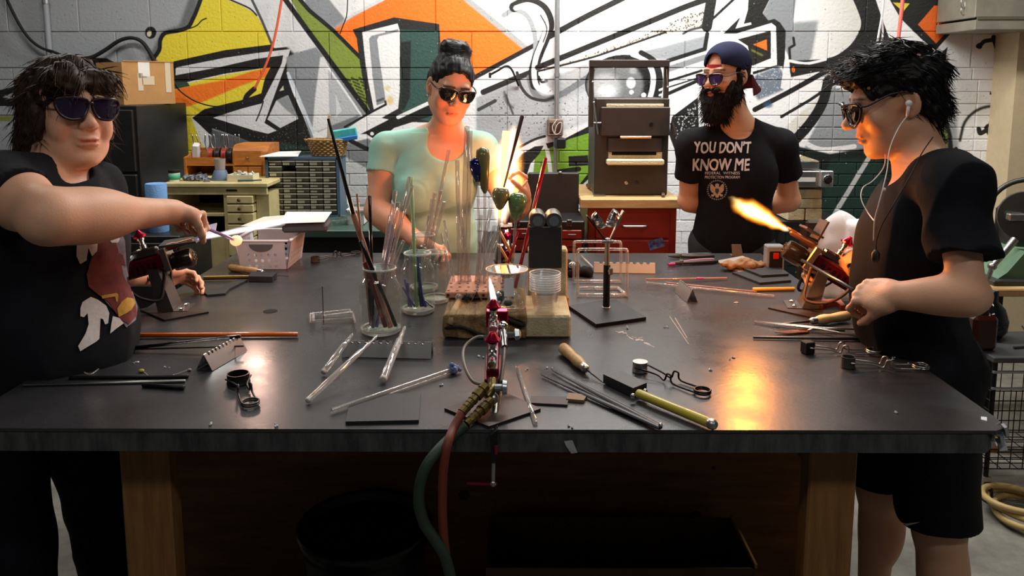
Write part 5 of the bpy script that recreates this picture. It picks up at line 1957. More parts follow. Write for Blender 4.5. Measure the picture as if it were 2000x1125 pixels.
for q in ((x - .065, x - .060, 3.90, 4.0), (x + .060, x + .065, 3.90, 4.0), (x - .065, x + .065, 3.90, 3.905), (x - .065, x + .065, 3.995, 4.0)):
 bb(g, *q, ZB_ + .001, ZB_ + .032)
obj('tray_body', g, mat('cream_plastic', '#d8cfae', rough=.5), t)
g = G(); rr = random.Random(2)
for i in range(26):
 g.box((x + rr.uniform(-.05, .05), 3.95 + rr.uniform(-.04, .04), ZB_ + rr.uniform(.012, .038)), (rr.uniform(.008, .02), rr.uniform(.008, .02), rr.uniform(.004, .014)), Euler((rr.uniform(0, 3), rr.uniform(0, 3), 0)).to_matrix())
o = obj('scraps', g, mat('pale_scraps', '#c8d0c6', rough=.5, noise=.3, nscale=200), t, kind='stuff')
g = G()
for i in range(22):
 px = rr.uniform(362, 412)
 p = P(px, 350, 3.93)
 g.box((p.x, 3.93 + rr.uniform(-.05, .06), ZB_ + rr.uniform(.004, .022)), (rr.uniform(.012, .035), rr.uniform(.012, .03), rr.uniform(.006, .018)), Euler((rr.uniform(-.5, .5), rr.uniform(-.5, .5), rr.uniform(0, 3))).to_matrix())
tagit(obj('bench_clutter', g, mat('clutter_grey', '#6f737b', rough=.5, noise=.5, nscale=60)), 'heap of small grey oddments on the cream bench', 'oddments', None, 'stuff')
p = P(488, 362, 3.90)
tagit(obj('green_file', G().cyl((p.x - .05, 3.875, ZB_ + .007), (p.x + .06, 3.90, ZB_ + .007), .005, .003, 8), mat('dark_green', '#24483a', rough=.5)), 'dark green pencil-thin file at the right front of the cream bench', 'file')
# ---------------------------------------------------------------- roll of blue shop towel
a = P(309, 440, 3.55)
x = a.x
t = thing('towel_stand', 'black cabinet behind the boy carrying the blue towel roll', 'cabinet', (x, 3.62, 0))
zt = P(309, 456, 3.5).z
obj('stand_body', bb(G(), x - .20, x + .14, 3.44, 3.80, 0, zt, .004), black_steel, t)
obj('door', bb(G(), x - .19, x + .13, 3.425, 3.44, .06, zt - .03, .003), black_steel, t)
zr = P(309, 358, 3.55).z
t = thing('paper_towel_roll', 'upright roll of blue paper shop towel behind the outstretched arm', 'paper towel', (x, 3.55, zt))
obj('roll', G().lathe((x, 3.55, zt), (0, 0, 1), [(.044, 0), (.046, .004), (.046, zr - zt - .004), (.044, zr - zt), (.020, zr - zt)], 28), mat('blue_towel', '#6c9bd0', rough=.9, bump=.4, bscale=150), t, smooth=40)
obj('core', G().lathe((x, 3.55, zt + .002), (0, 0, 1), [(.020, 0), (.020, zr - zt - .004), (.017, zr - zt - .004), (.017, 0)], 20), kraft, t, smooth=40)
# ---------------------------------------------------------------- counter with parts cabinet
ZC = .893
t = thing('side_counter', 'dark green edged counter along the wall, left of the woman', 'counter', (-.85, 4.0, 0))
obj('counter_top', bb(G(), -1.19, -.36, 3.68, 4.5, ZC - .035, ZC, .004), mat('dark_green_laminate', '#3b5148', rough=.4, noise=.1), t)
obj('counter_base', bb(G(), -1.17, -.38, 3.74, 4.48, 0, ZC - .035), mat('counter_black', '#0f1110', rough=.7), t)
PY = 4.05
x0, x1, _, z1 = rect_px(522, 307, 662, 430, PY)
t = thing('parts_cabinet', 'blue framed small-parts cabinet with rows of labelled clear drawers', 'cabinet', ((x0 + x1) / 2, PY + .08, ZC))
blue = mat('blue_grey_steel', '#43586b', rough=.45)
obj('shell', bb(bb(bb(bb(bb(G(), x0, x0 + .016, PY, PY + .16, ZC, z1), x1 - .016, x1, PY, PY + .16, ZC, z1), x0, x1, PY, PY + .16, z1 - .014, z1), x0, x1, PY, PY + .16, ZC, ZC + .012), x0, x1, PY + .15, PY + .16, ZC, z1), blue, t)
drawm = mat('smoky_drawer', '#6f6c62', rough=.25, noise=.4, nscale=25)
lab = mat('label_card', '#d6d0bd', rough=.8)
cw = (x1 - x0 - .036) / 5; rh = (z1 - ZC - .030) / 10
rr = random.Random(9)
rim_m = mat('drawer_lip', '#a9a596', rough=.35)
for r in range(10):
 for c in range(5):
  a = x0 + .018 + c * cw; b = z1 - .016 - (r + 1) * rh
  if r == 1 and c == 1:
   continue
  d = obj('drawer', bb(G(), a + .003, a + cw - .003, PY + .006, PY + .14, b + .002, b + rh - .005), drawm, t)
  obj('lip', bb(G(), a + .002, a + cw - .002, PY - .004, PY + .008, b + rh - .008, b + rh - .003), rim_m, d)
  if rr.random() < .85:
   w = rr.uniform(.35, .55); h = rr.choice((.5, .8, .85))
   obj('card', bb(G(), a + .004, a + .004 + cw * w, PY + .003, PY + .0062, b + .003, b + .003 + (rh - .012) * h), lab, d)
a = P(548, 304, PY + .06)
g = G().prism([(x0 - .02, PY - .02, z1 + .002), (x0 + .17, PY + .0, z1 + .002), (x0 + .15, PY + .14, z1 + .016), (x0 + .03, PY + .15, z1 + .012)], (0, 0, .004))
tagit(obj('loose_paper', g, paper), 'loose white paper lying on top of the blue parts cabinet', 'paper')
# woven basket with a packet
cx = P(641, 290, PY + .08).x
t = thing('woven_basket', 'small tan woven basket on the right of the parts cabinet', 'basket', (cx, PY + .08, z1))
weave = mat('willow', '#a07c4c', rough=.8, noise=.35, nscale=60)
zb_ = P(641, 270, PY + .08).z - z1
g = G()
for k in range(9):
 f = k / 8
 rx, ry = .080 + .022 * f, .058 + .014 * f
 pts = []
 for i in range(37):
  an = 2 * math.pi * i / 36
  w = .003 * (1 if (i + k) % 2 else -1)
  pts.append((cx + (rx + w) * math.cos(an), PY + .08 + (ry + w) * math.sin(an), z1 + .006 + f * (zb_ - .012)))
 g.tube(pts, .0058, 5, cap=False)
o = obj('weave', g, weave, t, smooth=True, kind='stuff')
g = G()
for i in range(18):
 an = 2 * math.pi * (i + .5) / 18
 g.tube([(cx + .079 * math.cos(an), PY + .08 + .057 * math.sin(an), z1 + .003), (cx + .103 * math.cos(an), PY + .08 + .073 * math.sin(an), z1 + zb_)], .003, 5)
obj('stakes', g, weave, t, smooth=True, kind='stuff')
obj('base', G().lathe((cx, PY + .08, z1 + .001), (0, 0, 1), [(0, 0), (.06, 0), (.06, .006), (0, .006)], 20), weave, t)
obj('handle', G().tube([(cx - .105, PY + .08, z1 + zb_ * .7), (cx - .118, PY + .07, z1 + zb_ * .95), (cx - .10, PY + .05, z1 + zb_ * .9)], .005, 6), weave, t, smooth=True)
a = P(672, 263, PY + .03)
R_ = Euler((.12, -.16, .1)).to_matrix()
t = thing('foil_packet', 'cyan and blue packet sticking out of the woven basket', 'packet', (a.x, PY + .04, z1 + .03))
obj('packet_body', G().box((a.x, PY + .05, a.z), (.125, .016, .062), R_, .006), mat('cyan_print', '#2f9db8', rough=.35, c2='#58b7a4', nscale=20), t)
obj('blue_band', G().box((a.x + .01, PY + .043, a.z - .022), (.11, .010, .022), R_, .003), mat('blue_print', '#2a6db0', rough=.35), t)
g = G()
for (pa, pb, pc, pd) in (((640, 222), (646, 224), (646, 285), (638, 282)), ((646, 262), (640, 272), (624, 290), (617, 283))):
 g.prism([P(*q, PY + .06) for q in (pa, pb, pc, pd)], (0, .004, 0))
tagit(obj('paper_strip', g, mat('tan_paper', '#b3a48d', rough=.85)), 'folded tan paper strip standing up in the woven basket', 'paper')
a = P(697, 405, 3.86)
t = thing('white_carton', 'small white plastic carton on the counter by the woman elbow', 'carton', (a.x, 3.86, ZC))
g = G()
for q in ((a.x - .04, a.x - .037, 3.82, 3.92), (a.x + .037, a.x + .04, 3.82, 3.92), (a.x - .04, a.x + .04, 3.82, 3.823), (a.x - .04, a.x + .04, 3.917, 3.92)):
 bb(g, *q, ZC, ZC + .075)
bb(g, a.x - .04, a.x + .04, 3.82, 3.92, ZC, ZC + .004)
obj('carton_body', g, white_pl, t)
obj('rim', bb(bb(G(), a.x - .045, a.x + .045, 3.814, 3.82, ZC + .068, ZC + .076), a.x - .046, a.x - .04, 3.814, 3.926, ZC + .068, ZC + .076), white_pl, t)
g = G(); rr = random.Random(4)
for i in range(16):
 p = P(rr.uniform(655, 690), 425, 3.85)
 g.ball((p.x, 3.84 + rr.uniform(-.05, .05), ZC + .012 + rr.uniform(0, .02)), (rr.uniform(.008, .02), rr.uniform(.008, .02), .011), Euler((rr.random() * 3, rr.random() * 3, 0)).to_matrix(), 8, 5)
tagit(obj('crumpled_film', g, thin_glass('film', tint=.9), smooth=True), 'crumpled clear plastic film on the counter', 'film', None, 'stuff')
# ---------------------------------------------------------------- red machinist toolbox with raised black lid
TY_ = 3.62
x0, x1, za, zb = rect_px(985, 432, 1142, 497, TY_)
t = thing('stand_bench', 'dark bench under the open red toolbox behind the table', 'bench', ((x0 + x1) / 2, 3.85, 0))
obj('bench_body', bb(G(), x0 - .12, x1 + .02, TY_ - .02, 4.2, 0, za - .002), mat('counter_black', '#0f1110'), t)
t = thing('toolbox', 'open machinist toolbox with red drawers and a raised black lid', 'toolbox', ((x0 + x1) / 2, 3.75, za))
obj('case', bb(G(), x0, x1, TY_, 3.92, za, zb, .004), black_steel, t)
lx0, lx1, lz0, lz1 = rect_px(1032, 338, 1131, 440, 3.86)
obj('lid', bb(bb(G(), lx0, lx1, 3.86, 3.90, lz0, lz1, .004), lx0 - .06, lx0 + .01, 3.865, 3.895, lz0, lz1 - .01), mat('lid_black', '#221f1e', rough=.6), t)
for (a, b, c, d_) in ((990, 446, 1064, 465), (990, 468, 1064, 490), (1098, 449, 1136, 466), (1098, 469, 1136, 491)):
 q = rect_px(a, b, c, d_, TY_)
 dr = obj('drawer', bb(G(), q[0], q[1], TY_ - .010, TY_ + .05, q[2], q[3], .003), red_paint, t)
 obj('pull', bb(G(), (q[0] + q[1]) / 2 - .02, (q[0] + q[1]) / 2 + .02, TY_ - .018, TY_ - .010, (q[2] + q[3]) / 2 - .003, (q[2] + q[3]) / 2 + .003, .002), chrome, dr)
for px in (1010, 1050, 1112):
 p = P(px, 437, TY_)
 obj('latch', bb(G(), p.x - .012, p.x + .012, TY_ - .008, TY_ + .002, zb - .022, zb + .008, .003), chrome, t)
p = P(1090, 336, 3.88)
obj('clasp', G().ball((p.x + .01, 3.86, p.z), (.010, .006, .006), None, 10, 6), chrome, t, smooth=True)
# ---------------------------------------------------------------- red chest with maple slab
CYF = 3.80
x0, x1, _, zt = rect_px(1146, 406, 1322, 600, CYF)
t = thing('tool_chest', 'red steel roller tool chest under the kiln', 'cabinet', ((x0 + x1) / 2, 4.05, 0))
obj('chest_body', bb(G(), x0, x1, CYF, 4.30, .13, zt, .004), red_paint, t)
dr_rows = [(.835, zt - .022), (.66, .825), (.48, .65), (.30, .47), (.15, .29)]
for za, zb in dr_rows:
 d = obj('drawer', bb(G(), x0 + .035, x1 - .035, CYF - .012, CYF + .05, za, zb, .004), red_paint, t)
 zc = (za + zb) / 2
 xm = x0 + (x1 - x0) * .52
 g = G().tube(spline([(xm - .055, CYF - .012, zc), (xm - .050, CYF - .034, zc), (xm, CYF - .036, zc), (xm + .050, CYF - .034, zc), (xm + .055, CYF - .012, zc)], 4), .006, 8)
 obj('handle', g, steel, d, smooth=True)
for sx in (x0 + .05, x1 - .05):
 for sy in (CYF + .06, 4.24):
  w = obj('caster', G().lathe((sx - .015, sy, .05), (1, 0, 0), [(0, 0), (.05, 0), (.05, .03), (0, .03)], 16), rubber, t, smooth=30)
  obj('fork', bb(G(), sx - .025, sx + .025, sy - .02, sy + .02, .09, .135), steel, w)
q = rect_px(1264, 465, 1299, 488, CYF - .014)
R_ = Matrix.Rotation(-.28, 3, 'Y')
st = obj('sticker', G().box(((q[0] + q[1]) / 2, CYF - .0128, (q[2] + q[3]) / 2), (.075, .0012, .046), Matrix.Rotation(-.30, 3, 'Y')), mat('sticker_navy', '#20284e', rough=.4, c2='#7a86b8', nscale=55), t, label='navy picture sticker')
sx0, sx1, _, szt = rect_px(1134, 389, 1330, 405, CYF - .03)
zs0 = zt + .001
t = thing('maple_top', 'thick pale maple slab on top of the red tool chest', 'slab', ((sx0 + sx1) / 2, 4.0, zs0))
obj('slab', bb(G(), sx0, sx1, CYF - .03, 4.34, zs0, szt, .004), maple, t)
# ---------------------------------------------------------------- kiln
KY = 3.90
kx0, kx1, _, kz1 = rect_px(1160, 192, 1308, 385, KY)
kz0 = szt + .001
t = thing('bench_kiln', 'dark brown-black bench kiln with a raised open frame, standing on the maple slab', 'kiln', ((kx0 + kx1) / 2, KY + .17, kz0))
obj('kiln_body', bb(G(), kx0, kx1, KY, KY + .34, kz0, kz1, .005), kiln_steel, t)
q0, q1, q2, q3 = rect_px(1151, 117, 1307, 131, KY + .02)
obj('frame_beam', bb(G(), q0, q1, KY + .0, KY + .05, q2, q3, .003), kiln_steel, t)
for a, b in ((q0, q0 + .022), (q1 - .022, q1)):
 obj('frame_post', bb(G(), a, b, KY + .01, KY + .045, kz1 - .14, q2, .002), kiln_steel, t)
p = rect_px(1173, 209, 1309, 265, KY - .03)
d = obj('upper_door', bb(G(), p[0], p[1], KY - .035, KY, p[2], p[3], .004), kiln_steel, t)
h = P(1272, 243, KY - .036)
obj('spy_hole', G().lathe((h.x, KY - .0345, h.z), (0, -1, 0), [(0, 0), (.010, 0), (.010, .002), (0, .002)], 16), mat('hole_black', '#050505', rough=1), d)
p = rect_px(1185, 203, 1296, 209, KY - .02)
obj('fibre_strip', bb(G(), p[0], p[1], KY - .03, KY, p[2], p[3], .002), fibre, t)
p = rect_px(1187, 269, 1293, 296, KY - .03)
fl = obj('flap_door', bb(G(), p[0], p[1], KY - .028, KY - .004, p[2], p[3], .004), kiln_steel, t)
p2 = rect_px(1211, 266, 1272, 270, KY - .04)
obj('hinge', bb(G(), p2[0], p2[1], KY - .045, KY - .028, p2[2], p2[3], .001), steel, fl)
p = rect_px(1188, 297, 1293, 311, KY - .005)
obj('mouth_lining', bb(G(), p[0], p[1], KY - .008, KY, p[2], p[3]), firebrick, t)
p = rect_px(1195, 297, 1282, 303, KY - .01)
obj('mouth', bb(G(), p[0], p[1], KY - .0105, KY - .007, p[2], p[3]), mat('hole_black', '#050505'), t)
p = rect_px(1185, 311, 1297, 322, KY - .04)
obj('fibre_ledge', bb(G(), p[0], p[1], KY - .055, KY, p[2], p[3], .006), fibre, t)
for px in (1223, 1244):
 h = P(px, 357, KY)
 obj('dial', G().lathe((h.x, KY, h.z), (0, -1, 0), [(.0085, 0), (.0085, .006), (.006, .007), (.004, .014), (0, .014)], 14), steel if px < 1230 else kiln_steel, t, smooth=40)
p = rect_px(1160, 192, 1167, 262, KY - .03)
obj('door_link', G().tube([P(1160, 200, KY - .03), P(1168, 262, KY - .03)], .004, 6).tube([P(1160, 240, KY - .02), P(1175, 240, KY - .04)], .005, 6), steel, t)
for a, b in (((1161, 135), (1158, 160)), ((1158, 160), (1160, 200)), ((1302, 135), (1304, 170))):
 obj('hanging_rod', G().tube([P(*a, KY - .005), P(*b, KY - .005)], .003, 6).ball(P(*b, KY - .005), .006, None, 8, 5), steel, t)
obj('side_latch', G().tube([P(1312, 240, KY - .01), P(1318, 262, KY - .02)], .010, 6), kiln_steel, t)
# scraper on the slab
a, b = P(1148, 362, 4.18), P(1172, 383, 3.86)
a.z = b.z = szt + .016
t = thing('scraper', 'wood handled scraper lying on the maple slab left of the kiln', 'scraper', (b.x, b.y, szt))
dv = (b - a)
obj('handle', G().lathe(a, dv, [(.008, 0), (.013, .015), (.010, .06), (.013, .11), (.009, .13)], 12), mat('dark_handle', '#4b2a1c', rough=.5), t, smooth=True)
obj('collar', G().lathe(a + dv.normalized() * .13, dv, [(.010, 0), (.010, .022)], 12), mat('copper_collar', '#c07a4c', rough=.3, metal=1), t, smooth=40)
e = a + dv.normalized() * .152
sd = Vector((dv.y, -dv.x, 0)).normalized()
obj('blade', G().prism([e - sd * .008, e + sd * .008, b + sd * .032 + Vector((0, 0, -.013)), b - sd * .032 + Vector((0, 0, -.013))], (0, 0, .002)), steel, t)
a = P(1318, 372, 4.1)
tagit(obj('file_rod', G().box((sx1 - .045, 4.02, szt + .008), (.016, .40, .014), rotz(-.15), .002), mat('dark_wood_rod', '#5b4832', rough=.6)), 'dark wooden strip along the right end of the maple slab', 'strip')
# ---------------------------------------------------------------- sockets, conduits, cables on the wall
galv = mat('galvanised', '#a9adb0', rough=.4, metal=.8, noise=.1)
zb0 = P(1087, 262, WY).z
xg = P(1087, 250, 4.56).x
t = thing('conduit', 'grey conduit running down the mural to the socket box', 'conduit', (xg, 4.56, zb0))
obj('pipe', G().cyl((xg, 4.565, P(1087, 234, 4.56).z), (xg, 4.565, 2.98), .014, None, 12), galv, t, smooth=40)
obj('lower_pipe', G().cyl((xg - .005, 4.565, .8), (xg - .005, 4.565, zb0), .011, None, 12), galv, t, smooth=40)
obj('coupling', G().cyl((xg, 4.565, P(1087, 150, 4.56).z), (xg, 4.565, P(1087, 143, 4.56).z), .018, None, 12), galv, t, smooth=40)
q = rect_px(1069, 233, 1100, 266, 4.53)
t = thing('socket_box', 'worn brown double socket box on the mural wall', 'socket', ((q[0] + q[1]) / 2, 4.56, q[2]))
obj('box_body', bb(G(), q[0], q[1], 4.535, 4.60, q[2], q[3], .006), mat('worn_brown', '#7d6a5e', rough=.6, noise=.4, nscale=40), t)
for px in (1078, 1091):
 c = P(px, 249, 4.53)
 obj('socket', bb(G(), c.x - .013, c.x + .013, 4.529, 4.536, c.z - .03, c.z + .03, .003), mat('socket_brown', '#3a2622', rough=.5), t)
tagit(obj('coiled_wire', G().tube(spline([P(1088, 233, 4.52), P(1079, 248, 4.515), P(1084, 262, 4.51), P(1094, 258, 4.51), P(1097, 240, 4.51), P(1088, 244, 4.51), P(1083, 262, 4.51)], 6), .0028, 6), mat('pale_wire', '#bfb4a6', rough=.5), smooth=True), 'loop of pale wire hanging over the socket box', 'wire')
c = P(1094, 280, 4.50)
t = thing('power_adapter', 'black plug adapter hanging under the socket box', 'adapter', (c.x, 4.51, c.z))
obj('adapter_body', G().box((c.x, 4.515, c.z), (.055, .06, .06), rotz(.3), .008), blackp, t)
obj('prong', G().box((c.x - .01, 4.49, c.z - .036), (.004, .004, .02)), chrome, t)
xl = P(90, 30, 4.56).x
t = thing('wall_conduit', 'grey painted conduit on the left of the wall above the smiling boy', 'conduit', (xl, 4.56, 1.6))
obj('pipe', G().cyl((xl, 4.565, 1.0), (xl, 4.565, 2.98), .016, None, 12), mat('grey_painted_pipe', '#9a9da3', rough=.5), t, smooth=40)
obj('strap', G().cyl((xl, 4.565, 2.02), (xl, 4.565, 2.04), .020, None, 12), galv, t)
def cable(name, pts, r, m, label, cat='cable', Y=4.55):
 ps = [P(p[0], p[1], p[2] if len(p) > 2 else Y) for p in pts]
 return tagit(obj(name, G().tube(spline(ps, 6), r, 6), m, smooth=True), label, cat)
cable('black_cable', [(4, -30), (14, 0), (38, 48), (58, 76), (80, 93), (104, 101), (124, 110)], .008, rubber, 'black cable sagging down the left top corner of the wall')
cable('black_cable', [(124, 110), (150, 113), (178, 112), (205, 98), (232, 80), (255, 74), (275, 80), (290, 98), (302, 124), (304, 150)], .011, rubber, 'thick black cable arching over the smiling boy to the cardboard box')
cable('thin_cable', [(338, 158, 4.50), (352, 178), (380, 197), (412, 207), (440, 208)], .004, rubber, 'thin black cable looping from the cardboard box over the orange stripe')
orange_c = mat('orange_cord', '#e2603f', rough=.5)
cable('hanging_cord', [(553, -30), (550, 0), (536, 75), (520, 125), (497, 174)], .007, orange_c, 'orange cord hanging down over the yellow shape', 'cord', 4.50)
cable('hanging_cord', [(1765, -40), (1763, 0), (1758, 45), (1754, 84), (1752, 110)], .009, mat('coral_cord', '#d8695c', rough=.5), 'coral red cord hanging behind the boy with earphones', 'cord', 4.0)
cable('thin_cable', [(680, -30), (679, 0), (677, 30), (670, 50), (664, 66)], .003, rubber, 'thin dark wire hanging over the orange diamond')
cable('string_loop', [(1728, -30), (1726, 0), (1722, 34), (1714, 84), (1722, 82), (1724, 60), (1722, 34)], .005, white_pl, 'white string loop hanging above the boy with earphones', 'string', 3.9)
t = thing('paper_clip_chain', 'two linked wire clips hanging beside the orange diamond at right', 'chain', P(1881, 30, 4.3))
for (ya, yb) in ((-6, 16), (13, 30)):
 a, b = P(1881, ya, 4.3), P(1881, yb, 4.3)
 w = .010
 obj('link', G().tube([a + Vector((-w, 0, 0)), b + Vector((-w, 0, .01)), b + Vector((0, 0, 0)), b + Vector((w, 0, .01)), a + Vector((w, 0, 0)), a + Vector((0, 0, .008)), a + Vector((-w, 0, 0))], .0025, 6), steel, t, smooth=True)
t = thing('gooseneck_arm', 'bent black metal arm fixed to the mural right of the woman', 'bracket', P(1010, 160, 4.58))
obj('arm', G().tube(spline([P(957, 146, 4.45), P(972, 138, 4.44), P(988, 129, 4.44), P(998, 134, 4.48), P(1006, 150, 4.55), P(1013, 168, 4.585)], 5), .006, 8), black_steel, t, smooth=True)
obj('tip', G().box(P(957, 147, 4.45), (.014, .02, .03), None, .003), black_steel, t)
# ---------------------------------------------------------------- behind the bearded man: bricks, controller box, clothed chair
RYB = 3.95
t = thing('brick_stand', 'black stand behind the bearded man holding fire bricks', 'stand', (1.55, 4.1, 0))
zst = P(1580, 432, RYB).z
obj('stand_top', bb(G(), 1.28, 1.66, RYB - .02, 4.35, zst - .03, zst), black_steel, t)
for x in (1.30, 1.64):
 for y in (RYB, 4.33):
  obj('leg', bb(G(), x - .015, x + .015, y - .015, y + .015, 0, zst - .03), black_steel, t)
names = ['lowest left', 'lowest right', 'second row', 'third row']
spec = [(1538, 1572, 408, 431, 0), (1573, 1606, 408, 431, 0), (1546, 1606, 389, 407, 1), (1552, 1606, 370, 388, 2)]
for (a, b, c, d_, r), nm in zip(spec, names):
 q = rect_px(a, c, b, d_, RYB)
 tagit(obj('fire_brick', bb(G(), q[0], q[1], RYB, RYB + .22, max(q[2], zst + .001), q[3], .004), firebrick), '%s pale fire brick of the stack behind the bearded man' % nm, 'brick', 'fire bricks behind the bearded man')
q = rect_px(1540, 334, 1614, 366, RYB - .02)
t = thing('controller_box', 'grey metal controller box with a round dial, on the fire bricks', 'controller', ((q[0] + q[1]) / 2, RYB + .1, q[2]))
obj('box_body', bb(G(), q[0], q[1], RYB - .02, RYB + .2, q[2], q[3], .004), steel, t)
w = rect_px(1555, 347, 1593, 355, RYB - .022)
obj('plate', bb(G(), w[0], w[1], RYB - .023, RYB - .019, w[2], w[3]), paper, t)
q = rect_px(1602, 334, 1629, 366, RYB - .05)
obj('dial_panel', bb(G(), q[0], q[1], RYB - .05, RYB - .02, q[2], q[3], .004), galv, t)
c = P(1617, 351, RYB - .055)
dl = obj('dial', G().lathe((c.x, RYB - .05, c.z), (0, -1, 0), [(.022, 0), (.022, .006), (.016, .008), (.014, .016), (0, .016)], 20), blackp, t, smooth=40)
obj('dial_ring', G().torus((c.x, RYB - .056, c.z), (0, 1, 0), .022, .0025, 20, 6), chrome, dl, smooth=True)
q = rect_px(1556, 303, 1601, 331, RYB)
t = thing('kiln_lid', 'pale wedge topped kiln block above the controller box', 'kiln block', ((q[0] + q[1]) / 2, RYB + .1, q[2]))
xm = (q[0] + q[1]) / 2
obj('block', bb(G(), q[0], q[1], RYB, RYB + .18, q[2], q[3] - .03, .003), steel, t)
obj('wedge', G().prism([(q[0], RYB, q[3] - .03), (q[1], RYB, q[3] - .03), (q[0] + .02, RYB, q[3])], (0, .18, 0)), fibre, t)
# chair with a white cloth over it
CYc = 3.18
cx0, cx1, cz0, cz1 = rect_px(1606, 417, 1700, 505, CYc)
cxm = (cx0 + cx1) / 2
t = thing('high_chair', 'dark wooden high chair under the white cloth', 'chair', (cxm, CYc + .18, 0))
wood_d = mat('dark_chair_wood', '#3a2a20', rough=.5)
obj('seat', bb(G(), cxm - .2, cxm + .2, CYc + .02, CYc + .42, .63, .67, .01), wood_d, t)
for sx in (-.18, .18):
 obj('leg', G().cyl((cxm + sx, CYc + .40, 0), (cxm + sx, CYc + .40, .64), .018, None, 8), wood_d, t)
 obj('leg', G().cyl((cxm + sx, CYc + .04, 0), (cxm + sx * .85, CYc + .05, cz1 - .06), .018, None, 8), wood_d, t)
obj('backrest', bb(G(), cxm - .15, cxm + .15, CYc + .035, CYc + .06, .85, cz1 - .035, .01), wood_d, t)
Fc = Field((cx0 - .06, CYc - .08, .70), (cx1 + .10, CYc + .20, cz1 + .03), .005)
hx = (cx1 - cx0) / 2
Fc.ell((cxm, CYc + .05, cz1 - hx * .95), (hx, .055, hx * .95), None, 0)
Fc.bx((cxm, CYc + .05, .82), (hx * .98, .052, .13), None, .04, .06)
Fc.cap((cxm + hx * .55, CYc - .01, cz1 - .06), (cxm + hx * .4, CYc - .015, .76), .05, .055, .012)
Fc.cap((cxm - hx * .1, CYc - .032, cz1 - .09), (cxm - hx * .2, CYc - .032, .74), .006, .012, .01, 'sub')
Fc.warp(folds(.008, 24, 41, (1, 1, .5)))
V, Q = Fc.mesh()
o = np_mesh('draped_cloth', V, Q, cloth('white_cotton', '#e3e3e4', noise=.04))
tagit(o, 'white cloth draped over the high chair between the bearded man and the torch', 'cloth')
# ---------------------------------------------------------------- far right: column, duct, lathe, cart
cr = mat('cream_column', '#c9b795', rough=.6, noise=.06)
xa = P(1969, 330, 4.38).x
obj('trim_1', bb(G(), xa, xa + .5, 4.38, 4.6, 0, P(1985, 62, 4.38).z), cr, kind='structure')
q = rect_px(1903, -60, 2060, 46, 4.2)
t = thing('metal_duct', 'grey sheet metal duct in the top right corner', 'duct', ((q[0] + q[1]) / 2, 4.4, q[2]))
dm = mat('dull_duct', '#8b8678', rough=.5, noise=.2, nscale=6, metal=.3)
zq = P(1950, 34, 4.2).z
obj('duct_body', bb(G(), q[0], q[1] + .3, 4.2, 4.58, zq, 2.7, .003), dm, t)
obj('lip', bb(G(), q[0], q[1] + .3, 4.19, 4.58, P(1950, 58, 4.19).z, zq - .012, .002), dm, t)
obj('seam', bb(G(), q[0] + .01, q[1] + .3, 4.186, 4.2, zq - .012, zq + .004), mat('old_seam', '#55503f', rough=.7), t)
# lathe bench
LY = 3.25
zl = P(1965, 566, LY).z
t = thing('lathe_bench', 'wood topped bench at far right carrying the green lathe', 'bench', (2.1, LY + .25, 0))
lx = P(1928, 560, LY).x
obj('bench_top', bb(G(), lx, 2.75, LY, LY + .55, zl - .03, zl, .003), maple, t)
for x in (lx + .06, 2.68):
 for y in (LY + .06, LY + .5):
  obj('leg', bb(G(), x - .03, x + .03, y - .03, y + .03, 0, zl - .03), black_steel, t)
t = thing('lathe', 'old green glass lathe with a chuck and a big hand wheel', 'lathe', (2.05, LY + .25, zl))
gq = rect_px(1938, 490, 2040, 548, LY + .12)
obj('bed', G().prism([(gq[0] - .02, LY + .1, zl), (2.5, LY + .1, zl), (2.5, LY + .1, gq[3] - .02), (gq[0] + .12, LY + .1, gq[3]), (gq[0] + .05, LY + .1, zl + .05)], (0, .28, 0)), green_paint, t)
obj('foot', bb(G(), gq[0] - .03, 2.5, LY + .06, LY + .42, zl, zl + .022, .004), mat('oily_steel', '#4a4a48', rough=.4, metal=.7), t)
c = P(1990, 420, LY + .16)
ch = obj('chuck', G().lathe((c.x + .02, LY + .16, c.z), (-.35, -1, .0), [(0, 0), (.10, 0), (.105, .01), (.105, .03), (.05, .035), (0, .035)], 32), mat('oily_steel', '#4a4a48'), t, smooth=30)
for an in (60, 180, 300):
 a = math.radians(an)
 R_ = Matrix.Rotation(-a, 3, 'Y')
 obj('jaw', G().box((c.x + .005 + .045 * math.cos(a), LY + .115, c.z + .045 * math.sin(a)), (.075, .03, .030), R_, .005), steel, ch)
hw = P(2000, 420, LY + .30)
obj('hand_wheel', G().torus((hw.x + .01, LY + .30, hw.z + .005), (-.3, -1, 0), .155, .012, 40, 8), mat('oily_steel', '#4a4a48'), t, smooth=True)
obj('headstock', bb(G(), c.x + .02, c.x + .16, LY + .22, LY + .38, gq[3] - .03, c.z + .02, .02), mat('oily_steel', '#4a4a48'), t)
a, b = P(1938, 520, LY + .02), P(1982, 468, LY + .06)
obj('crank_arm', G().tube([a, b], [.013, .016], 10).tube([P(1930, 545, LY + .02), a], .009, 8).ball(P(1938, 520, LY + .02), .018, None, 10, 6), steel, t, smooth=40)
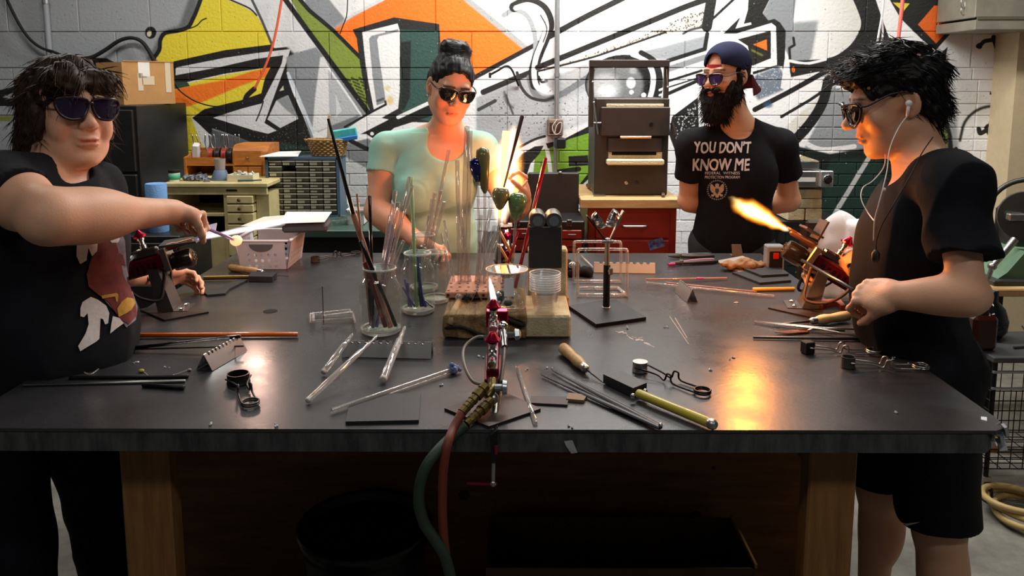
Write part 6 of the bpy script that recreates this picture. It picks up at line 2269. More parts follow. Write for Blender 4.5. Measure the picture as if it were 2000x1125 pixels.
# cart
CY_ = 3.02
cxa = P(1893, 690, CY_).x; zc1 = P(1950, 688, CY_ - .1).z
t = thing('wire_cart', 'black wire rolling cart with a mesh basket at far right', 'cart', (cxa + .35, CY_ + .05, 0))
cx1 = cxa + .75
obj('top_shelf', bb(G(), cxa, cx1, CY_ - .16, CY_ + .16, zc1 - .022, zc1, .003), mat('grey_shelf', '#55585a', rough=.4, metal=.5), t)
obj('rim', bb(G(), cxa, cx1, CY_ - .165, CY_ - .155, zc1 - .06, zc1 - .052).box((cxa + .375, CY_ - .16, zc1 - .12), (.75, .008, .008)), galv, t)
zk1, zk0 = zc1 - .13, .13
wire = mat('black_wire', '#1a1a18', rough=.4, metal=.6)
for side in ('front', 'end'):
 g = G()
 n = 16
 if side == 'front':
  for i in range(n + 1):
   x = cxa + (cx1 - cxa) * i / n
   g.tube([(x, CY_ - .16, zk0), (x, CY_ - .16, zk1)], .0022, 4)
  for j in range(9):
   z = zk0 + (zk1 - zk0) * j / 8
   g.tube([(cxa, CY_ - .16, z), (cx1, CY_ - .16, z)], .0022, 4)
  for i in range(n + 1):
   x = cxa + (cx1 - cxa) * i / n
   g.tube([(x, CY_ + .16, zk0), (x, CY_ + .16, zk1)], .0022, 4)
 else:
  for i in range(8):
   y = CY_ - .16 + .32 * i / 7
   g.tube([(cxa, y, zk0), (cxa, y, zk1)], .0022, 4)
   g.tube([(cxa, y, zk0), (cx1, y, zk0)], .0022, 4)
  for j in range(9):
   z = zk0 + (zk1 - zk0) * j / 8
   g.tube([(cxa, CY_ - .16, z), (cxa, CY_ + .16, z)], .0022, 4)
  for i in range(13):
   x = cxa + (cx1 - cxa) * i / 12
   g.tube([(x, CY_ - .16, zk0), (x, CY_ + .16, zk0)], .0022, 4)
 obj('%s_mesh' % side, g, wire, t, kind='stuff')
for x in (cxa + .012, cx1 - .012):
 for y in (CY_ - .15, CY_ + .15):
  obj('post', G().cyl((x, y, .09), (x, y, zc1 - .02), .009, None, 8), wire, t)
  w = obj('caster', G().lathe((x - .01, y, .04), (1, 0, 0), [(0, 0), (.04, 0), (.04, .02), (0, .02)], 14), rubber, t, smooth=30)
  obj('fork', bb(G(), x - .016, x + .016, y - .012, y + .012, .06, .095), galv, w)
# things on and in the cart
bx_ = P(1915, 650, CY_ - .06)
t = thing('brown_bottle', 'square shouldered dark brown bottle on the cart behind the boy', 'bottle', (bx_.x, CY_ - .06, zc1))
hb = P(1915, 613, CY_ - .06).z - zc1
obj('bottle_body', bb(G(), bx_.x - .048, bx_.x + .048, CY_ - .10, CY_ - .01, zc1 + .001, zc1 + hb, .014), mat('amber_dark', '#2a100a', rough=.12, spec=.7), t)
obj('cap', G().lathe((bx_.x, CY_ - .055, zc1 + hb), (0, 0, 1), [(.026, 0), (.026, .022), (0, .022)], 16), blackp, t, smooth=40)
c = P(1942, 605, CY_ + .06)
t = thing('glass_flask', 'dark glossy round flask behind the brown bottle on the cart', 'flask', (c.x, CY_ + .08, zc1))
obj('flask_body', G().lathe((c.x, CY_ + .08, zc1 + .001), (0, 0, 1), [(.04, 0), (.062, .03), (.066, .07), (.05, .12), (.022, .15), (.022, .19)], 24), mat('dark_glass', '#101214', rough=.06, spec=.8), t, smooth=True)
for i, (dx, dy, rz) in enumerate(((.20, -.05, .2), (.28, -.09, -.5), (.36, .0, .7), (.24, .04, 1.2))):
 tagit(obj('steel_tool', G().tube([(cxa + dx - .07 * math.cos(rz), CY_ + dy - .07 * math.sin(rz), zc1 + .006 + i * .011), (cxa + dx + .07 * math.cos(rz), CY_ + dy + .07 * math.sin(rz), zc1 + .006 + i * .011)], [.005, .003], 6), mat('oily_steel', '#4a4a48')), 'small dark steel tool in the loose pile on the cart top', 'tool', 'tools piled on the cart')
c = P(1925, 875, CY_ - .05)
t = thing('wooden_cylinder', 'tan wooden cylinder lying in the wire cart basket', 'cylinder', (c.x, CY_ - .04, zk0))
obj('barrel', G().lathe((c.x - .06, CY_ - .02, zk0 + .04), (1, -.15, 0), [(0, 0), (.03, 0), (.033, .01), (.033, .10), (.028, .115), (0, .115)], 18), mat('tan_wood', '#b08748', rough=.6, noise=.15), t, smooth=30)
obj('end_cap', G().lathe((c.x + .054, CY_ - .037, zk0 + .04), (1, -.15, 0), [(.012, 0), (.012, .02), (0, .02)], 12), steel, t, smooth=30)
c = T(1992, 1003, 0.02)
t = thing('hose_coil', 'coil of pale yellow hose on the floor at far right', 'hose', (c.x, c.y, 0))
g = G()
pts = []
for i in range(90):
 an = i * .21
 r = .12 + .02 * math.sin(i * .37)
 pts.append((c.x + .02 + r * math.cos(an), c.y + r * math.sin(an), .015 + .0012 * i * .6))
g.tube(pts, .012, 8)
obj('hose', g, mat('pale_hose', '#b59a62', rough=.5), t, smooth=True)
# ---------------------------------------------------------------- under the table
t = thing('cardboard_tray', 'long open dark cardboard box on the floor under the table', 'box', (.27, 2.08, 0))
bx0, bx1, by0, by1, bz = -.08, .63, 1.95, 2.20, .31
dk = mat('old_card', '#5f4a33', rough=.85, noise=.2, nscale=10)
for nm, q in (('front', (bx0, bx1, by0, by0 + .006)), ('back', (bx0, bx1, by1 - .006, by1)), ('end', (bx0, bx0 + .006, by0 + .006, by1 - .006)), ('end', (bx1 - .006, bx1, by0 + .006, by1 - .006))):
 obj('%s_wall' % nm, bb(G(), *q, 0.004, bz), dk, t)
obj('bottom', bb(G(), bx0, bx1, by0, by1, 0, .004), dk, t)
obj('flap', G().prism([(bx1, by0, bz), (bx1, by1, bz), (bx1 + .006, by1, bz), (bx1 + .006, by0, bz)], (.0, 0, .012)), kraft, t)
t = thing('black_bin', 'round black plastic bin in the dark under the table', 'bin', (-.42, 2.06, 0))
obj('bin_body', G().lathe((-.42, 2.06, .0), (0, 0, 1), [(.14, 0), (.17, .36), (.18, .37), (.172, .372), (.16, .35), (.135, .01), (0, .01)], 28), blackp, t, smooth=40)
obj('bin_liner', G().lathe((-.42, 2.06, .25), (0, 0, 1), [(.178, .08), (.186, .122), (.176, .128), (.160, .10)], 28), mat('bin_liner_black', '#0b0b0c', rough=.3), t, smooth=True)
t = thing('grey_case', 'dark grey slanted plastic case in front of the black bin', 'case', (-.52, 1.76, 0))
obj('case_body', G().prism([(-.68, 1.70, 0), (-.38, 1.70, 0), (-.36, 1.70, .22), (-.44, 1.70, .30), (-.66, 1.70, .20)], (0, .12, 0)), mat('case_grey', '#3c3d3d', rough=.5), t)
obj('case_strap', G().tube([(-.52, 1.695, .0), (-.50, 1.695, .12), (-.455, 1.695, .26)], .005, 6), rubber, t)
# ================================================================== on the table
clear = thin_glass('clear_glass', '#f3eeea', .97, rough=.04, ior=1.9, haze=.10)
jarg = thin_glass('jar_glass', '#f2f8f5', .97, ior=1.5, haze=.02)
cupg = thin_glass('cup_plastic', '#ffffff', .997, ior=1.4, rough=.1, haze=.012)
cup_rim = thin_glass('cup_rim_plastic', '#ffffff', .99, ior=1.5, rough=.1, haze=.20)
jar_rim = thin_glass('jar_rim_glass', '#f6f8f6', .98, ior=1.6, haze=.16)
graphite = mat('graphite', '#232325', rough=.5, noise=.15, nscale=30)
black_iron = mat('black_iron', '#161617', rough=.42, metal=.3)
maroon = mat('anodised_maroon', '#6b1626', rough=.3, metal=.35)
crimson = mat('anodised_crimson', '#b01a3c', rough=.22, metal=.85)
dark_plate = mat('bronze_plate', '#3d322d', rough=.45, metal=.4, noise=.1)
handle_wood = mat('pale_handle_wood', '#c19a62', rough=.5, c2='#a67f4a', nscale=10, stretch=(8, 8, 2))
cream_wood = mat('cream_handle_wood', '#dcc48d', rough=.5, noise=.1)
ZT = TZ + .0005
def V2(px, py, z=TZ):
 return T(px, py, z)
def ball_end(g, p, r):
 return g.ball(p, r, None, 10, 6)
def rod(name, a, b, r, m, label, cat, group=None, n=8, r1=None):
 a, b = Vector(a), Vector(b)
 d = (b - a).normalized()
 r1 = r if r1 is None else r1
 g = G().tube([a, a + d * r * .3, b - d * r1 * .3, b], [r * .75, r, r1, r1 * .75], n)
 return tagit(obj(name, g, m, smooth=40, loc=a), label, cat, group)
def leaf_sheet(g, a, d, up, L, H, th, nrm, notches=0, depth=.008, start=.06):
 """bent-sheet side with a notched top edge"""
 pts = [a, a + d * L]
 if notches:
  top = []
  pitch = L * (1 - 2 * start) / notches
  s = L
  for i in range(notches):
   c = L - L * start - pitch * (i + .5)
   hw = pitch * .28
   top.append(a + d * (c + hw) + up * H)
   for k in range(1, 4):
    an = math.pi * k / 4
    top.append(a + d * (c + hw * math.cos(an)) + up * (H - depth * math.sin(an)))
   top.append(a + d * (c - hw) + up * H)
  pts += [a + d * L + up * H] + top + [a + up * H]
 else:
  pts += [a + d * L + up * H, a + up * H]
 g.prism(pts, nrm * th)
def v_rack(p0, p1, h, hw, notches, m, label, group=None):
 p0, p1 = Vector(p0), Vector(p1)
 d = (p1 - p0); L = d.length; d.normalize()
 sd = Vector((-d.y, d.x, 0))
 t = thing('rod_rest', label, 'rack', (p0 + p1) / 2, group)
 H = math.hypot(h, hw)
 for s in (-1, 1):
  g = G()
  up = (Vector((0, 0, h)) - sd * s * hw).normalized()
  n = (sd * s * h + Vector((0, 0, hw))).normalized()
  leaf_sheet(g, p0 + sd * s * hw + Vector((0, 0, .0006)), d, up, L, H, .0012, n, notches)
  obj('sheet', g, m, t)
 return t
rack_m = mat('rack_steel', '#a9a8a6', rough=.3, metal=.85)
v_rack(V2(399, 724), V2(468, 684), .037, .020, 9, rack_m, 'small notched steel rod rest glowing with flame light, left of the table')
v_rack(V2(671, 693), V2(844, 697), .036, .016, 11, rack_m, 'long notched steel rod rest holding three clear tubes, in front of the jars')
v_rack(V2(1160, 531), V2(1279, 533), .034, .012, 8, mat('rack_white', '#c6c2bd', rough=.45), 'pale notched rod rest behind the bent clear frames')
v_rack(V2(1328, 571), V2(1352, 591), .040, .016, 7, rack_m, 'little notched steel rod rest under the two crossing clear rods')
# ---------------------------------------------------------------- left side tools
rod('orange_rod', T(219, 655, .938), T(582, 653, .938), .0062, mat('orange_glass', '#d2621c', rough=.2, coat=.4), 'long opaque orange rod lying across the left of the table', 'rod')
dk_glass = mat('black_glass', '#0f1110', rough=.12, coat=.5)
rod('dark_rod', T(226, 683, .936), T(470, 657, .968), .0045, dk_glass, 'thick black rod leaning on the lit rod rest', 'rod')
rod('dark_rod', T(236, 683, .935), T(476, 676, .953), .0022, mat('brown_glass', '#2a1a14', rough=.2), 'thin brown rod leaning low on the lit rod rest', 'rod')
rod('clear_stringer', T(262, 681, .936), T(448, 661, .970), .0020, clear, 'thin clear stringer beside the thick black rod', 'rod')
for (a, b, r, m, l) in (((135, 738), (368, 735), .004, black_iron, 'black flat bar, upper of the crossed pair at far left'),
      ((46, 752), (362, 744), .0035, steel, 'long steel bar with a bright edge at the left corner'),
      ((278, 752), (360, 757), .005, black_iron, 'short black bar under the long steel bar at left')):
 p, q = T(*a, TZ + r), T(*b, TZ + r)
 rod('flat_bar', p, q, r, m, l, 'bar')
for pts, r, m, l in (([(157, 722), (176, 731), (200, 716), (240, 699)], .0016, clear, 'bent thin clear glass hook near the left edge'),
      ([(276, 724), (283, 728), (291, 735)], .0012, clear, 'thin clear stem of the yellow glass drop'),
      ([(337, 733), (352, 728), (366, 723)], .0013, clear, 'thin clear stringer with a pinkish bead end')):
 tagit(obj('glass_scrap', G().tube(spline([T(a, b, TZ + r + .0005) for a, b in pts], 5), r, 6), m, smooth=True), l, 'glass scrap')
tagit(obj('glass_drop', G().ball(T(276, 724, TZ + .004), (.007, .006, .004), None, 12, 7), mat('yellow_glass', '#a39a3e', rough=.1), smooth=True), 'small olive yellow glass drop on the left of the table', 'glass drop')
tagit(obj('glass_drop', G().ball(T(370, 722, TZ + .003), (.005, .004, .003), None, 10, 6), mat('pink_glass', '#a88478', rough=.1), smooth=True), 'tiny pinkish glass bead near the lit rod rest', 'glass drop')
rr = random.Random(12)
crumbs = G()
for (px, py) in ((266, 706), (325, 715), (862, 752), (1030, 722), (1072, 716), (1140, 726), (1112, 833), (1150, 838), (940, 696), (1300, 640), (1390, 722), (540, 830), (415, 828), (455, 850), (1430, 700), (1435, 590), (1230, 640), (1780, 712), (1745, 700), (1750, 805)):
 for k in range(3):
  p = T(px + rr.uniform(-6, 6), py + rr.uniform(-3, 3), TZ + .002)
  if p.y > TY0 + .005:
   crumbs.box(p, (rr.uniform(.002, .006), rr.uniform(.002, .005), .0025), Euler((rr.random(), rr.random(), rr.random() * 3)).to_matrix())
tagit(obj('glass_chips', crumbs, mat('chip_white', '#cfd3d2', rough=.1)), 'tiny glass chips scattered over the table top', 'chips', None, 'stuff')
p = V2(528, 608)
tagit(obj('cable_grommet', G().lathe((p.x, p.y, TZ), (0, 0, 1), [(0, 0), (.020, 0), (.020, .001), (0, .001)], 20), mat('hole_black', '#050505')), 'flat black round disc on the table left of the jars', 'disc')
def spring_clip(cup, loop, r, hcup, m, cm, label, square=False, tilt=0.0, bump=.016, closed=False):
 cup, loop = Vector(cup), Vector(loop)
 d = loop - cup; L = d.length; d.normalize()
 sd = Vector((-d.y, d.x, 0))
 t = thing('cup_tweezers', label, 'tweezers', (cup + loop) / 2)
 base = Vector((cup.x, cup.y, TZ + .0006))
 g = G()
 if square:
  g.box(base + Vector((0, 0, hcup / 2)), (r * 1.8, r * 1.8, hcup), rotz(math.atan2(d.y, d.x) + tilt), .002)
 else:
  n = 18
  g.lathe(base, (0, 0, 1), [(r, 0), (r * 1.06, hcup * .1), (r, hcup * .2), (r, hcup), (r * .9, hcup)] + ([(0, hcup)] if closed else [(r * .88, .003), (0, .003)]), n)
 obj('cup', g, cm, t, smooth=35)
 zz = TZ + .006
 for s in (-1, 1):
  z1 = TZ + hcup * .6
  pts = [cup + sd * s * r * 1.1 + Vector((0, 0, z1 - cup.z)),
    cup + d * L * .30 + sd * s * .010 + Vector((0, 0, zz + .006 - cup.z)),
    cup + d * L * .42 + sd * s * .012 + Vector((0, 0, zz - cup.z)),
    cup + d * L * .46 + sd * s * .012 + Vector((0, 0, zz + bump - cup.z)),
    cup + d * L * .52 + sd * s * .013 + Vector((0, 0, zz + bump - cup.z)),
    cup + d * L * .56 + sd * s * .014 + Vector((0, 0, zz - cup.z)),
    cup + d * L * .92 + sd * s * .016 + Vector((0, 0, zz - cup.z))]
  obj('wire', G().tube(spline(pts, 4), .0022, 6), m, t, smooth=True)
 c = Vector((loop.x, loop.y, zz)) - d * .016
 ring = G()
 for k in (0, 1):
  ring.torus(c + Vector((0, 0, .0045 * k - .001)), (0, 0, 1), .017, .0022, 20, 6)
 obj('spring_loop', ring, m, t, smooth=True)
 return t
dull = mat('dull_steel', '#4c4b49', rough=.4, metal=.8)
spring_clip(T(466, 748), T(492, 798), .024, .022, dull, black_iron, 'black cup tweezers standing cup-up near the front left edge')
spring_clip(T(1250, 726), T(1384, 774), .017, .024, black_iron, steel, 'cup tweezers with a bright silver cup by the yellow handled paddle', closed=True)
spring_clip(T(1577, 690), T(1720, 691), .014, .030, steel, black_iron, 'cup tweezers with a square black cup near the right edge', square=True, tilt=.3)
spring_clip(T(1656, 718), T(1812, 721), .015, .026, steel, mat('olive_cup', '#4a4a3c', rough=.4, metal=.6), 'cup tweezers with an open greenish hexagonal cup, nearest the right edge')
spring_clip(T(616, 512), T(702, 496), .016, .020, dull, mat('rusty_cup', '#3a2c22', rough=.6), 'rusty cup tweezers far back behind the left jars')
def lathe_handle(g, a, d, L, r):
 d = Vector(d).normalized()
 g.lathe(a, d, [(0, 0), (r * .7, L * .01), (r * 1.0, L * .06), (r * 1.05, L * .25), (r * .86, L * .55), (r * 1.0, L * .72), (r * .95, L * .85), (r * .72, L * .97), (r * .6, L)], 16)
 return Vector(a) + d * L
def awl(a, b, tip, r, wood, label, spike=.0022):
 a, b, tip = Vector(a), Vector(b), Vector(tip)
 t = thing('awl', label, 'pick', a)
 g = G()
 e = lathe_handle(g, a, b - a, (b - a).length, r)
 obj('handle', g, wood, t, smooth=50)
 d = (b - a).normalized()
 obj('ferrule', G().lathe(e - d * .003, d, [(r * .72, 0), (r * .74, .012), (r * .5, .020), (r * .3, .022)], 14), steel, t, smooth=40)
 obj('spike', G().tube([e + d * .016, e * .5 + tip * .5, tip], [spike * 1.4, spike, spike * .4], 8), dull, t, smooth=True)
 return t
awl(T(1098, 678, .946), T(1140, 716, .944), T(1178, 748, .933), .0135, handle_wood, 'pick with a pale turned wooden handle by the graphite paddle')
awl(T(448, 522, .943), T(506, 530, .943), T(536, 535, .934), .012, handle_wood, 'pick with a tan wooden handle beside the white basket')
awl(T(1660, 616, .946), T(1592, 626, .944), T(1511, 634, .934), .0135, cream_wood, 'pick with a cream wooden handle below the right torch', .003)
# graphite paddle with a yellow handle
t = thing('graphite_paddle', 'graphite paddle with a yellow painted handle near the front edge', 'paddle', T(1220, 760))
q = [T(1178, 748, TZ + .002), T(1236, 776, TZ + .002), T(1263, 765, TZ + .002), T(1214, 741, TZ + .002)]
obj('block', G().prism(q, (0, 0, .020)), graphite, t)
a, b = T(1246, 768, .944), T(1392, 829, .942)
d = (b - a).normalized()
obj('handle', G().lathe(a, d, [(.0085, 0), (.0095, .004), (.0095, (b - a).length - .012), (.008, (b - a).length - .008)], 14), mat('yellow_lacquer', '#b3a33c', rough=.3), t, smooth=40)
obj('end_cap', G().lathe(b - d * .010, d, [(.009, 0), (.0105, .004), (.0105, .012), (.007, .017), (0, .018)], 14), steel, t, smooth=40)
for px, py in ((1236, 773), (1260, 764)):
 obj('screw', G().ball(T(px, py, .944), .0055, None, 10, 6), chrome, t, smooth=True)
# left graphite paddles
t = thing('brass_paddle', 'graphite paddle with a brass rod handle behind the left torch', 'paddle', T(500, 540))
a, b = T(398, 543, .940), T(486, 541, .942)
obj('handle', G().cyl(a, b, .007, None, 12), brass, t, smooth=40)
q = [T(485, 550, TZ + .001), T(532, 551, TZ + .001), T(541, 542, TZ + .001), T(492, 540, TZ + .001)]
obj('block', G().prism(q, (0, 0, .018)), graphite, t)
obj('wire_end', G().tube([T(536, 541, .942), T(544, 538, .942), T(563, 539, .934)], .0018, 6), black_iron, t)
q = [T(387, 563), T(405, 580), T(440, 577), T(448, 568), T(484, 550), T(470, 548), T(440, 560), T(432, 566), T(410, 568), T(398, 558)]
tagit(obj('graphite_plate', G().prism([p + Vector((0, 0, .001)) for p in q], (0, 0, .006)), graphite), 'shaped graphite plate lying behind the left hand', 'plate')
# black tweezers, front
t = thing('long_tweezers', 'long black tweezers lying open at the front edge right of the torch', 'tweezers', T(1180, 780))
for (a, b) in (((1058, 732), (1290, 836)), ((1079, 723), (1290, 833))):
 p, q = T(*a, TZ + .006), T(*b, TZ + .007)
 obj('arm', G().tube([p, p * .7 + q * .3, p * .35 + q * .65, q], [.0025, .0055, .0075, .006], 8, flat=.55, up=(0, 0, 1)), black_iron, t, smooth=50)
obj('rivet', G().ball(T(1290, 830, TZ + .012), .004, None, 8, 5), chrome, t, smooth=True)
# thin plates lying at the front
for q, m, h, l in (([(675, 829), (818, 826), (822, 773), (686, 775)], graphite, .006, 'flat dark graphite pad under the clear rod with the blue end'),
     ([(1035, 790), (1108, 794), (1111, 778), (1037, 777)], mat('brown_pad', '#3b2c29', rough=.6), .004, 'narrow dark brown strip by the front torch plate'),
     ([(1106, 784), (1140, 787), (1147, 776), (1110, 772)], mat('tan_strip', '#7a5c36', rough=.6), .006, 'short tan strip under the long black tweezers'),
     ([(1398, 512), (1446, 535), (1505, 524), (1450, 502)], mat('stone_sheet', '#8f8579', rough=.7), .005, 'grey sheet under the crusty bark piece'),
     ([(1430, 535), (1484, 556), (1545, 551), (1530, 530)], graphite, .007, 'lower dark graphite plate near the right torch'),
     ([(1452, 532), (1487, 546), (1540, 543), (1520, 527)], graphite, .016, 'upper dark graphite plate stacked near the right torch'),
     ([(1500, 603), (1585, 622), (1660, 606), (1575, 585)], dark_plate, .004, 'bronze base sheet under the right torch')):
 ps = [T(a, b, TZ + .0006) for a, b in q]
 if 'upper' in l:
  ps = [p + Vector((0, 0, .0078)) for p in ps]; h = .007
 tagit(obj('flat_plate', G().prism(ps, (0, 0, h)), m), l, 'plate')
rod('clear_rod', T(1012, 722, .934), T(1046, 827, .934), .0048, clear, 'short clear rod right of the front torch', 'rod')
# three clear tubes over the rest, and the rod with the blue end
for a, b, r, l in (((631, 728), (689, 652), .0072, 'leftmost clear tube on the long rod rest'), ((600, 783), (738, 655), .0062, 'longest clear rod across the long rod rest'), ((748, 742), (791, 638), .0085, 'thickest clear tube on the long rod rest')):
 p, q = T(*a, TZ + r + .001), T(*b, .990)
 t = thing('glass_tube', l, 'glass tube', p)
 d = (q - p).normalized()
 Ln = (q - p).length
 obj('tube', G().lathe(p, d, [(r * .4, 0), (r * .85, .002), (r, .006), (r, Ln * .72), (r * .55, Ln * .76), (r * .7, Ln * .84), (r * .42, Ln * .9), (r * .6, Ln * .95), (r * .25, Ln)], 14), clear, t, smooth=50)
 obj('frosted_end', G().lathe(p - d * .001, d, [(0, 0), (r * .8, .001), (r * 1.01, .004), (r * 1.01, .007)], 14), mat('frosted_end', '#c8c2bb', rough=.4), t, smooth=40)
p, q = T(648, 803, .937), T(886, 721, .940)
t = thing('blue_tipped_rod', 'clear rod ending in a knobbly blue lump, pointing at the front torch', 'rod', p)
obj('rod', G().cyl(p, q, .0055, None, 12), clear, t, smooth=40)
g = G(); rr = random.Random(8)
for k in range(9):
 g.ball(q + Vector((rr.uniform(-.006, .016), rr.uniform(-.008, .008), rr.uniform(-.004, .012))), rr.uniform(.005, .009), None, 10, 6)
obj('lump', g, mat('blue_glass', '#2a4fae', rough=.08, trans=.5, c2='#cfe0f5', nscale=90), t, smooth=True)
# wire work on the left: clear cradle with a standing wire
t = thing('glass_cradle', 'clear bent glass cradle with an upright wire, left of the jars', 'stand', T(650, 620))
for pts in ([(606, 614), (606, 628), (690, 622), (684, 606), (606, 614)], [(628, 632), (694, 629), (688, 612)], [(612, 612), (612, 624)], [(630, 618), (690, 610)]):
 obj('bent_rod', G().tube([T(a, b, TZ + .008 + .010 * (i % 2)) for i, (a, b) in enumerate(pts)], .0042, 8), clear, t, smooth=50)
obj('wire', G().tube([T(632, 634, .936), T(632, 634, .936) + Vector((0, 0, .105))], .0012, 6), dull, t)
# ---------------------------------------------------------------- jars and rods
jars = {}
def mason_jar(px, py, r, h, label):
 c = V2(px, py)
 t = thing('mason_jar', label, 'jar', c, 'mason jars of rods')
 prof = [(0, .004), (r * .82, .004), (r * .95, .010), (r, .020), (r, h * .70), (r * .97, h * .76), (r * .80, h * .84), (r * .76, h * .865), (r * .80, h * .875), (r * .76, h * .89), (r * .79, h * .92), (r * .76, h * .94), (r * .76, h * .985), (r * .79, h)]
 obj('glass_wall', G().lathe(c, (0, 0, 1), prof, 36), jarg, t, smooth=50)
 obj('thick_base', G().lathe(c, (0, 0, 1), [(0, .0008), (r * .86, .0008), (r * .97, .006), (r * .985, .014), (r * .84, .0138), (r * .80, .008), (0, .0075)], 36), clear, t, smooth=50)
 obj('rim', G().torus(c + Vector((0, 0, h)), (0, 0, 1), r * .775, .0028, 36, 6), jar_rim, t, smooth=True)
 jars[label] = (c, r, h)
 return c
J1 = mason_jar(744, 648, .054, .172, 'nearest mason jar, holding black and copper rods and thick clear rods')
J2 = mason_jar(817, 609, .048, .172, 'middle mason jar, holding a pale green rod and blue sticks')
J3 = mason_jar(852, 588, .044, .150, 'wide mouthed jar half hidden behind the middle mason jar')
J4 = mason_jar(828, 566, .046, .178, 'farthest mason jar, its threaded neck behind the middle jar')
def stick(name, jar, bx, by, top, Ytop, r, m, label, group=None, r1=None, cat='rod', z0=None):
 a = jar + Vector((bx, by, .010 + r if z0 is None else z0))
 b = P(top[0], top[1], Ytop)
 return rod(name, a, b, r, m, label, cat, group, 10, r1)
copper_tube = thin_glass('copper_tint', '#dcae98', .92, rough=.05, ior=1.6, haze=.22)
lilac = thin_glass('lilac_tint', '#b3a8dc', .9, rough=.05, ior=1.6, haze=.25)
# nearest jar
a = J1 + Vector((.028, -.012, .016)); m_ = P(690, 418, 2.02); b = P(641, 232, 2.05)
t = thing('two_tone_rod', 'tall rod, black above and copper-clear below, leaning left out of the nearest jar', 'rod', a)
obj('clear_part', G().cyl(a, m_, .0075, .0075, 12), copper_tube, t, smooth=40)
obj('black_part', G().cyl(m_, b, .0060, .0035, 12), dk_glass, t, smooth=40)
stick('black_rod', J1, -.018, -.01, (722, 382), 2.03, .0042, dk_glass, 'upright thin black rod in the nearest jar')
stick('black_rod', J1, .040, .0, (704, 470), 2.0, .0055, dk_glass, 'thick black rod leaning left inside the nearest jar')
stick('brown_rod', J1, .014, -.01, (712, 512), 2.02, .0055, mat('red_brown_glass', '#7a3424', rough=.2), 'red-brown rod inside the nearest jar')
stick('black_rod', J1, -.020, .006, (716, 520), 2.04, .006, dk_glass, 'short thick black rod inside the nearest jar')
G1 = 'clear rods fanning from the nearest jar'
L1 = 'clear rod of the fan leaning right out of the nearest jar'
for bx, by, top, Y, r in ((-.02, .02, (762, 420), 2.08, .0042), (-.015, .0, (772, 372), 2.10, .0042), (-.02, -.01, (778, 395), 2.06, .0050), (-.01, .01, (800, 345), 2.10, .0042), (-.03, .01, (788, 470), 2.05, .0040), (.0, .02, (757, 445), 2.1, .0036), (-.025, .0, (806, 362), 2.12, .0034)):
 stick('clear_rod', J1, bx, by, top, Y, r * 1.3, clear, L1, G1)
stick('lilac_rod', J1, -.01, -.005, (766, 438), 2.07, .0042, lilac, 'lilac tinted rod among the clear rods of the nearest jar')
rod('clear_rod', J1 + Vector((-.03, .012, .014)), P(697, 378, 2.0), .0028, copper_tube, 'thin copper tinted rod left of the upright black rod', 'rod')
# middle jar
stick('green_rod', J2, -.004, -.004, (803, 345), 2.22, .0052, mat('mint_glass', '#9fc08a', rough=.25), 'pale green opaque rod standing in the middle jar')
stick('blue_rod', J2, .012, -.006, (811, 486), 2.24, .0065, mat('navy_glass', '#27305e', rough=.2), 'thick navy rod inside the middle jar')
stick('blue_rod', J2, .022, .0, (812, 545), 2.22, .0045, mat('blue_stick', '#3f57b4', rough=.2), 'bright blue rod inside the middle jar')
for i, (bx, tx, ty) in enumerate(((-.02, 790, 545), (-.01, 786, 560), (-.028, 797, 552))):
 stick('lilac_rod', J2, bx, .004, (tx, ty), 2.2, .0030, mat('lilac_stick', '#7d6fb0', rough=.2), 'thin lilac stick low inside the middle jar', 'lilac sticks in the middle jar')
rod('black_wire', T(802, 563, .985), T(845, 600, .960), .0018, dk_glass, 'short bent black wire across the middle jar', 'wire')
G2 = 'clear rods leaning right out of the jars'
L2 = 'clear rod of the sheaf leaning right behind the middle jar'
for top, Y, r in (((877, 292), 2.44, .0046), ((850, 376), 2.42, .0055), ((868, 394), 2.40, .0050), ((862, 372), 2.43, .0046), ((844, 388), 2.43, .0044), ((838, 420), 2.41, .0042)):
 stick('clear_rod', J4, -.012 + (top[0] - 850) * .0002, 0, top, Y, r * 1.25, clear, L2, G2)
# ---------------------------------------------------------------- wooden board, honeycomb brick, fire brick, beaker, cups
ZW = TZ + .066
q = [T(862, 664), T(1030, 662), T(1022, 612), T(872, 612)]
back = [T(892, 560, ZW), T(1018, 560, ZW)]
y0, y1 = T(940, 663).y, T(940, 562, ZW).y
xw0, xw1 = T(864, 664).x, T(1028, 664).x
t = thing('log_slab', 'charred split wooden slab in the middle of the table under the beaker', 'slab', ((xw0 + xw1) / 2, (y0 + y1) / 2, TZ))
bark = mat('split_wood', '#9a7c52', rough=.8, c2='#5f4526', nscale=9, stretch=(6, 1.2, 6), bump=.8, bscale=50)
char = mat('charred', '#1d1611', rough=.9, noise=.3)
Fw = Field((xw0 - .02, y0 - .02, TZ - .002), (xw1 + .02, y1 + .02, ZW + .01), .004)
Fw.bx(((xw0 + xw1) / 2, (y0 + y1) / 2, TZ + .033), ((xw1 - xw0) / 2, (y1 - y0) / 2, .0325), None, .006, 0)
Fw.cap((xw0 + .02, y0 - .005, TZ + .022), (xw0 + .10, y0 - .002, TZ + .004), .008, .012, .004, 'sub')
Fw.cap((xw0 + .14, y0 - .006, TZ + .060), (xw0 + .20, y0, TZ + .034), .014, .012, .006, 'sub')
Fw.warp(lambda p: .0022 * vnoise(p * arr(1, .25, 1), 90, 2), .02)
V, Q = Fw.mesh()
np_mesh('slab_wood', V, Q, bark, t)
obj('charred_streak', G().tube(spline([(xw0 + .004, y0 + .001, TZ + .030), (xw0 + .045, y0 + .0, TZ + .034), (xw0 + .085, y0 + .001, TZ + .018), (xw0 + .105, y0 + .002, TZ + .004)], 5), [.002] + [.007] * 14 + [.003], 6, flat=.6), char, t, smooth=True)
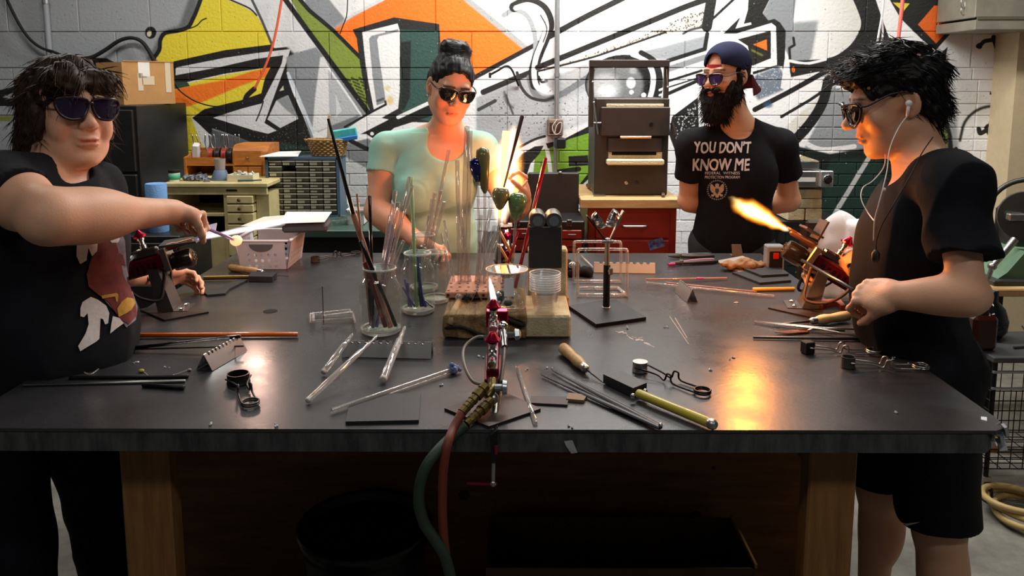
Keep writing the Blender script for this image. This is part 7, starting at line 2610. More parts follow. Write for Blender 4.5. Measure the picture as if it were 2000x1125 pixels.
obj('charred_streak', G().tube(spline([(xw0 + .145, y0 + .001, TZ + .061), (xw0 + .175, y0 + .001, TZ + .050), (xw1 - .006, y0 + .002, TZ + .036)], 5), [.003] + [.010] * 9 + [.006], 6, flat=.6), char, t, smooth=True)
obj('pale_rib', G().tube([(xw0 + .018, y0 + .0, TZ + .040), (xw0 + .026, y0 + .01, ZW - .004), (xw0 + .034, y0 + .12, ZW + .001)], [.010, .011, .008], 8), mat('pale_wood', '#b39468', rough=.7, noise=.2), t, smooth=True)
# honeycomb brick on the back of the slab
hx0, hx1 = T(896, 545, ZW).x, T(962, 545, ZW).x
hy0, hy1 = T(930, 572, ZW + .02).y, y1 + .06
hz0, hz1 = ZW + .004, ZW + .022
t = thing('honeycomb_block', 'pink-orange pierced ceramic block on the wooden slab', 'block', ((hx0 + hx1) / 2, (hy0 + hy1) / 2, hz0))
hm = mat('pink_ceramic', '#c98f73', rough=.8, noise=.15, nscale=60)
obj('block_body', bb(G(), hx0 - .02, hx1 + .03, hy0, hy1, hz0, hz1, .003), hm, t)
g = G()
for i in range(7):
 for j in range(5):
  x = hx0 - .012 + (hx1 - hx0 + .042) * i / 6 + (.004 if j % 2 else 0); y = hy0 + .014 + (hy1 - hy0 - .028) * j / 4
  g.lathe((x, y, hz1 - .001), (0, 0, 1), [(0, 0), (.0045, 0), (.0045, .0014), (0, .0014)], 8)
for i in range(7):
 x = hx0 - .012 + (hx1 - hx0 + .042) * i / 6
 g.lathe((x, hy0 + .0008, (hz0 + hz1) / 2), (0, -1, 0), [(0, 0), (.0045, 0), (.0045, .0014), (0, .0014)], 8)
obj('holes', g, mat('hole_brown', '#4a2418', rough=.9), t, kind='stuff')
e0, e1 = T(931, 589, ZW), T(934, 566, ZW)
v_rack(e0 + Vector((0, 0, .001)), e1 + Vector((0, .06, .001)), .026, .013, 6, rack_m, 'tiny grey notched rest end-on upon the wooden slab')
for i, (px, py, r, m, l) in enumerate(((900, 560, .010, clear, 'clear glass knob on the slab by the pierced block'), (915, 564, .011, mat('smoke_glass', '#33404c', rough=.05, trans=.6), 'smoky glass knob on the slab by the notched rest'))):
 c = T(px, py, ZW + .02)
 tagit(obj('glass_lump', G().ball((c.x, hy0 - .016, ZW + r + .002), r, None, 12, 8), m, smooth=True), l, 'glass knob')
# the rods standing in the pierced block and behind it
G3, L3 = 'clear rods standing in the pierced block', 'clear rod standing in the sheaf above the pierced block'
def upright(bpx, bpy, top, Yb, Yt, r, m, name, label, group=None, r1=None):
 return rod(name, P(bpx, bpy, Yb), P(top[0], top[1], Yt), r, m, label, 'rod', group, 10, r1)
YB = (hy0 + hy1) / 2
for b, top, r in (((903, 560), (912, 246), .0062), ((912, 560), (919, 255), .0052), ((898, 558), (893, 312), .0050), ((926, 572), (958, 408), .0046), ((930, 560), (940, 420), .0040), ((936, 565), (966, 440), .0046), ((945, 560), (974, 450), .0050), ((888, 560), (868, 430), .0032), ((918, 556), (900, 420), .0046), ((884, 566), (862, 455), .0026)):
 upright(*b, top, YB + .02, YB + .06, r * 1.3, clear, 'clear_rod', L3, G3)
def bulb_rod(b, neck, prof, tilt_top, m, label, Yb, rr_=.005):
 p0, p1, p2 = P(*b, Yb), P(*neck, Yb + .04), P(*tilt_top, Yb + .05)
 t = thing('blown_bulb', label, 'glass bulb', p0)
 obj('stem', G().cyl(p0, p1, rr_, rr_ * .8, 10), clear, t, smooth=40)
 d = p2 - p1; L = d.length
 obj('bulb', G().lathe(p1, d, [(r * 1.25, h * L) for r, h in prof], 20), m, t, smooth=60)
green_gl = mat('jade_glass', '#75905a', rough=.12, coat=.5, c2='#52703f', nscale=40, stretch=(1, 1, 4))
olive_gl = mat('olive_glass', '#7c7448', rough=.15, coat=.5)
pod_gl = mat('pod_glass', '#6d6a3f', rough=.2, coat=.4)
cobalt = mat('cobalt_glass', '#141353', rough=.06, coat=.6)
bulb_rod((938, 560), (933, 356), [(.003, 0), (.006, .02), (.012, .35), (.0155, .6), (.015, .85), (.006, 1.0), (0, 1.01)], (929, 308), cobalt, 'dark cobalt blue bulb on a clear stem, tallest bunch by the woman', YB)
bulb_rod((946, 560), (947, 378), [(.003, 0), (.009, .12), (.012, .45), (.016, .8), (.014, .95), (.004, 1.0), (0, 1.01)], (942, 288), pod_gl, 'olive brown pod on a clear stem in front of the flame', YB)
bulb_rod((975, 565), (976, 410), [(.003, 0), (.008, .08), (.018, .45), (.021, .72), (.017, .94), (.006, 1.0), (0, .97)], (979, 366), olive_gl, 'round olive bulb on a clear stem before the flame', YB + .02)
bulb_rod((998, 560), (1007, 430), [(.004, 0), (.012, .12), (.020, .5), (.023, .72), (.018, .92), (.009, 1.0), (0, .98)], (1013, 376), green_gl, 'jade green banded bulb on a clear stem by the red rod', YB + .03)
redg = mat('red_glass', '#b3151a', rough=.12, coat=.5)
upright(1003, 575, (1066, 308), YB + .03, YB + .12, .0055, redg, 'red_rod', 'long bright red rod leaning right of the green bulb')
upright(984, 540, (1012, 452), YB + .03, YB + .06, .0036, redg, 'red_rod', 'short thin red rod behind the green bulb')
amb = mat('amber_cane', '#c98a35', rough=.3)
upright(1004, 505, (976, 452), YB + .10, YB + .14, .0045, amb, 'amber_cane', 'banded amber cane leaning left behind the beaker, upper one')
upright(1004, 530, (974, 478), YB + .10, YB + .14, .0040, amb, 'amber_cane', 'banded amber cane leaning left behind the beaker, lower one')
# fire bricks and stacked cups
fy0 = T(1066, 661).y
fx0, fx1 = T(1024, 662).x, T(1115, 662).x
t_fb = tagit(obj('fire_brick', bb(G(), fx0, fx1, fy0, fy0 + .20, TZ + .0005, TZ + .060, .005), firebrick), 'crumbly pale fire brick lying under the stacked cups', 'brick')
sy = fy0 + .215
q = rect_px(1031, 488, 1109, 600, sy)
tagit(obj('fire_brick', bb(G(), q[0], q[1], sy, sy + .065, TZ + .0005, q[3], .005), firebrick), 'upright pale fire brick behind the stacked cups', 'brick')
tagit(obj('brick_chip', bb(G(), q[1] - .035, q[1] + .004, sy - .012, sy - .002, TZ + .0005, TZ + .055, .004), mat('amber_brick', '#b5803e', rough=.7, noise=.2)), 'amber stained block against the upright fire brick', 'block')
q = rect_px(1033, 443, 1098, 524, sy - .03)
t = thing('roller_marver', 'black graphite block topped by two steel rollers on the fire bricks', 'marver', ((q[0] + q[1]) / 2, sy, q[2]))
obj('block', bb(G(), q[0], q[1], sy - .03, sy - .002, q[2], q[3], .002), graphite, t)
obj('carrier', bb(G(), q[0], q[1], sy - .002, sy + .06, q[3] - .012, q[3] + .004, .002), black_iron, t)
for px in (1050, 1082):
 c = P(px, 433, sy - .02)
 r_ = obj('roller', G().lathe((c.x, sy - .028, q[3] + .016), (0, 1, 0), [(.006, 0), (.022, 0), (.023, .006), (.023, .08), (.022, .086), (.006, .086)], 24), mat('worn_steel', '#7d766c', rough=.3, metal=.9), t, smooth=40)
 obj('bearing', G().lathe((c.x, sy - .031, q[3] + .016), (0, 1, 0), [(0, 0), (.014, 0), (.014, .006), (0, .006)], 18), chrome, r_, smooth=40)
cc = T(1064, 612, TZ + .061)
cup0 = None
for k in range(8):
 z = TZ + .0605 + .0062 * k
 if cup0 is None:
  cup0 = thing('plastic_cup', 'clear plastic cup nested in the stack on the fire brick', 'cup', (cc.x, cc.y, z), 'stacked clear plastic cups')
  obj('cup_wall', G().lathe((cc.x, cc.y, z), (0, 0, 1), [(0, .001), (.0255, .001), (.027, .003), (.0375, .062), (.0392, .064)], 32), cupg, cup0, smooth=50)
  obj('cup_rim', G().torus((cc.x, cc.y, z + .064), (0, 0, 1), .0392, .0017, 32, 6), cup_rim, cup0, smooth=True)
 else:
  copy_tree(cup0, (cc.x, cc.y, z))
# beaker of glass pieces
cb = T(990, 603, ZW)
cb.y = max(cb.y, y0 + .05)
t = thing('beaker', 'clear glass beaker of shiny glass pieces on the wooden slab', 'beaker', (cb.x, cb.y, ZW + .002))
bz = ZW + .002
obj('beaker_wall', G().lathe((cb.x, cb.y, bz), (0, 0, 1), [(0, .001), (.044, .001), (.050, .005), (.0515, .012), (.0515, .098), (.054, .104)], 40), jarg, t, smooth=50)
obj('rim', G().torus((cb.x, cb.y, bz + .104), (0, 0, 1), .054, .0018, 40, 6), mat('rim_glow', '#e6c9ae', rough=.1), t, smooth=True)
obj('label_panel', G().prism([(cb.x - .006, cb.y - .0535, bz + .045), (cb.x + .018, cb.y - .0495, bz + .045), (cb.x + .018, cb.y - .0495, bz + .092), (cb.x - .006, cb.y - .0535, bz + .092)], (.0002, -.0008, 0)), mat('frosted_panel', '#d9d2cf', rough=.6), t, label='frosted white marking panel')
rr = random.Random(21)
for k in range(11):
 an, rad = rr.uniform(0, 6.28), rr.uniform(.006, .032)
 c = Vector((cb.x + rad * math.cos(an), cb.y + rad * math.sin(an), bz + .016 + .011 * (k // 4)))
 R_ = Euler((rr.random() * 3, rr.random() * 3, rr.random() * 3)).to_matrix()
 m = (clear, mat('mirror_glass', '#cfd3d6', rough=.05, metal=.9), mat('smoke_glass', '#33404c'))[k % 3]
 tagit(obj('glass_piece', G().ball(c, (rr.uniform(.008, .014), rr.uniform(.007, .011), .008), R_, 8, 5), m, smooth=50), 'shiny glass piece in the heap inside the beaker', 'glass piece', 'glass pieces in the beaker')
# ---------------------------------------------------------------- clear frames, cup stand, far tools
for (px0, px1, pyt, pyb, l) in ((1128, 1224, 486, 580, 'nearer bent clear rod frame left of the black post'), (1121, 1212, 471, 553, 'farther bent clear rod frame left of the black post')):
 b = T((px0 + px1) / 2, pyb)
 x0, x1 = T(px0, pyb).x, T(px1, pyb).x
 zt = P((px0 + px1) / 2, pyt, b.y + .02).z
 t = thing('clear_easel', l, 'frame', b)
 g = G().tube(spline([(x0, b.y, TZ + .006), (x0, b.y + .01, zt - .012), (x0 + .004, b.y + .012, zt - .003), (x0 + .014, b.y + .012, zt), (x1 - .014, b.y + .012, zt), (x1 - .004, b.y + .012, zt - .003), (x1, b.y + .01, zt - .012), (x1, b.y, TZ + .006)], 4), .0045, 8)
 obj('arch', g, clear, t, smooth=True)
 obj('foot_rod', G().tube([(x0, b.y, TZ + .006), (x1, b.y, TZ + .006)], .0055, 8), clear, t, smooth=True)
 if pyt > 480:
  obj('foot_rod', G().tube([(x0 + .012, b.y + .085, TZ + .006), (x1 - .016, b.y + .085, TZ + .006)], .005, 8), clear, t, smooth=True)
  obj('side_rod', G().tube([(x1, b.y, TZ + .006), (x1 - .016, b.y + .085, TZ + .006)], .005, 8), clear, t, smooth=True)
t = thing('cup_stand', 'black post on a square base holding two shiny silver cups', 'stand', T(1184, 610))
q = [T(1110, 603), T(1164, 640), T(1262, 626), T(1200, 589)]
obj('base_plate', G().prism([p + Vector((0, 0, .001)) for p in q], (0, 0, .009)), black_iron, t)
pb = T(1184, 607)
zp = P(1184, 517, pb.y).z; zj = P(1186, 471, pb.y).z
obj('post', G().cyl((pb.x, pb.y, TZ + .01), (pb.x, pb.y, zp), .0098, None, 16), black_iron, t, smooth=40)
obj('weld_ring', G().torus((pb.x, pb.y, TZ + .011), (0, 0, 1), .011, .002, 16, 6), steel, t, smooth=True)
obj('rod', G().cyl((pb.x, pb.y, zp), (pb.x, pb.y, zj), .0072, None, 14), steel, t, smooth=40)
w = P(1193, 530, pb.y - .014)
obj('wing_screw', G().box((w.x, pb.y - .013, w.z), (.014, .006, .022), rotz(.3), .003).cyl((pb.x, pb.y, w.z), (w.x, pb.y - .012, w.z), .005), steel, t)
obj('joint', G().ball((pb.x, pb.y, zj), .010, None, 12, 8).cyl((pb.x - .016, pb.y - .004, zj), (pb.x + .016, pb.y - .004, zj), .005), steel, t, smooth=40)
for (a, b, c1, nm) in (((1185, 470), (1147, 420), (1171, 430), 'left'), ((1189, 470), (1216, 411), (1197, 423), 'right')):
 A_, B_ = P(*a, pb.y), P(*b, pb.y + .01)
 d = (B_ - A_).normalized()
 n_ = Vector((-d.z, 0, d.x)) if nm == 'right' else Vector((d.z, 0, -d.x))
 if n_.z < 0:
  n_ = -n_
 sdv = Vector((0, 1, 0))
 obj('arm', G().prism([A_ - sdv * .006, A_ + sdv * .006, B_ + sdv * .016, B_ - sdv * .016], -n_ * .004), black_iron if nm == 'left' else steel, t)
 C_ = A_ * .35 + B_ * .65
 cp = obj('cup', G().lathe(C_ + n_ * .001, n_, [(.008, 0), (.020, .003), (.026, .012), (.027, .024), (.025, .024), (.023, .012), (0, .006)], 22), chrome, t, smooth=40, label='%s silver cup' % nm)
# far tools
def pliers(px0, py0, px1, py1, hm, label, w=.016):
 a, b = T(px0, py0, TZ + .010), T(px1, py1, TZ + .008)
 d = (b - a); L = d.length; d.normalize(); sd = Vector((-d.y, d.x, 0))
 t = thing('pliers', label, 'pliers', (a + b) / 2)
 obj('jaws', G().tube([a, a + d * L * .12, a + d * L * .24], [.005, .010, .012], 8, flat=.7, up=(0, 0, 1)), dull, t, smooth=40)
 obj('pivot', G().cyl(a + d * L * .25 + Vector((0, 0, -.006)), a + d * L * .25 + Vector((0, 0, .009)), .008, None, 12), steel, t, smooth=40)
 for s in (-1, 1):
  obj('handle', G().tube(spline([a + d * L * .22, a + d * L * .4 + sd * s * w * .6, a + d * L * .75 + sd * s * w, a + d * L + sd * s * w * .8], 4), [.006] * 5 + [.0075] * 7 + [.006], 8), hm[0 if s < 0 else 1], t, smooth=40)
pink = mat('magenta_grip', '#a3246b', rough=.5)
pliers(1306, 500, 1392, 499, (blackp, blackp), 'black handled pliers at the far edge before the bearded man')
pliers(1308, 514, 1398, 509, (blackp, mat('grey_pink_grip', '#8d5b70', rough=.5)), 'pliers with a pinkish grip, nearer pair at the far edge')
tagit(obj('magenta_plug', G().cyl(T(1305, 517, .938), T(1318, 516, .938), .006, None, 10), pink, smooth=40), 'small magenta plug by the nearer pliers', 'plug')
# bark lump on its sheet, upright plate, switch box
c = T(1452, 518, TZ + .018)
Fb = Field((c.x - .10, c.y - .06, TZ), (c.x + .10, c.y + .07, TZ + .06), .004)
Fb.ell((c.x - .01, c.y, TZ + .022), (.072, .032, .015), None, 0)
Fb.ell((c.x + .03, c.y - .005, TZ + .020), (.045, .026, .013), None, .02)
Fb.warp(lambda p: .005 * vnoise(p, 120, 5) + .003 * vnoise(p, 260, 6), .03)
V, Q = Fb.mesh()
V[:, 2] = np.maximum(V[:, 2], TZ + .0062)
o = np_mesh('bark_lump', V, Q, mat('crusty_amber', '#7f6c52', rough=.85, c2='#8a5a28', nscale=40, bump=.8))
tagit(o, 'crusty amber-brown bark-like lump on the grey sheet', 'lump')
t = thing('bent_plate', 'small upright brown metal plate behind the bark lump', 'plate', T(1440, 500))
p = T(1440, 502)
obj('upright', G().prism([(p.x - .018, p.y, TZ + .001), (p.x + .022, p.y, TZ + .001), (p.x + .016, p.y + .012, TZ + .046), (p.x - .020, p.y + .012, TZ + .046)], (0, .003, 0)), mat('brown_steel', '#6f625a', rough=.4, metal=.6), t)
obj('foot', G().box((p.x, p.y + .02, TZ + .002), (.04, .04, .003)), mat('brown_steel', '#6f625a'), t)
q = rect_px(1501, 481, 1529, 530, 2.70)
p = T(1516, 530)
t = thing('switch_box', 'dark grey box with a red rocker switch, left of the right torch', 'switch', (p.x, p.y, TZ))
zt = P(1515, 481, p.y).z
obj('box_body', bb(G(), p.x - .032, p.x + .028, p.y, p.y + .05, TZ + .001, zt, .004), grey_pl, t)
obj('face', bb(G(), p.x - .026, p.x + .020, p.y - .003, p.y + .001, TZ + .012, zt - .018, .002), blackp, t)
obj('rocker', bb(G(), p.x - .014, p.x + .006, p.y - .007, p.y - .002, (TZ + zt) / 2 + .0, (TZ + zt) / 2 + .022, .002), mat('red_rocker', '#c3241c', rough=.3), t)
# dark cloth and grey lump by the frames
c = T(1132, 540)
Fd = Field((c.x - .07, c.y - .05, TZ), (c.x + .07, c.y + .14, TZ + .06), .004)
Fd.cap((c.x - .03, c.y + .10, TZ + .018), (c.x + .025, c.y, TZ + .012), .020, .016, 0)
Fd.cap((c.x + .03, c.y + .005, TZ + .010), (c.x - .03, c.y - .005, TZ + .010), .012, .012, .02)
Fd.warp(folds(.006, 70, 8), .03)
V, Q = Fd.mesh()
V[:, 2] = np.maximum(V[:, 2], TZ + .0006)
o = np_mesh('dark_glove', V, Q, cloth('dark_cloth', '#1d1a1a'))
tagit(o, 'crumpled dark glove on the table right of the fire bricks', 'glove')
c = T(1118, 527, TZ + .03)
tagit(obj('glass_lump', G().ball((c.x, c.y, TZ + .046), (.014, .012, .012), None, 12, 7), mat('mirror_glass', '#cfd3d6'), smooth=True), 'silvery glass knob resting on the dark glove', 'glass knob')
# far rods at right
for a, b, r, m, l in (((1262, 546), (1420, 543), .0030, copper_tube, 'copper lit clear rod, upper of the crossing pair'), ((1262, 552), (1512, 578), .0030, clear, 'long clear rod sloping across the little rod rest'), ((1300, 552), (1478, 570), .0024, copper_tube, 'thin copper lit rod beside the long sloping clear rod')):
 p, q = T(*a, TZ + r + .012), T(*b, TZ + r + .004)
 rod('clear_rod', p, q, r, m, l, 'rod')
tagit(obj('magenta_band', G().cyl(T(1360, 543.6, .947), T(1374, 543.4, .947), .0036, None, 8), pink, smooth=40), 'magenta band round the copper lit rod', 'band')
rod('yellow_pencil', T(1470, 565, .937), T(1552, 564, .937), .006, mat('yellow_pencil_paint', '#d59a2c', rough=.4), 'yellow-orange pencil-like stick near the right torch', 'stick')
rod('clear_rod', T(1133, 497, .940), T(1158, 522, .936), .003, clear, 'short clear rod leaning toward the pale rod rest', 'rod')
# right tools
t = thing('steel_tweezers', 'long bright steel tweezers crossing the right edge tools', 'tweezers', T(1600, 640))
for (a, b, c_) in (((1473, 627), (1600, 640), (1694, 644)), ((1473, 629), (1600, 642), (1700, 662))):
 obj('arm', G().tube([T(*a, .936), T(*b, .942), T(*c_, .940)], [.002, .0045, .004], 8, flat=.6, up=(0, 0, 1)), steel, t, smooth=True)
t = thing('palette_knife', 'copper coloured blade with a steel shank below the steel tweezers', 'knife', T(1580, 648))
p = [T(1513, 650, .934), T(1540, 646, .934), T(1578, 643, .934), T(1582, 649, .934), T(1540, 652, .934)]
obj('blade', G().prism(p, (0, 0, .0018)), mat('copper_blade', '#b36a42', rough=.25, metal=1), t)
obj('shank', G().tube([T(1578, 646, .937), T(1586, 643, .939), T(1600, 642.5, .939), T(1650, 646, .939)], .0034, 8), steel, t, smooth=True)
rod('dark_rod', T(1471, 659, .935), T(1728, 662, .937), .0034, dull, 'long dark steel rod, lowest of the tools by the right edge', 'rod', r1=.0048)
t = thing('orange_clamp', 'orange angular plastic clamp under the holding hand', 'clamp', T(1620, 600))
p = [T(1592, 606, .9312), T(1606, 595, .9312), T(1640, 593, .9312), T(1650, 606, .9312), T(1642, 607, .9312), T(1634, 600, .9312), T(1612, 601, .9312), T(1606, 607, .9312)]
obj('clamp_body', G().prism(p, (0, 0, .016)), mat('orange_plastic', '#d5552a', rough=.4), t)
tagit(obj('pink_paddle', G().prism([T(1660, 612, .9312), T(1680, 608, .9312), T(1684, 616, .9312), T(1674, 630, .9312)], (0, 0, .004)), mat('pink_brown', '#8f5348', rough=.5)), 'pink-brown flat paddle beside the boy with earphones', 'paddle')
# ---------------------------------------------------------------- white basket with papers
bq = [T(470, 526), T(560, 526), T(583, 500), T(490, 499)]
x0, x1 = bq[0].x, bq[1].x
by0 = bq[0].y
by1 = by0 + .19
hb = .105
t = thing('plastic_basket', 'white plastic basket pierced with rows of round holes, full of papers', 'basket', ((x0 + x1) / 2, (by0 + by1) / 2, TZ))
bw = mat('basket_white', '#d5cfd2', rough=.45)
fl = .018
zz0, zz1 = TZ + .001, TZ + hb
def basket_wall(name, a, b, out):
 """wall from a to b (bottom), leaning out, with real holes"""
 a, b, out = Vector(a), Vector(b), Vector(out)
 L = (b - a).length; d = (b - a) / L
 rows_, cols = 5, max(7, int(L / .022))
 g = G()
 dz = hb / rows_; dx = L / cols
 def pt(u, v, off):
  return a + d * u + Vector((0, 0, v)) + out * (fl * v / hb + off)
 for i in range(cols):
  for j in range(rows_):
   hole = (1 <= i < cols - 1) and j < 3
   u0, u1, v0, v1 = i * dx, (i + 1) * dx, j * dz, (j + 1) * dz
   if not hole:
    for off, fl_ in ((0, False), (.002, True)):
     q = [pt(u0, v0, off), pt(u1, v0, off), pt(u1, v1, off), pt(u0, v1, off)]
     g.quad(*(q if fl_ else q[::-1]))
    continue
   cu, cv, r = (u0 + u1) / 2, (v0 + v1) / 2, min(dx, dz) * .27
   n = 12
   inner, outer = [], []
   for k in range(n):
    an = 2 * math.pi * k / n + math.pi / 4
    c_, s_ = math.cos(an), math.sin(an)
    inner.append((cu + r * c_, cv + r * s_))
    mx = max(abs(c_), abs(s_))
    outer.append((cu + dx / 2 * c_ / mx, cv + dz / 2 * s_ / mx))
   vs = [pt(*p, .002) for p in inner] + [pt(*p, .002) for p in outer] + [pt(*p, 0) for p in inner] + [pt(*p, 0) for p in outer]
   fs = []
   for k in range(n):
    k2 = (k + 1) % n
    fs += [(k, n + k, n + k2, k2), (2 * n + k2, 3 * n + k2, 3 * n + k, 2 * n + k), (k, k2, 2 * n + k2, 2 * n + k)]
   g.add(vs, fs)
 obj(name, g, bw, t)
basket_wall('front_wall', (x0, by0, zz0), (x1, by0, zz0), (0, -1, 0))
basket_wall('right_wall', (x1, by0, zz0), (x1, by1, zz0), (1, 0, 0))
basket_wall('back_wall', (x1, by1, zz0), (x0, by1, zz0), (0, 1, 0))
basket_wall('left_wall', (x0, by1, zz0), (x0, by0, zz0), (-1, 0, 0))
obj('bottom', bb(G(), x0, x1, by0, by1, zz0, zz0 + .003), bw, t)
ring = [(x0 - fl, by0 - fl, zz1), (x1 + fl, by0 - fl, zz1), (x1 + fl, by1 + fl, zz1), (x0 - fl, by1 + fl, zz1), (x0 - fl, by0 - fl, zz1)]
g = G()
for a, b in zip(ring[:-1], ring[1:]):
 m_ = (Vector(a) + Vector(b)) / 2; d = Vector(b) - Vector(a)
 g.box(m_, (d.length + .012, .012, .008) if abs(d.x) > .01 else (.012, d.length + .012, .008), None, .003)
obj('rim', g, bw, t)
xc = (x0 + x1) / 2
g = G()
for s, yy in ((-1, by0 - fl - .0006), ):
 arc = [(xc + .042 * math.cos(a), yy + .008 * (1 - math.sin(a) * -1) * 0, zz1 - .012 + .026 * math.sin(a)) for a in np.linspace(math.pi, 2 * math.pi, 14)]
 g.prism(arc, (0, -.0012, 0))
obj('handle_slot', g, mat('slot_grey', '#5e5d60', rough=.6), t)
pz = zz1 + .006
g = G().prism([P(545, 437, by0 + .02), P(634, 434, by0 + .06), P(648, 414, by1 + .05), P(560, 414, by1 + .02)], (0, 0, .0012))
tagit(obj('paper_sheet', g, paper), 'white paper sheet lying across the top of the pierced basket', 'paper')
g = G().prism([P(470, 442, by0 + .04), P(556, 440, by0 + .02), P(566, 420, by1 - .02), P(515, 424, by1)], (0, 0, .0012))
tagit(obj('paper_sheet', g, mat('cream_paper', '#d8d2c2', rough=.85)), 'cream paper sheet tilted at the back left of the basket', 'paper')
g = G().box(P(600, 441, by0 + .12), (.16, .12, .03), rotz(.1), .008)
tagit(obj('dark_folder', g, mat('slate_folder', '#4a4c50', rough=.6)), 'dark grey folder under the white paper in the basket', 'folder')
g = G().prism([P(395, 470, 2.46), P(445, 461, 2.46), P(452, 440, 2.62), P(412, 436, 2.62)], (0, 0, .003))
for k, (a, b) in enumerate((((430, 470), (468, 452)),)):
 pass
# ---------------------------------------------------------------- torches
FLAMES = []
def torch(O, head, tilt, label, bh=.145, plate=None, hose=True, K=1.0):
 Rz = rotz(math.radians(head))
 Ry = Matrix.Rotation(-math.radians(tilt), 3, 'Y')
 O = Vector(O)
 ax0 = Vector((-.012, 0, bh))
 def W(x, y, z):
  return O + Rz @ Vector((x, y, z))
 def A(u, s, v):
  return O + Rz @ (ax0 + Ry @ Vector((u, s, v)))
 RA = Rz @ Ry
 t = thing('bench_torch', label, 'torch', O)
 if plate:
  obj('base_plate', unscaled(G().prism([Vector((p.x, p.y, TZ + .0006)) for p in plate], (0, 0, .0045)), O, K), dark_plate, t)
 z0 = .0052
 br = G()
 br.prism([W(.020, -.030, z0), W(.020, .030, z0), W(-.012, .026, bh - .012), W(-.012, -.026, bh - .012)], Rz @ Vector((-.004, 0, 0)))
 for s in (-1, 1):
  br.prism([W(.020, s * .030, z0), W(-.016, s * .030, z0), W(-.036, s * .026, bh - .012), W(-.012, s * .026, bh - .012)], Rz @ Vector((0, s * .003, 0)))
 obj('bracket', br, mat('bracket_steel', '#7c7672', rough=.3, metal=.85), t)
 bolts = G()
 for s in (-1, 1):
  obj('bolt', G().lathe(W(.034, s * .020, .0052), (0, 0, 1), [(.007, 0), (.007, .004), (.003, .006), (0, .006)], 10), chrome, t, smooth=40)
 obj('foot', G().box(W(.034, 0, .0042), (.034, .066, .003), Rz), mat('bracket_steel', '#7c7672'), t)
 body = obj('body', G().box(A(-.045, 0, .0), (.110, .034, .040), RA, .004), maroon, t)
 for k in range(6):
  for s in (-1, 1):
   obj('fin_slot', G().box(A(-.012 - k * .013, s * .0172, -.004), (.005, .0012, .022), RA), mat('slot_dark', '#1d070b', rough=.5), body)
 obj('front_block', G().box(A(.018, 0, .004), (.016, .050, .058), RA, .002), mat('block_steel', '#a8968c', rough=.25, metal=.9), t)
 bar = obj('barrel', G().lathe(A(.026, 0, -.008), RA @ Vector((1, 0, 0)), [(.016, 0), (.022, .004), (.0235, .014), (.0235, .042), (.021, .048), (.012, .052), (0, .052)], 24), mat('barrel_dark', '#4a4138', rough=.22, metal=.9), t, smooth=40)
 for k in range(7):
  a = 2 * math.pi * k / 7
  obj('jet', G().lathe(A(.076, .011 * math.cos(a), -.008 + .011 * math.sin(a)), RA @ Vector((1, 0, 0)), [(.002, 0), (.002, .0035), (0, .0035)], 8), brass, bar)
 obj('centre_tip', G().lathe(A(.022, 0, .030), RA @ Vector((1, 0, 0)), [(.009, 0), (.009, .02), (.0065, .026), (.0065, .060), (.004, .064), (0, .062)], 16), mat('tip_copper', '#8a5a40', rough=.3, metal=.9), t, smooth=40)
 obj('top_block', G().box(A(-.035, 0, .030), (.075, .020, .020), RA, .004), mat('valve_steel', '#b9b2aa', rough=.2, metal=1), t)
 for (u, s, v) in ((-.030, .004, .042), (-.088, -.004, .026)):
  up = RA @ Vector((0, 0, 1))
  k = obj('valve', G().lathe(A(u, s, v), up, [(.008, 0), (.008, .008), (.006, .010), (.006, .020), (.009, .021), (.009, .027)], 12), chrome, t, smooth=40)
  obj('knob', G().lathe(A(u, s, v) + up * .026, up, [(.0095, 0), (.0145, .002), (.0150, .006), (.0045, .018), (.0035, .021), (0, .021)], 12), crimson, k, smooth=25)
 obj('fitting', G().tube([A(-.055, .016, .034), A(-.055, .034, .034)], .007, 8).tube([A(-.055, -.014, .030), A(-.062, -.030, .026)], .0065, 8), chrome, t, smooth=30)
 obj('rear_fitting', G().lathe(A(-.100, 0, -.004), RA @ Vector((-1, 0, 0)), [(.011, 0), (.011, .010), (.008, .012), (.008, .03), (.0095, .032), (.0095, .042)], 8), brass, t, smooth=25)
 dh = mat('oxy_hose', '#5a463e', rough=.5)
 if hose:
  for s, col in ((1, dh), (-1, blackp)):
   obj('loop_hose', G().tube(spline([A(-.055, s * .030, .032), A(-.075, s * .055, -.005), A(-.055, s * .060, -.055), A(-.015, s * .045, -.080), A(.0, s * .028, -.045), A(.010, s * .024, -.012)], 6), .0036, 6), col, t, smooth=True)
  obj('supply_hose', G().tube(spline([A(-.140, 0, -.004), A(-.18, 0, -.03), W(-.19, .02, .05), W(-.20, .08, .012), W(-.26, .13, .010)], 6), .0065, 8), rubber, t, smooth=True)
 t.scale = (K, K, K)
 def AK(u, s, v):
  return O + (A(u, s, v) - O) * K
 return t, AK, RA
def unscaled(g, O, K):
 O = Vector(O)
 g.v = [tuple(O + (Vector(v) - O) / K) for v in g.v]
 return g
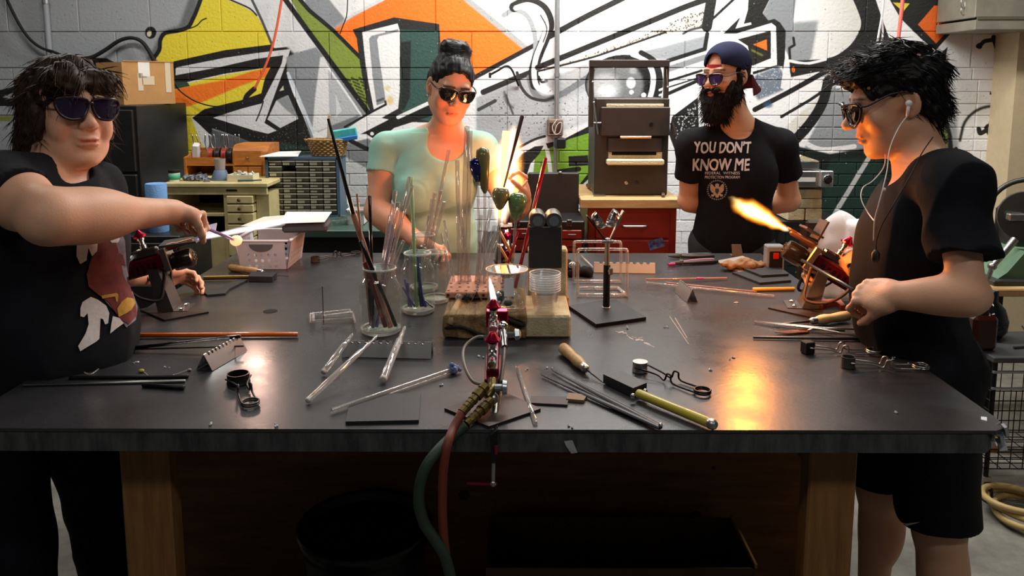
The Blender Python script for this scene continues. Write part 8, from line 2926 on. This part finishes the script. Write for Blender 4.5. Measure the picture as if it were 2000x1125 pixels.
# left torch
OL = T(331, 605)
pl = [T(272, 607), T(322, 628), T(408, 612), T(352, 590)]
tL, AL, RL = torch(OL, 6, 15, 'maroon bench torch at left with two red knobs, its flame pointing right', .118, pl, K=1.2)
OR = T(1579, 600)
tR, AR, RR_ = torch(OR, 170, 30, 'maroon finned bench torch at right with the orange flame', .105, None, K=1.28)
sh = mat('shield_grey', '#4d4846', rough=.4, metal=.4)
KR, KL = 1.28, 1.2
sR = obj('heat_shield', unscaled(G().box(P(1585, 452, OR.y + .03), (.060, .05, .006), Euler((0, .55, .1)).to_matrix()).box(P(1601, 448, OR.y + .03), (.006, .05, .060), Euler((0, .5, .1)).to_matrix()), OR, KR), sh, tR)
obj('shield_tab', unscaled(G().box(P(1551, 451, OR.y + .02), (.034, .03, .005), Euler((0, .5, 0)).to_matrix()), OR, KR), mat('shield_brass', '#c98a3a', rough=.3, metal=.8), tR)
shl = obj('heat_shield', unscaled(G().box(P(352, 472, OL.y + .02), (.105, .06, .006), Euler((.1, -.12, .1)).to_matrix()), OL, KL), sh, tL)
wingp = G().prism([P(384, 474, OL.y + .03), P(420, 458, OL.y + .05), P(424, 437, OL.y + .12), P(388, 446, OL.y + .10)], (0, 0, .003))
obj('side_shield', unscaled(wingp, OL, KL), mat('shield_pale', '#a9a4b5', rough=.3, metal=.6), tL)
# front torch on its swivel clamp
pf = [T(868, 802), T(955, 838), T(1056, 803), T(978, 766)]
t = thing('front_torch', 'maroon torch clamped at the front table edge, seen from behind, with hoses', 'torch', T(958, 812))
obj('base_plate', G().prism([Vector((p.x, p.y, TZ + .0006)) for p in pf], (0, 0, .005)), dark_plate, t)
b0, b1 = P(962, 742, 1.545), P(966, 612, 1.785)
d = (b1 - b0).normalized()
sx_ = Vector((1, 0, 0)); upv = sx_.cross(d).normalized()
RF = Matrix((sx_, d, upv)).transposed()
def Bf(u, x=0, v=0):
 return b0 + d * u + sx_ * x + upv * v
LF = (b1 - b0).length
fb = obj('body', G().box(Bf(LF * .55, 0, -.004), (.026, LF * .95, .030), RF, .003), maroon, t)
obj('side_plate', G().box(Bf(LF * .20, .0, -.012), (.034, LF * .36, .018), RF, .002), maroon, fb)
obj('front_block', G().box(Bf(LF * .92, .006, .0), (.050, .016, .044), RF, .002), crimson, t)
obj('barrel', G().lathe(Bf(LF * .97, 0, 0), d, [(.012, 0), (.014, .004), (.012, .03), (.006, .05), (0, .05)], 16), mat('barrel_navy', '#2c2f44', rough=.25, metal=.8), t, smooth=40)
for (u, px, py) in ((LF * .80, 968, 628), (LF * .28, 961, 697)):
 c0 = Bf(u, -.001, .014)
 k = obj('valve', G().lathe(c0, upv, [(.009, 0), (.009, .012), (.0065, .014), (.0065, .024), (.010, .025), (.010, .030)], 12), chrome, t, smooth=40)
 obj('knob', G().lathe(c0 + upv * .029, (upv + d * .4), [(.010, 0), (.0165, .002), (.0170, .006), (.006, .019), (.005, .022), (0, .022)], 14), crimson, k, smooth=25)
 obj('valve_stem', G().lathe(c0 + upv * .012 - d * .022, -d, [(.008, 0), (.010, .010), (.007, .013), (.007, .024), (.009, .026), (.009, .034)], 10), chrome, k, smooth=30)
obj('side_valve', G().tube([Bf(LF * .62, .020, .012), Bf(LF * .40, .024, .010)], [.009, .007], 10).tube([Bf(LF * .58, .022, .012), Bf(LF * .58, .046, .012)], .006, 8).ball(Bf(LF * .70, .020, .014), .012, None, 10, 6), chrome, t, smooth=40)
obj('wing_knob', G().lathe(Bf(LF * .58, .044, .012), (1, 0, .1), [(.006, 0), (.013, .003), (.011, .012), (.004, .016), (0, .016)], 6), mat('pale_zinc', '#aab4b8', rough=.3, metal=.8), t)
obj('loop_hose', G().tube(spline([Bf(LF * .56, -.014, .008), Bf(LF * .56, -.038, .008), Bf(LF * .42, -.062, .006), Bf(LF * .20, -.060, .004), Bf(-.004, -.040, .0), Bf(-.012, -.012, -.002)], 6), .0036, 8), mat('grey_loop_hose', '#6d6456', rough=.4), t, smooth=True)
obj('loop_fitting', G().tube([Bf(LF * .56, -.022, .008), Bf(LF * .56, -.006, .008)], .0055, 8), chrome, t, smooth=30)
obj('side_hose', G().tube(spline([Bf(LF * .40, .024, .010), Bf(LF * .20, .022, .010), Bf(-.02, .016, .004)], 5), .0042, 8), blackp, t, smooth=True)
olive = mat('olive_brass', '#6b5c34', rough=.38, metal=.9, noise=.15)
obj('elbow', G().tube(spline([Bf(.0, 0, 0), Bf(-.018, .0, -.004), P(958, 764, 1.515), P(950, 776, 1.505)], 4), .010, 10), olive, t, smooth=True)
k = obj('swivel', G().tube([P(970, 765, 1.53), P(966, 815, 1.50)], .0095, 10).ball(P(962, 778, 1.515), .013, None, 12, 8), steel, t, smooth=40)
obj('swivel_bolt', G().tube([P(966, 757, 1.515), P(980, 757, 1.515)], .0075, 8).lathe(P(980, 757, 1.515), (1, 0, 0), [(.007, 0), (.016, .002), (.014, .010), (0, .012)], 10), mat('pale_zinc', '#aab4b8'), k, smooth=40)
H1 = [P(950, 752, 1.50), P(935, 768, 1.478), P(918, 788, 1.462), P(902, 806, 1.450)]
H2 = [P(960, 782, 1.500), P(944, 797, 1.475), P(926, 812, 1.455), P(910, 830, 1.438)]
for i, pts in enumerate((H1, H2)):
 dd = (pts[-1] - pts[0])
 prof = [(.007, 0), (.0105, .03), (.0105, .18), (.0085, .2), (.0085, .27), (.0115, .28), (.0115, .42), (.0085, .44), (.0085, .50), (.010, .51), (.010, .58), (.0085, .6), (.0095, .7), (.0085, .72), (.0095, .82), (.0085, .85), (.0095, 1.0)]
 obj('hose_connector', G().lathe(pts[0], dd, [(r, h * dd.length) for r, h in prof], 12), olive, t, smooth=25)
hg_, hr_ = mat('green_hose', '#27362b', rough=.55), mat('red_hose', '#6a2b1d', rough=.55)
obj('hose', G().tube(spline([H2[-1], P(886, 850, 1.425), P(850, 886, 1.385), P(826, 925, 1.37), P(818, 975, 1.37), P(828, 1020, 1.37), P(850, 1055, 1.37), P(870, 1090, 1.37), P(885, 1150, 1.37)], 6), .0105, 10), hg_, t, smooth=True, label='dark green hose')
obj('hose', G().tube(spline([H1[-1], P(886, 836, 1.425), P(874, 868, 1.390), P(866, 920, 1.382), P(864, 980, 1.382), P(866, 1040, 1.382), P(872, 1090, 1.385), P(884, 1160, 1.385)], 6), .0085, 10), hr_, t, smooth=True, label='dark red hose')
cl = obj('clamp', G().prism([P(952, 812, 1.515), P(968, 812, 1.515), P(972, 840, 1.418), P(972, 866, 1.418), P(968, 905, 1.418), P(960, 905, 1.418), P(958, 850, 1.418)], (0, .012, 0)), black_iron, t)
obj('clamp_mark', G().box(P(969, 878, 1.415), (.005, .003, .018)), crimson, cl)
obj('clamp_screw', G().cyl(P(964, 900, 1.424), P(963, 946, 1.424), .0035, None, 8).ball(P(963, 944, 1.424), .007, None, 10, 6), steel, cl, smooth=40)
obj('clamp_handle', G().cyl(P(911, 944, 1.424), P(971, 946, 1.424), .0028, None, 8), maroon, cl, smooth=40)
# tape scrap on the front edge
tagit(obj('tape_scrap', G().prism([P(1102, 862, 1.428), P(1118, 860, 1.428), P(1128, 884, 1.422), P(1116, 886, 1.422), P(1106, 872, 1.424)], (0, .001, 0)), mat('clear_tape', '#a9adad', rough=.15, alpha=.55)), 'torn clear tape scrap hanging on the front table edge', 'tape')
# woman's torch, mostly hidden behind the jars and bulbs
OW = T(985, 512)
tW, AW, RW = torch(OW, 100, 68, 'bench torch hidden behind the rods in front of the woman', .115, None, hose=False)
# ---------------------------------------------------------------- chalk marks on the table top
chalk = mat('chalk', '#b9b4ae', rough=.9)
g = G(); rr = random.Random(31)
for k in range(14):
 px = 1205 + k * 5 + rr.uniform(-3, 3); py = 650 + k * 1.6 + rr.uniform(-4, 4)
 a, b = T(px, py, TZ + .0004), T(px + rr.uniform(4, 12), py + rr.uniform(-3, 4), TZ + .0004)
 w = Vector((0, rr.uniform(.0015, .0055), 0))
 g.quad(a - w, b - w, b + w, a + w)
for (a, b) in (((1308, 618), (1345, 672)), ((1318, 620), (1342, 660))):
 a, b = T(*a, TZ + .0004), T(*b, TZ + .0004)
 w = Vector((.0006, 0, 0)); g.quad(a - w, b - w, b + w, a + w)
obj('chalk_marks', g, chalk, table, kind='stuff')
# ================================================================== flames: glowing gas volumes with their own light
def flame_mat(name, L, R, prof, strength, cols, wob=0.0, wscale=20.0):
 m = bpy.data.materials.new(name)
 m.use_nodes = True
 nt = m.node_tree
 N = nt.nodes.new
 nt.nodes.remove(nt.nodes['Principled BSDF'])
 out = nt.nodes['Material Output']
 tc = N('ShaderNodeTexCoord')
 sp = N('ShaderNodeSeparateXYZ')
 nt.links.new(tc.outputs['Object'], sp.inputs[0])
 def math_(op, a, b=None, clamp=False):
  n = N('ShaderNodeMath'); n.operation = op; n.use_clamp = clamp
  for i, v in enumerate((a, b)):
   if v is None:
    continue
   if hasattr(v, 'links'):
    nt.links.new(v, n.inputs[i])
   else:
    n.inputs[i].default_value = v
  return n.outputs[0]
 x, y, z = sp.outputs
 if wob:
  nz = N('ShaderNodeTexNoise')
  nz.inputs['Scale'].default_value = wscale
  nz.inputs['Detail'].default_value = 2
  nt.links.new(tc.outputs['Object'], nz.inputs['Vector'])
  sc_ = N('ShaderNodeSeparateColor')
  nt.links.new(nz.outputs['Color'], sc_.inputs[0])
  t0 = math_('DIVIDE', z, L, True)
  amp = math_('MULTIPLY', t0, wob)
  x = math_('ADD', x, math_('MULTIPLY', math_('SUBTRACT', sc_.outputs[0], .5), amp))
  y = math_('ADD', y, math_('MULTIPLY', math_('SUBTRACT', sc_.outputs[1], .5), amp))
 t = math_('DIVIDE', z, L, True)
 rp = N('ShaderNodeValToRGB')
 rp.color_ramp.interpolation = 'EASE'
 el = rp.color_ramp.elements
 el[0].position, el[0].color = prof[0][0], (prof[0][1],) * 3 + (1,)
 el[1].position, el[1].color = prof[-1][0], (prof[-1][1],) * 3 + (1,)
 for p, v in prof[1:-1]:
  e = el.new(p); e.color = (v, v, v, 1)
 nt.links.new(t, rp.inputs[0])
 Rm = math_('ADD', math_('MULTIPLY', rp.outputs[0], R), 1e-4)
 r = math_('SQRT', math_('ADD', math_('MULTIPLY', x, x), math_('MULTIPLY', y, y)))
 core = math_('SUBTRACT', 1.0, math_('DIVIDE', r, Rm), True)
 body = math_('POWER', core, 1.5)
 ends = math_('MULTIPLY', math_('MULTIPLY', t, 14.0, True), math_('MULTIPLY', math_('SUBTRACT', 1.0, t, True), 4.0, True))
 st = math_('MULTIPLY', math_('MULTIPLY', body, ends), strength)
 c1 = N('ShaderNodeValToRGB')
 el = c1.color_ramp.elements
 el[0].position, el[0].color = 0.0, (*cols[0], 1)
 el[1].position, el[1].color = 0.75, (*cols[2], 1)
 e = el.new(.35); e.color = (*cols[1], 1)
 nt.links.new(core, c1.inputs[0])
 mx = N('ShaderNodeMix'); mx.data_type = 'RGBA'
 mx.inputs[6].default_value = (*cols[3], 1)
 nt.links.new(c1.outputs[0], mx.inputs[7])
 nt.links.new(math_('MULTIPLY', t, cols[4], True), mx.inputs[0])
 em = N('ShaderNodeEmission')
 nt.links.new(mx.outputs[2], em.inputs[0])
 nt.links.new(st, em.inputs[1])
 nt.links.new(em.outputs[0], out.inputs['Volume'])
 m.cycles.volume_step_rate = 0.08
 return m
def flame(label, base, tip, R, prof, strength, cols, wob=0.0, wscale=20.0, pad=1.25):
 base, tip = Vector(base), Vector(tip)
 d = tip - base; L = d.length
 me = bpy.data.meshes.new('flame')
 g = G()
 pr = [(max(.001, v * R * pad + wob * p * .45), p * L) for p, v in prof]
 g.lathe((0, 0, 0), (0, 0, 1), [(0, -.0005)] + pr + [(0, L + .0005)], 20)
 me.from_pydata(g.v, [], g.f)
 me.shade_smooth()
 me.materials.append(flame_mat('flame_gas', L, R, prof, strength, cols, wob, wscale))
 o = bpy.data.objects.new('flame', me)
 COL.objects.link(o)
 o.location = base
 o.rotation_euler = d.to_track_quat('Z', 'Y').to_euler()
 WL[o.name] = base
 return tagit(o, label, 'flame')
OG = [(1.0, .13, .004), (1.0, .34, .02), (1.0, .75, .30), (1.0, .85, .6), 7.0]
BL = [(.35, .30, 1.0), (.75, .72, 1.0), (1.0, .97, .95), (.02, .06, 1.0), 5.0]
tipR = AR(.088, 0, .030)
flame('bright orange flame streaming up from the right torch', tipR, P(1425, 386, 2.18), .037,
  [(0, .16), (.12, .34), (.3, .62), (.55, .80), (.8, .70), (1, .10)], 230, OG, .06, 14)
tipL = AL(.088, 0, .030)
flame('pale blue-white flame streaming right from the left torch', tipL, P(600, 422, 2.34), .0150,
  [(0, .30), (.15, .55), (.4, .75), (.7, .85), (.9, .6), (1, .15)], 260, [(.55, .45, .9), (.95, .8, .8), (1.0, .95, .9), (.02, .05, 1.0), 7.0], .012, 12)
WB, WT = P(976, 440, 2.80), P(1004, 236, 2.84)
flame('tall white-orange flame in front of the woman', WB, WT, .072,
  [(0, .34), (.2, .62), (.45, .9), (.7, .85), (.88, .5), (1, .08)], 95, [(1.0, .22, .03), (1.0, .52, .15), (1.0, .9, .7), (1.0, .8, .6), 4.0], .045, 16)
flame('small blue-white pilot flame on the front torch', b1 + d * .035, P(955, 538, 2.02), .0105,
  [(0, .6), (.2, .85), (.5, .75), (.8, .4), (1, .1)], 420, [(.5, .6, 1.0), (.85, .9, 1.0), (1, 1, 1), (.02, .05, .9), 4.5])
lamp('flame_light', 'POINT', tipR * .40 + P(1425, 386, 2.18) * .60, 10.5, (1.0, .30, .03), radius=.035)
lamp('flame_light', 'POINT', tipL * .5 + P(590, 424, 2.34) * .5, 2.6, (1.0, .62, .50), radius=.03)
lamp('flame_light', 'POINT', WB * .45 + WT * .55 + Vector((0, .0, 0)), 10.0, (1.0, .23, .07), radius=.045)
# hot work in the flames
hot = mat('glowing_glass', '#ffd9a0', rough=.2, emit='#ffb45a', estr=5.0)
t = thing('hot_tube', 'glowing glass tube held upright in the tall flame', 'glass tube', P(977, 420, 2.78))
a_, b_ = P(976, 425, 2.79), P(989, 256, 2.80)
dd = b_ - a_
obj('tube', G().lathe(a_, dd, [(.006, 0), (.009, dd.length * .1), (.012, dd.length * .5), (.014, dd.length * .95), (.013, dd.length), (.010, dd.length)], 16), hot, t, smooth=50)
rod('dark_rod', P(984, 366, 2.775), P(1020, 226, 2.80), .0035, mat('maroon_black', '#2a0f10', rough=.3), 'pointed dark maroon rod slanting through the tall flame', 'rod', r1=.0075)
rod('work_rod', P(1000, 392, 2.80), P(1030, 352, 2.80), .004, mat('flame_lit_glass', '#e2b48c', rough=.2), 'peach lit rod between the woman fingers', 'rod')  # orange light of the flame is put into this rod's colour
g = G()
pb_ = P(461, 470, 2.19)
t = thing('work_piece', 'pink-violet rod with a glowing bead held in the left flame', 'rod', pb_)
obj('rod', G().cyl(P(404, 446, 2.06), pb_, .0042, None, 10), mat('violet_lit_glass', '#b590c9', rough=.1, trans=.5), t, smooth=40)
obj('hot_bead', G().ball(pb_, (.017, .015, .015), None, 16, 10), mat('hot_bead', '#ffb890', rough=.2, emit='#ff9a6a', estr=2.2), t, smooth=True)
rod('dark_rod', P(1566, 508, 2.20), P(1668, 566, 1.90), .0045, mat('steel_blue_glass', '#20262c', rough=.25), 'dark rod held in the fist, reaching to the right torch', 'rod')
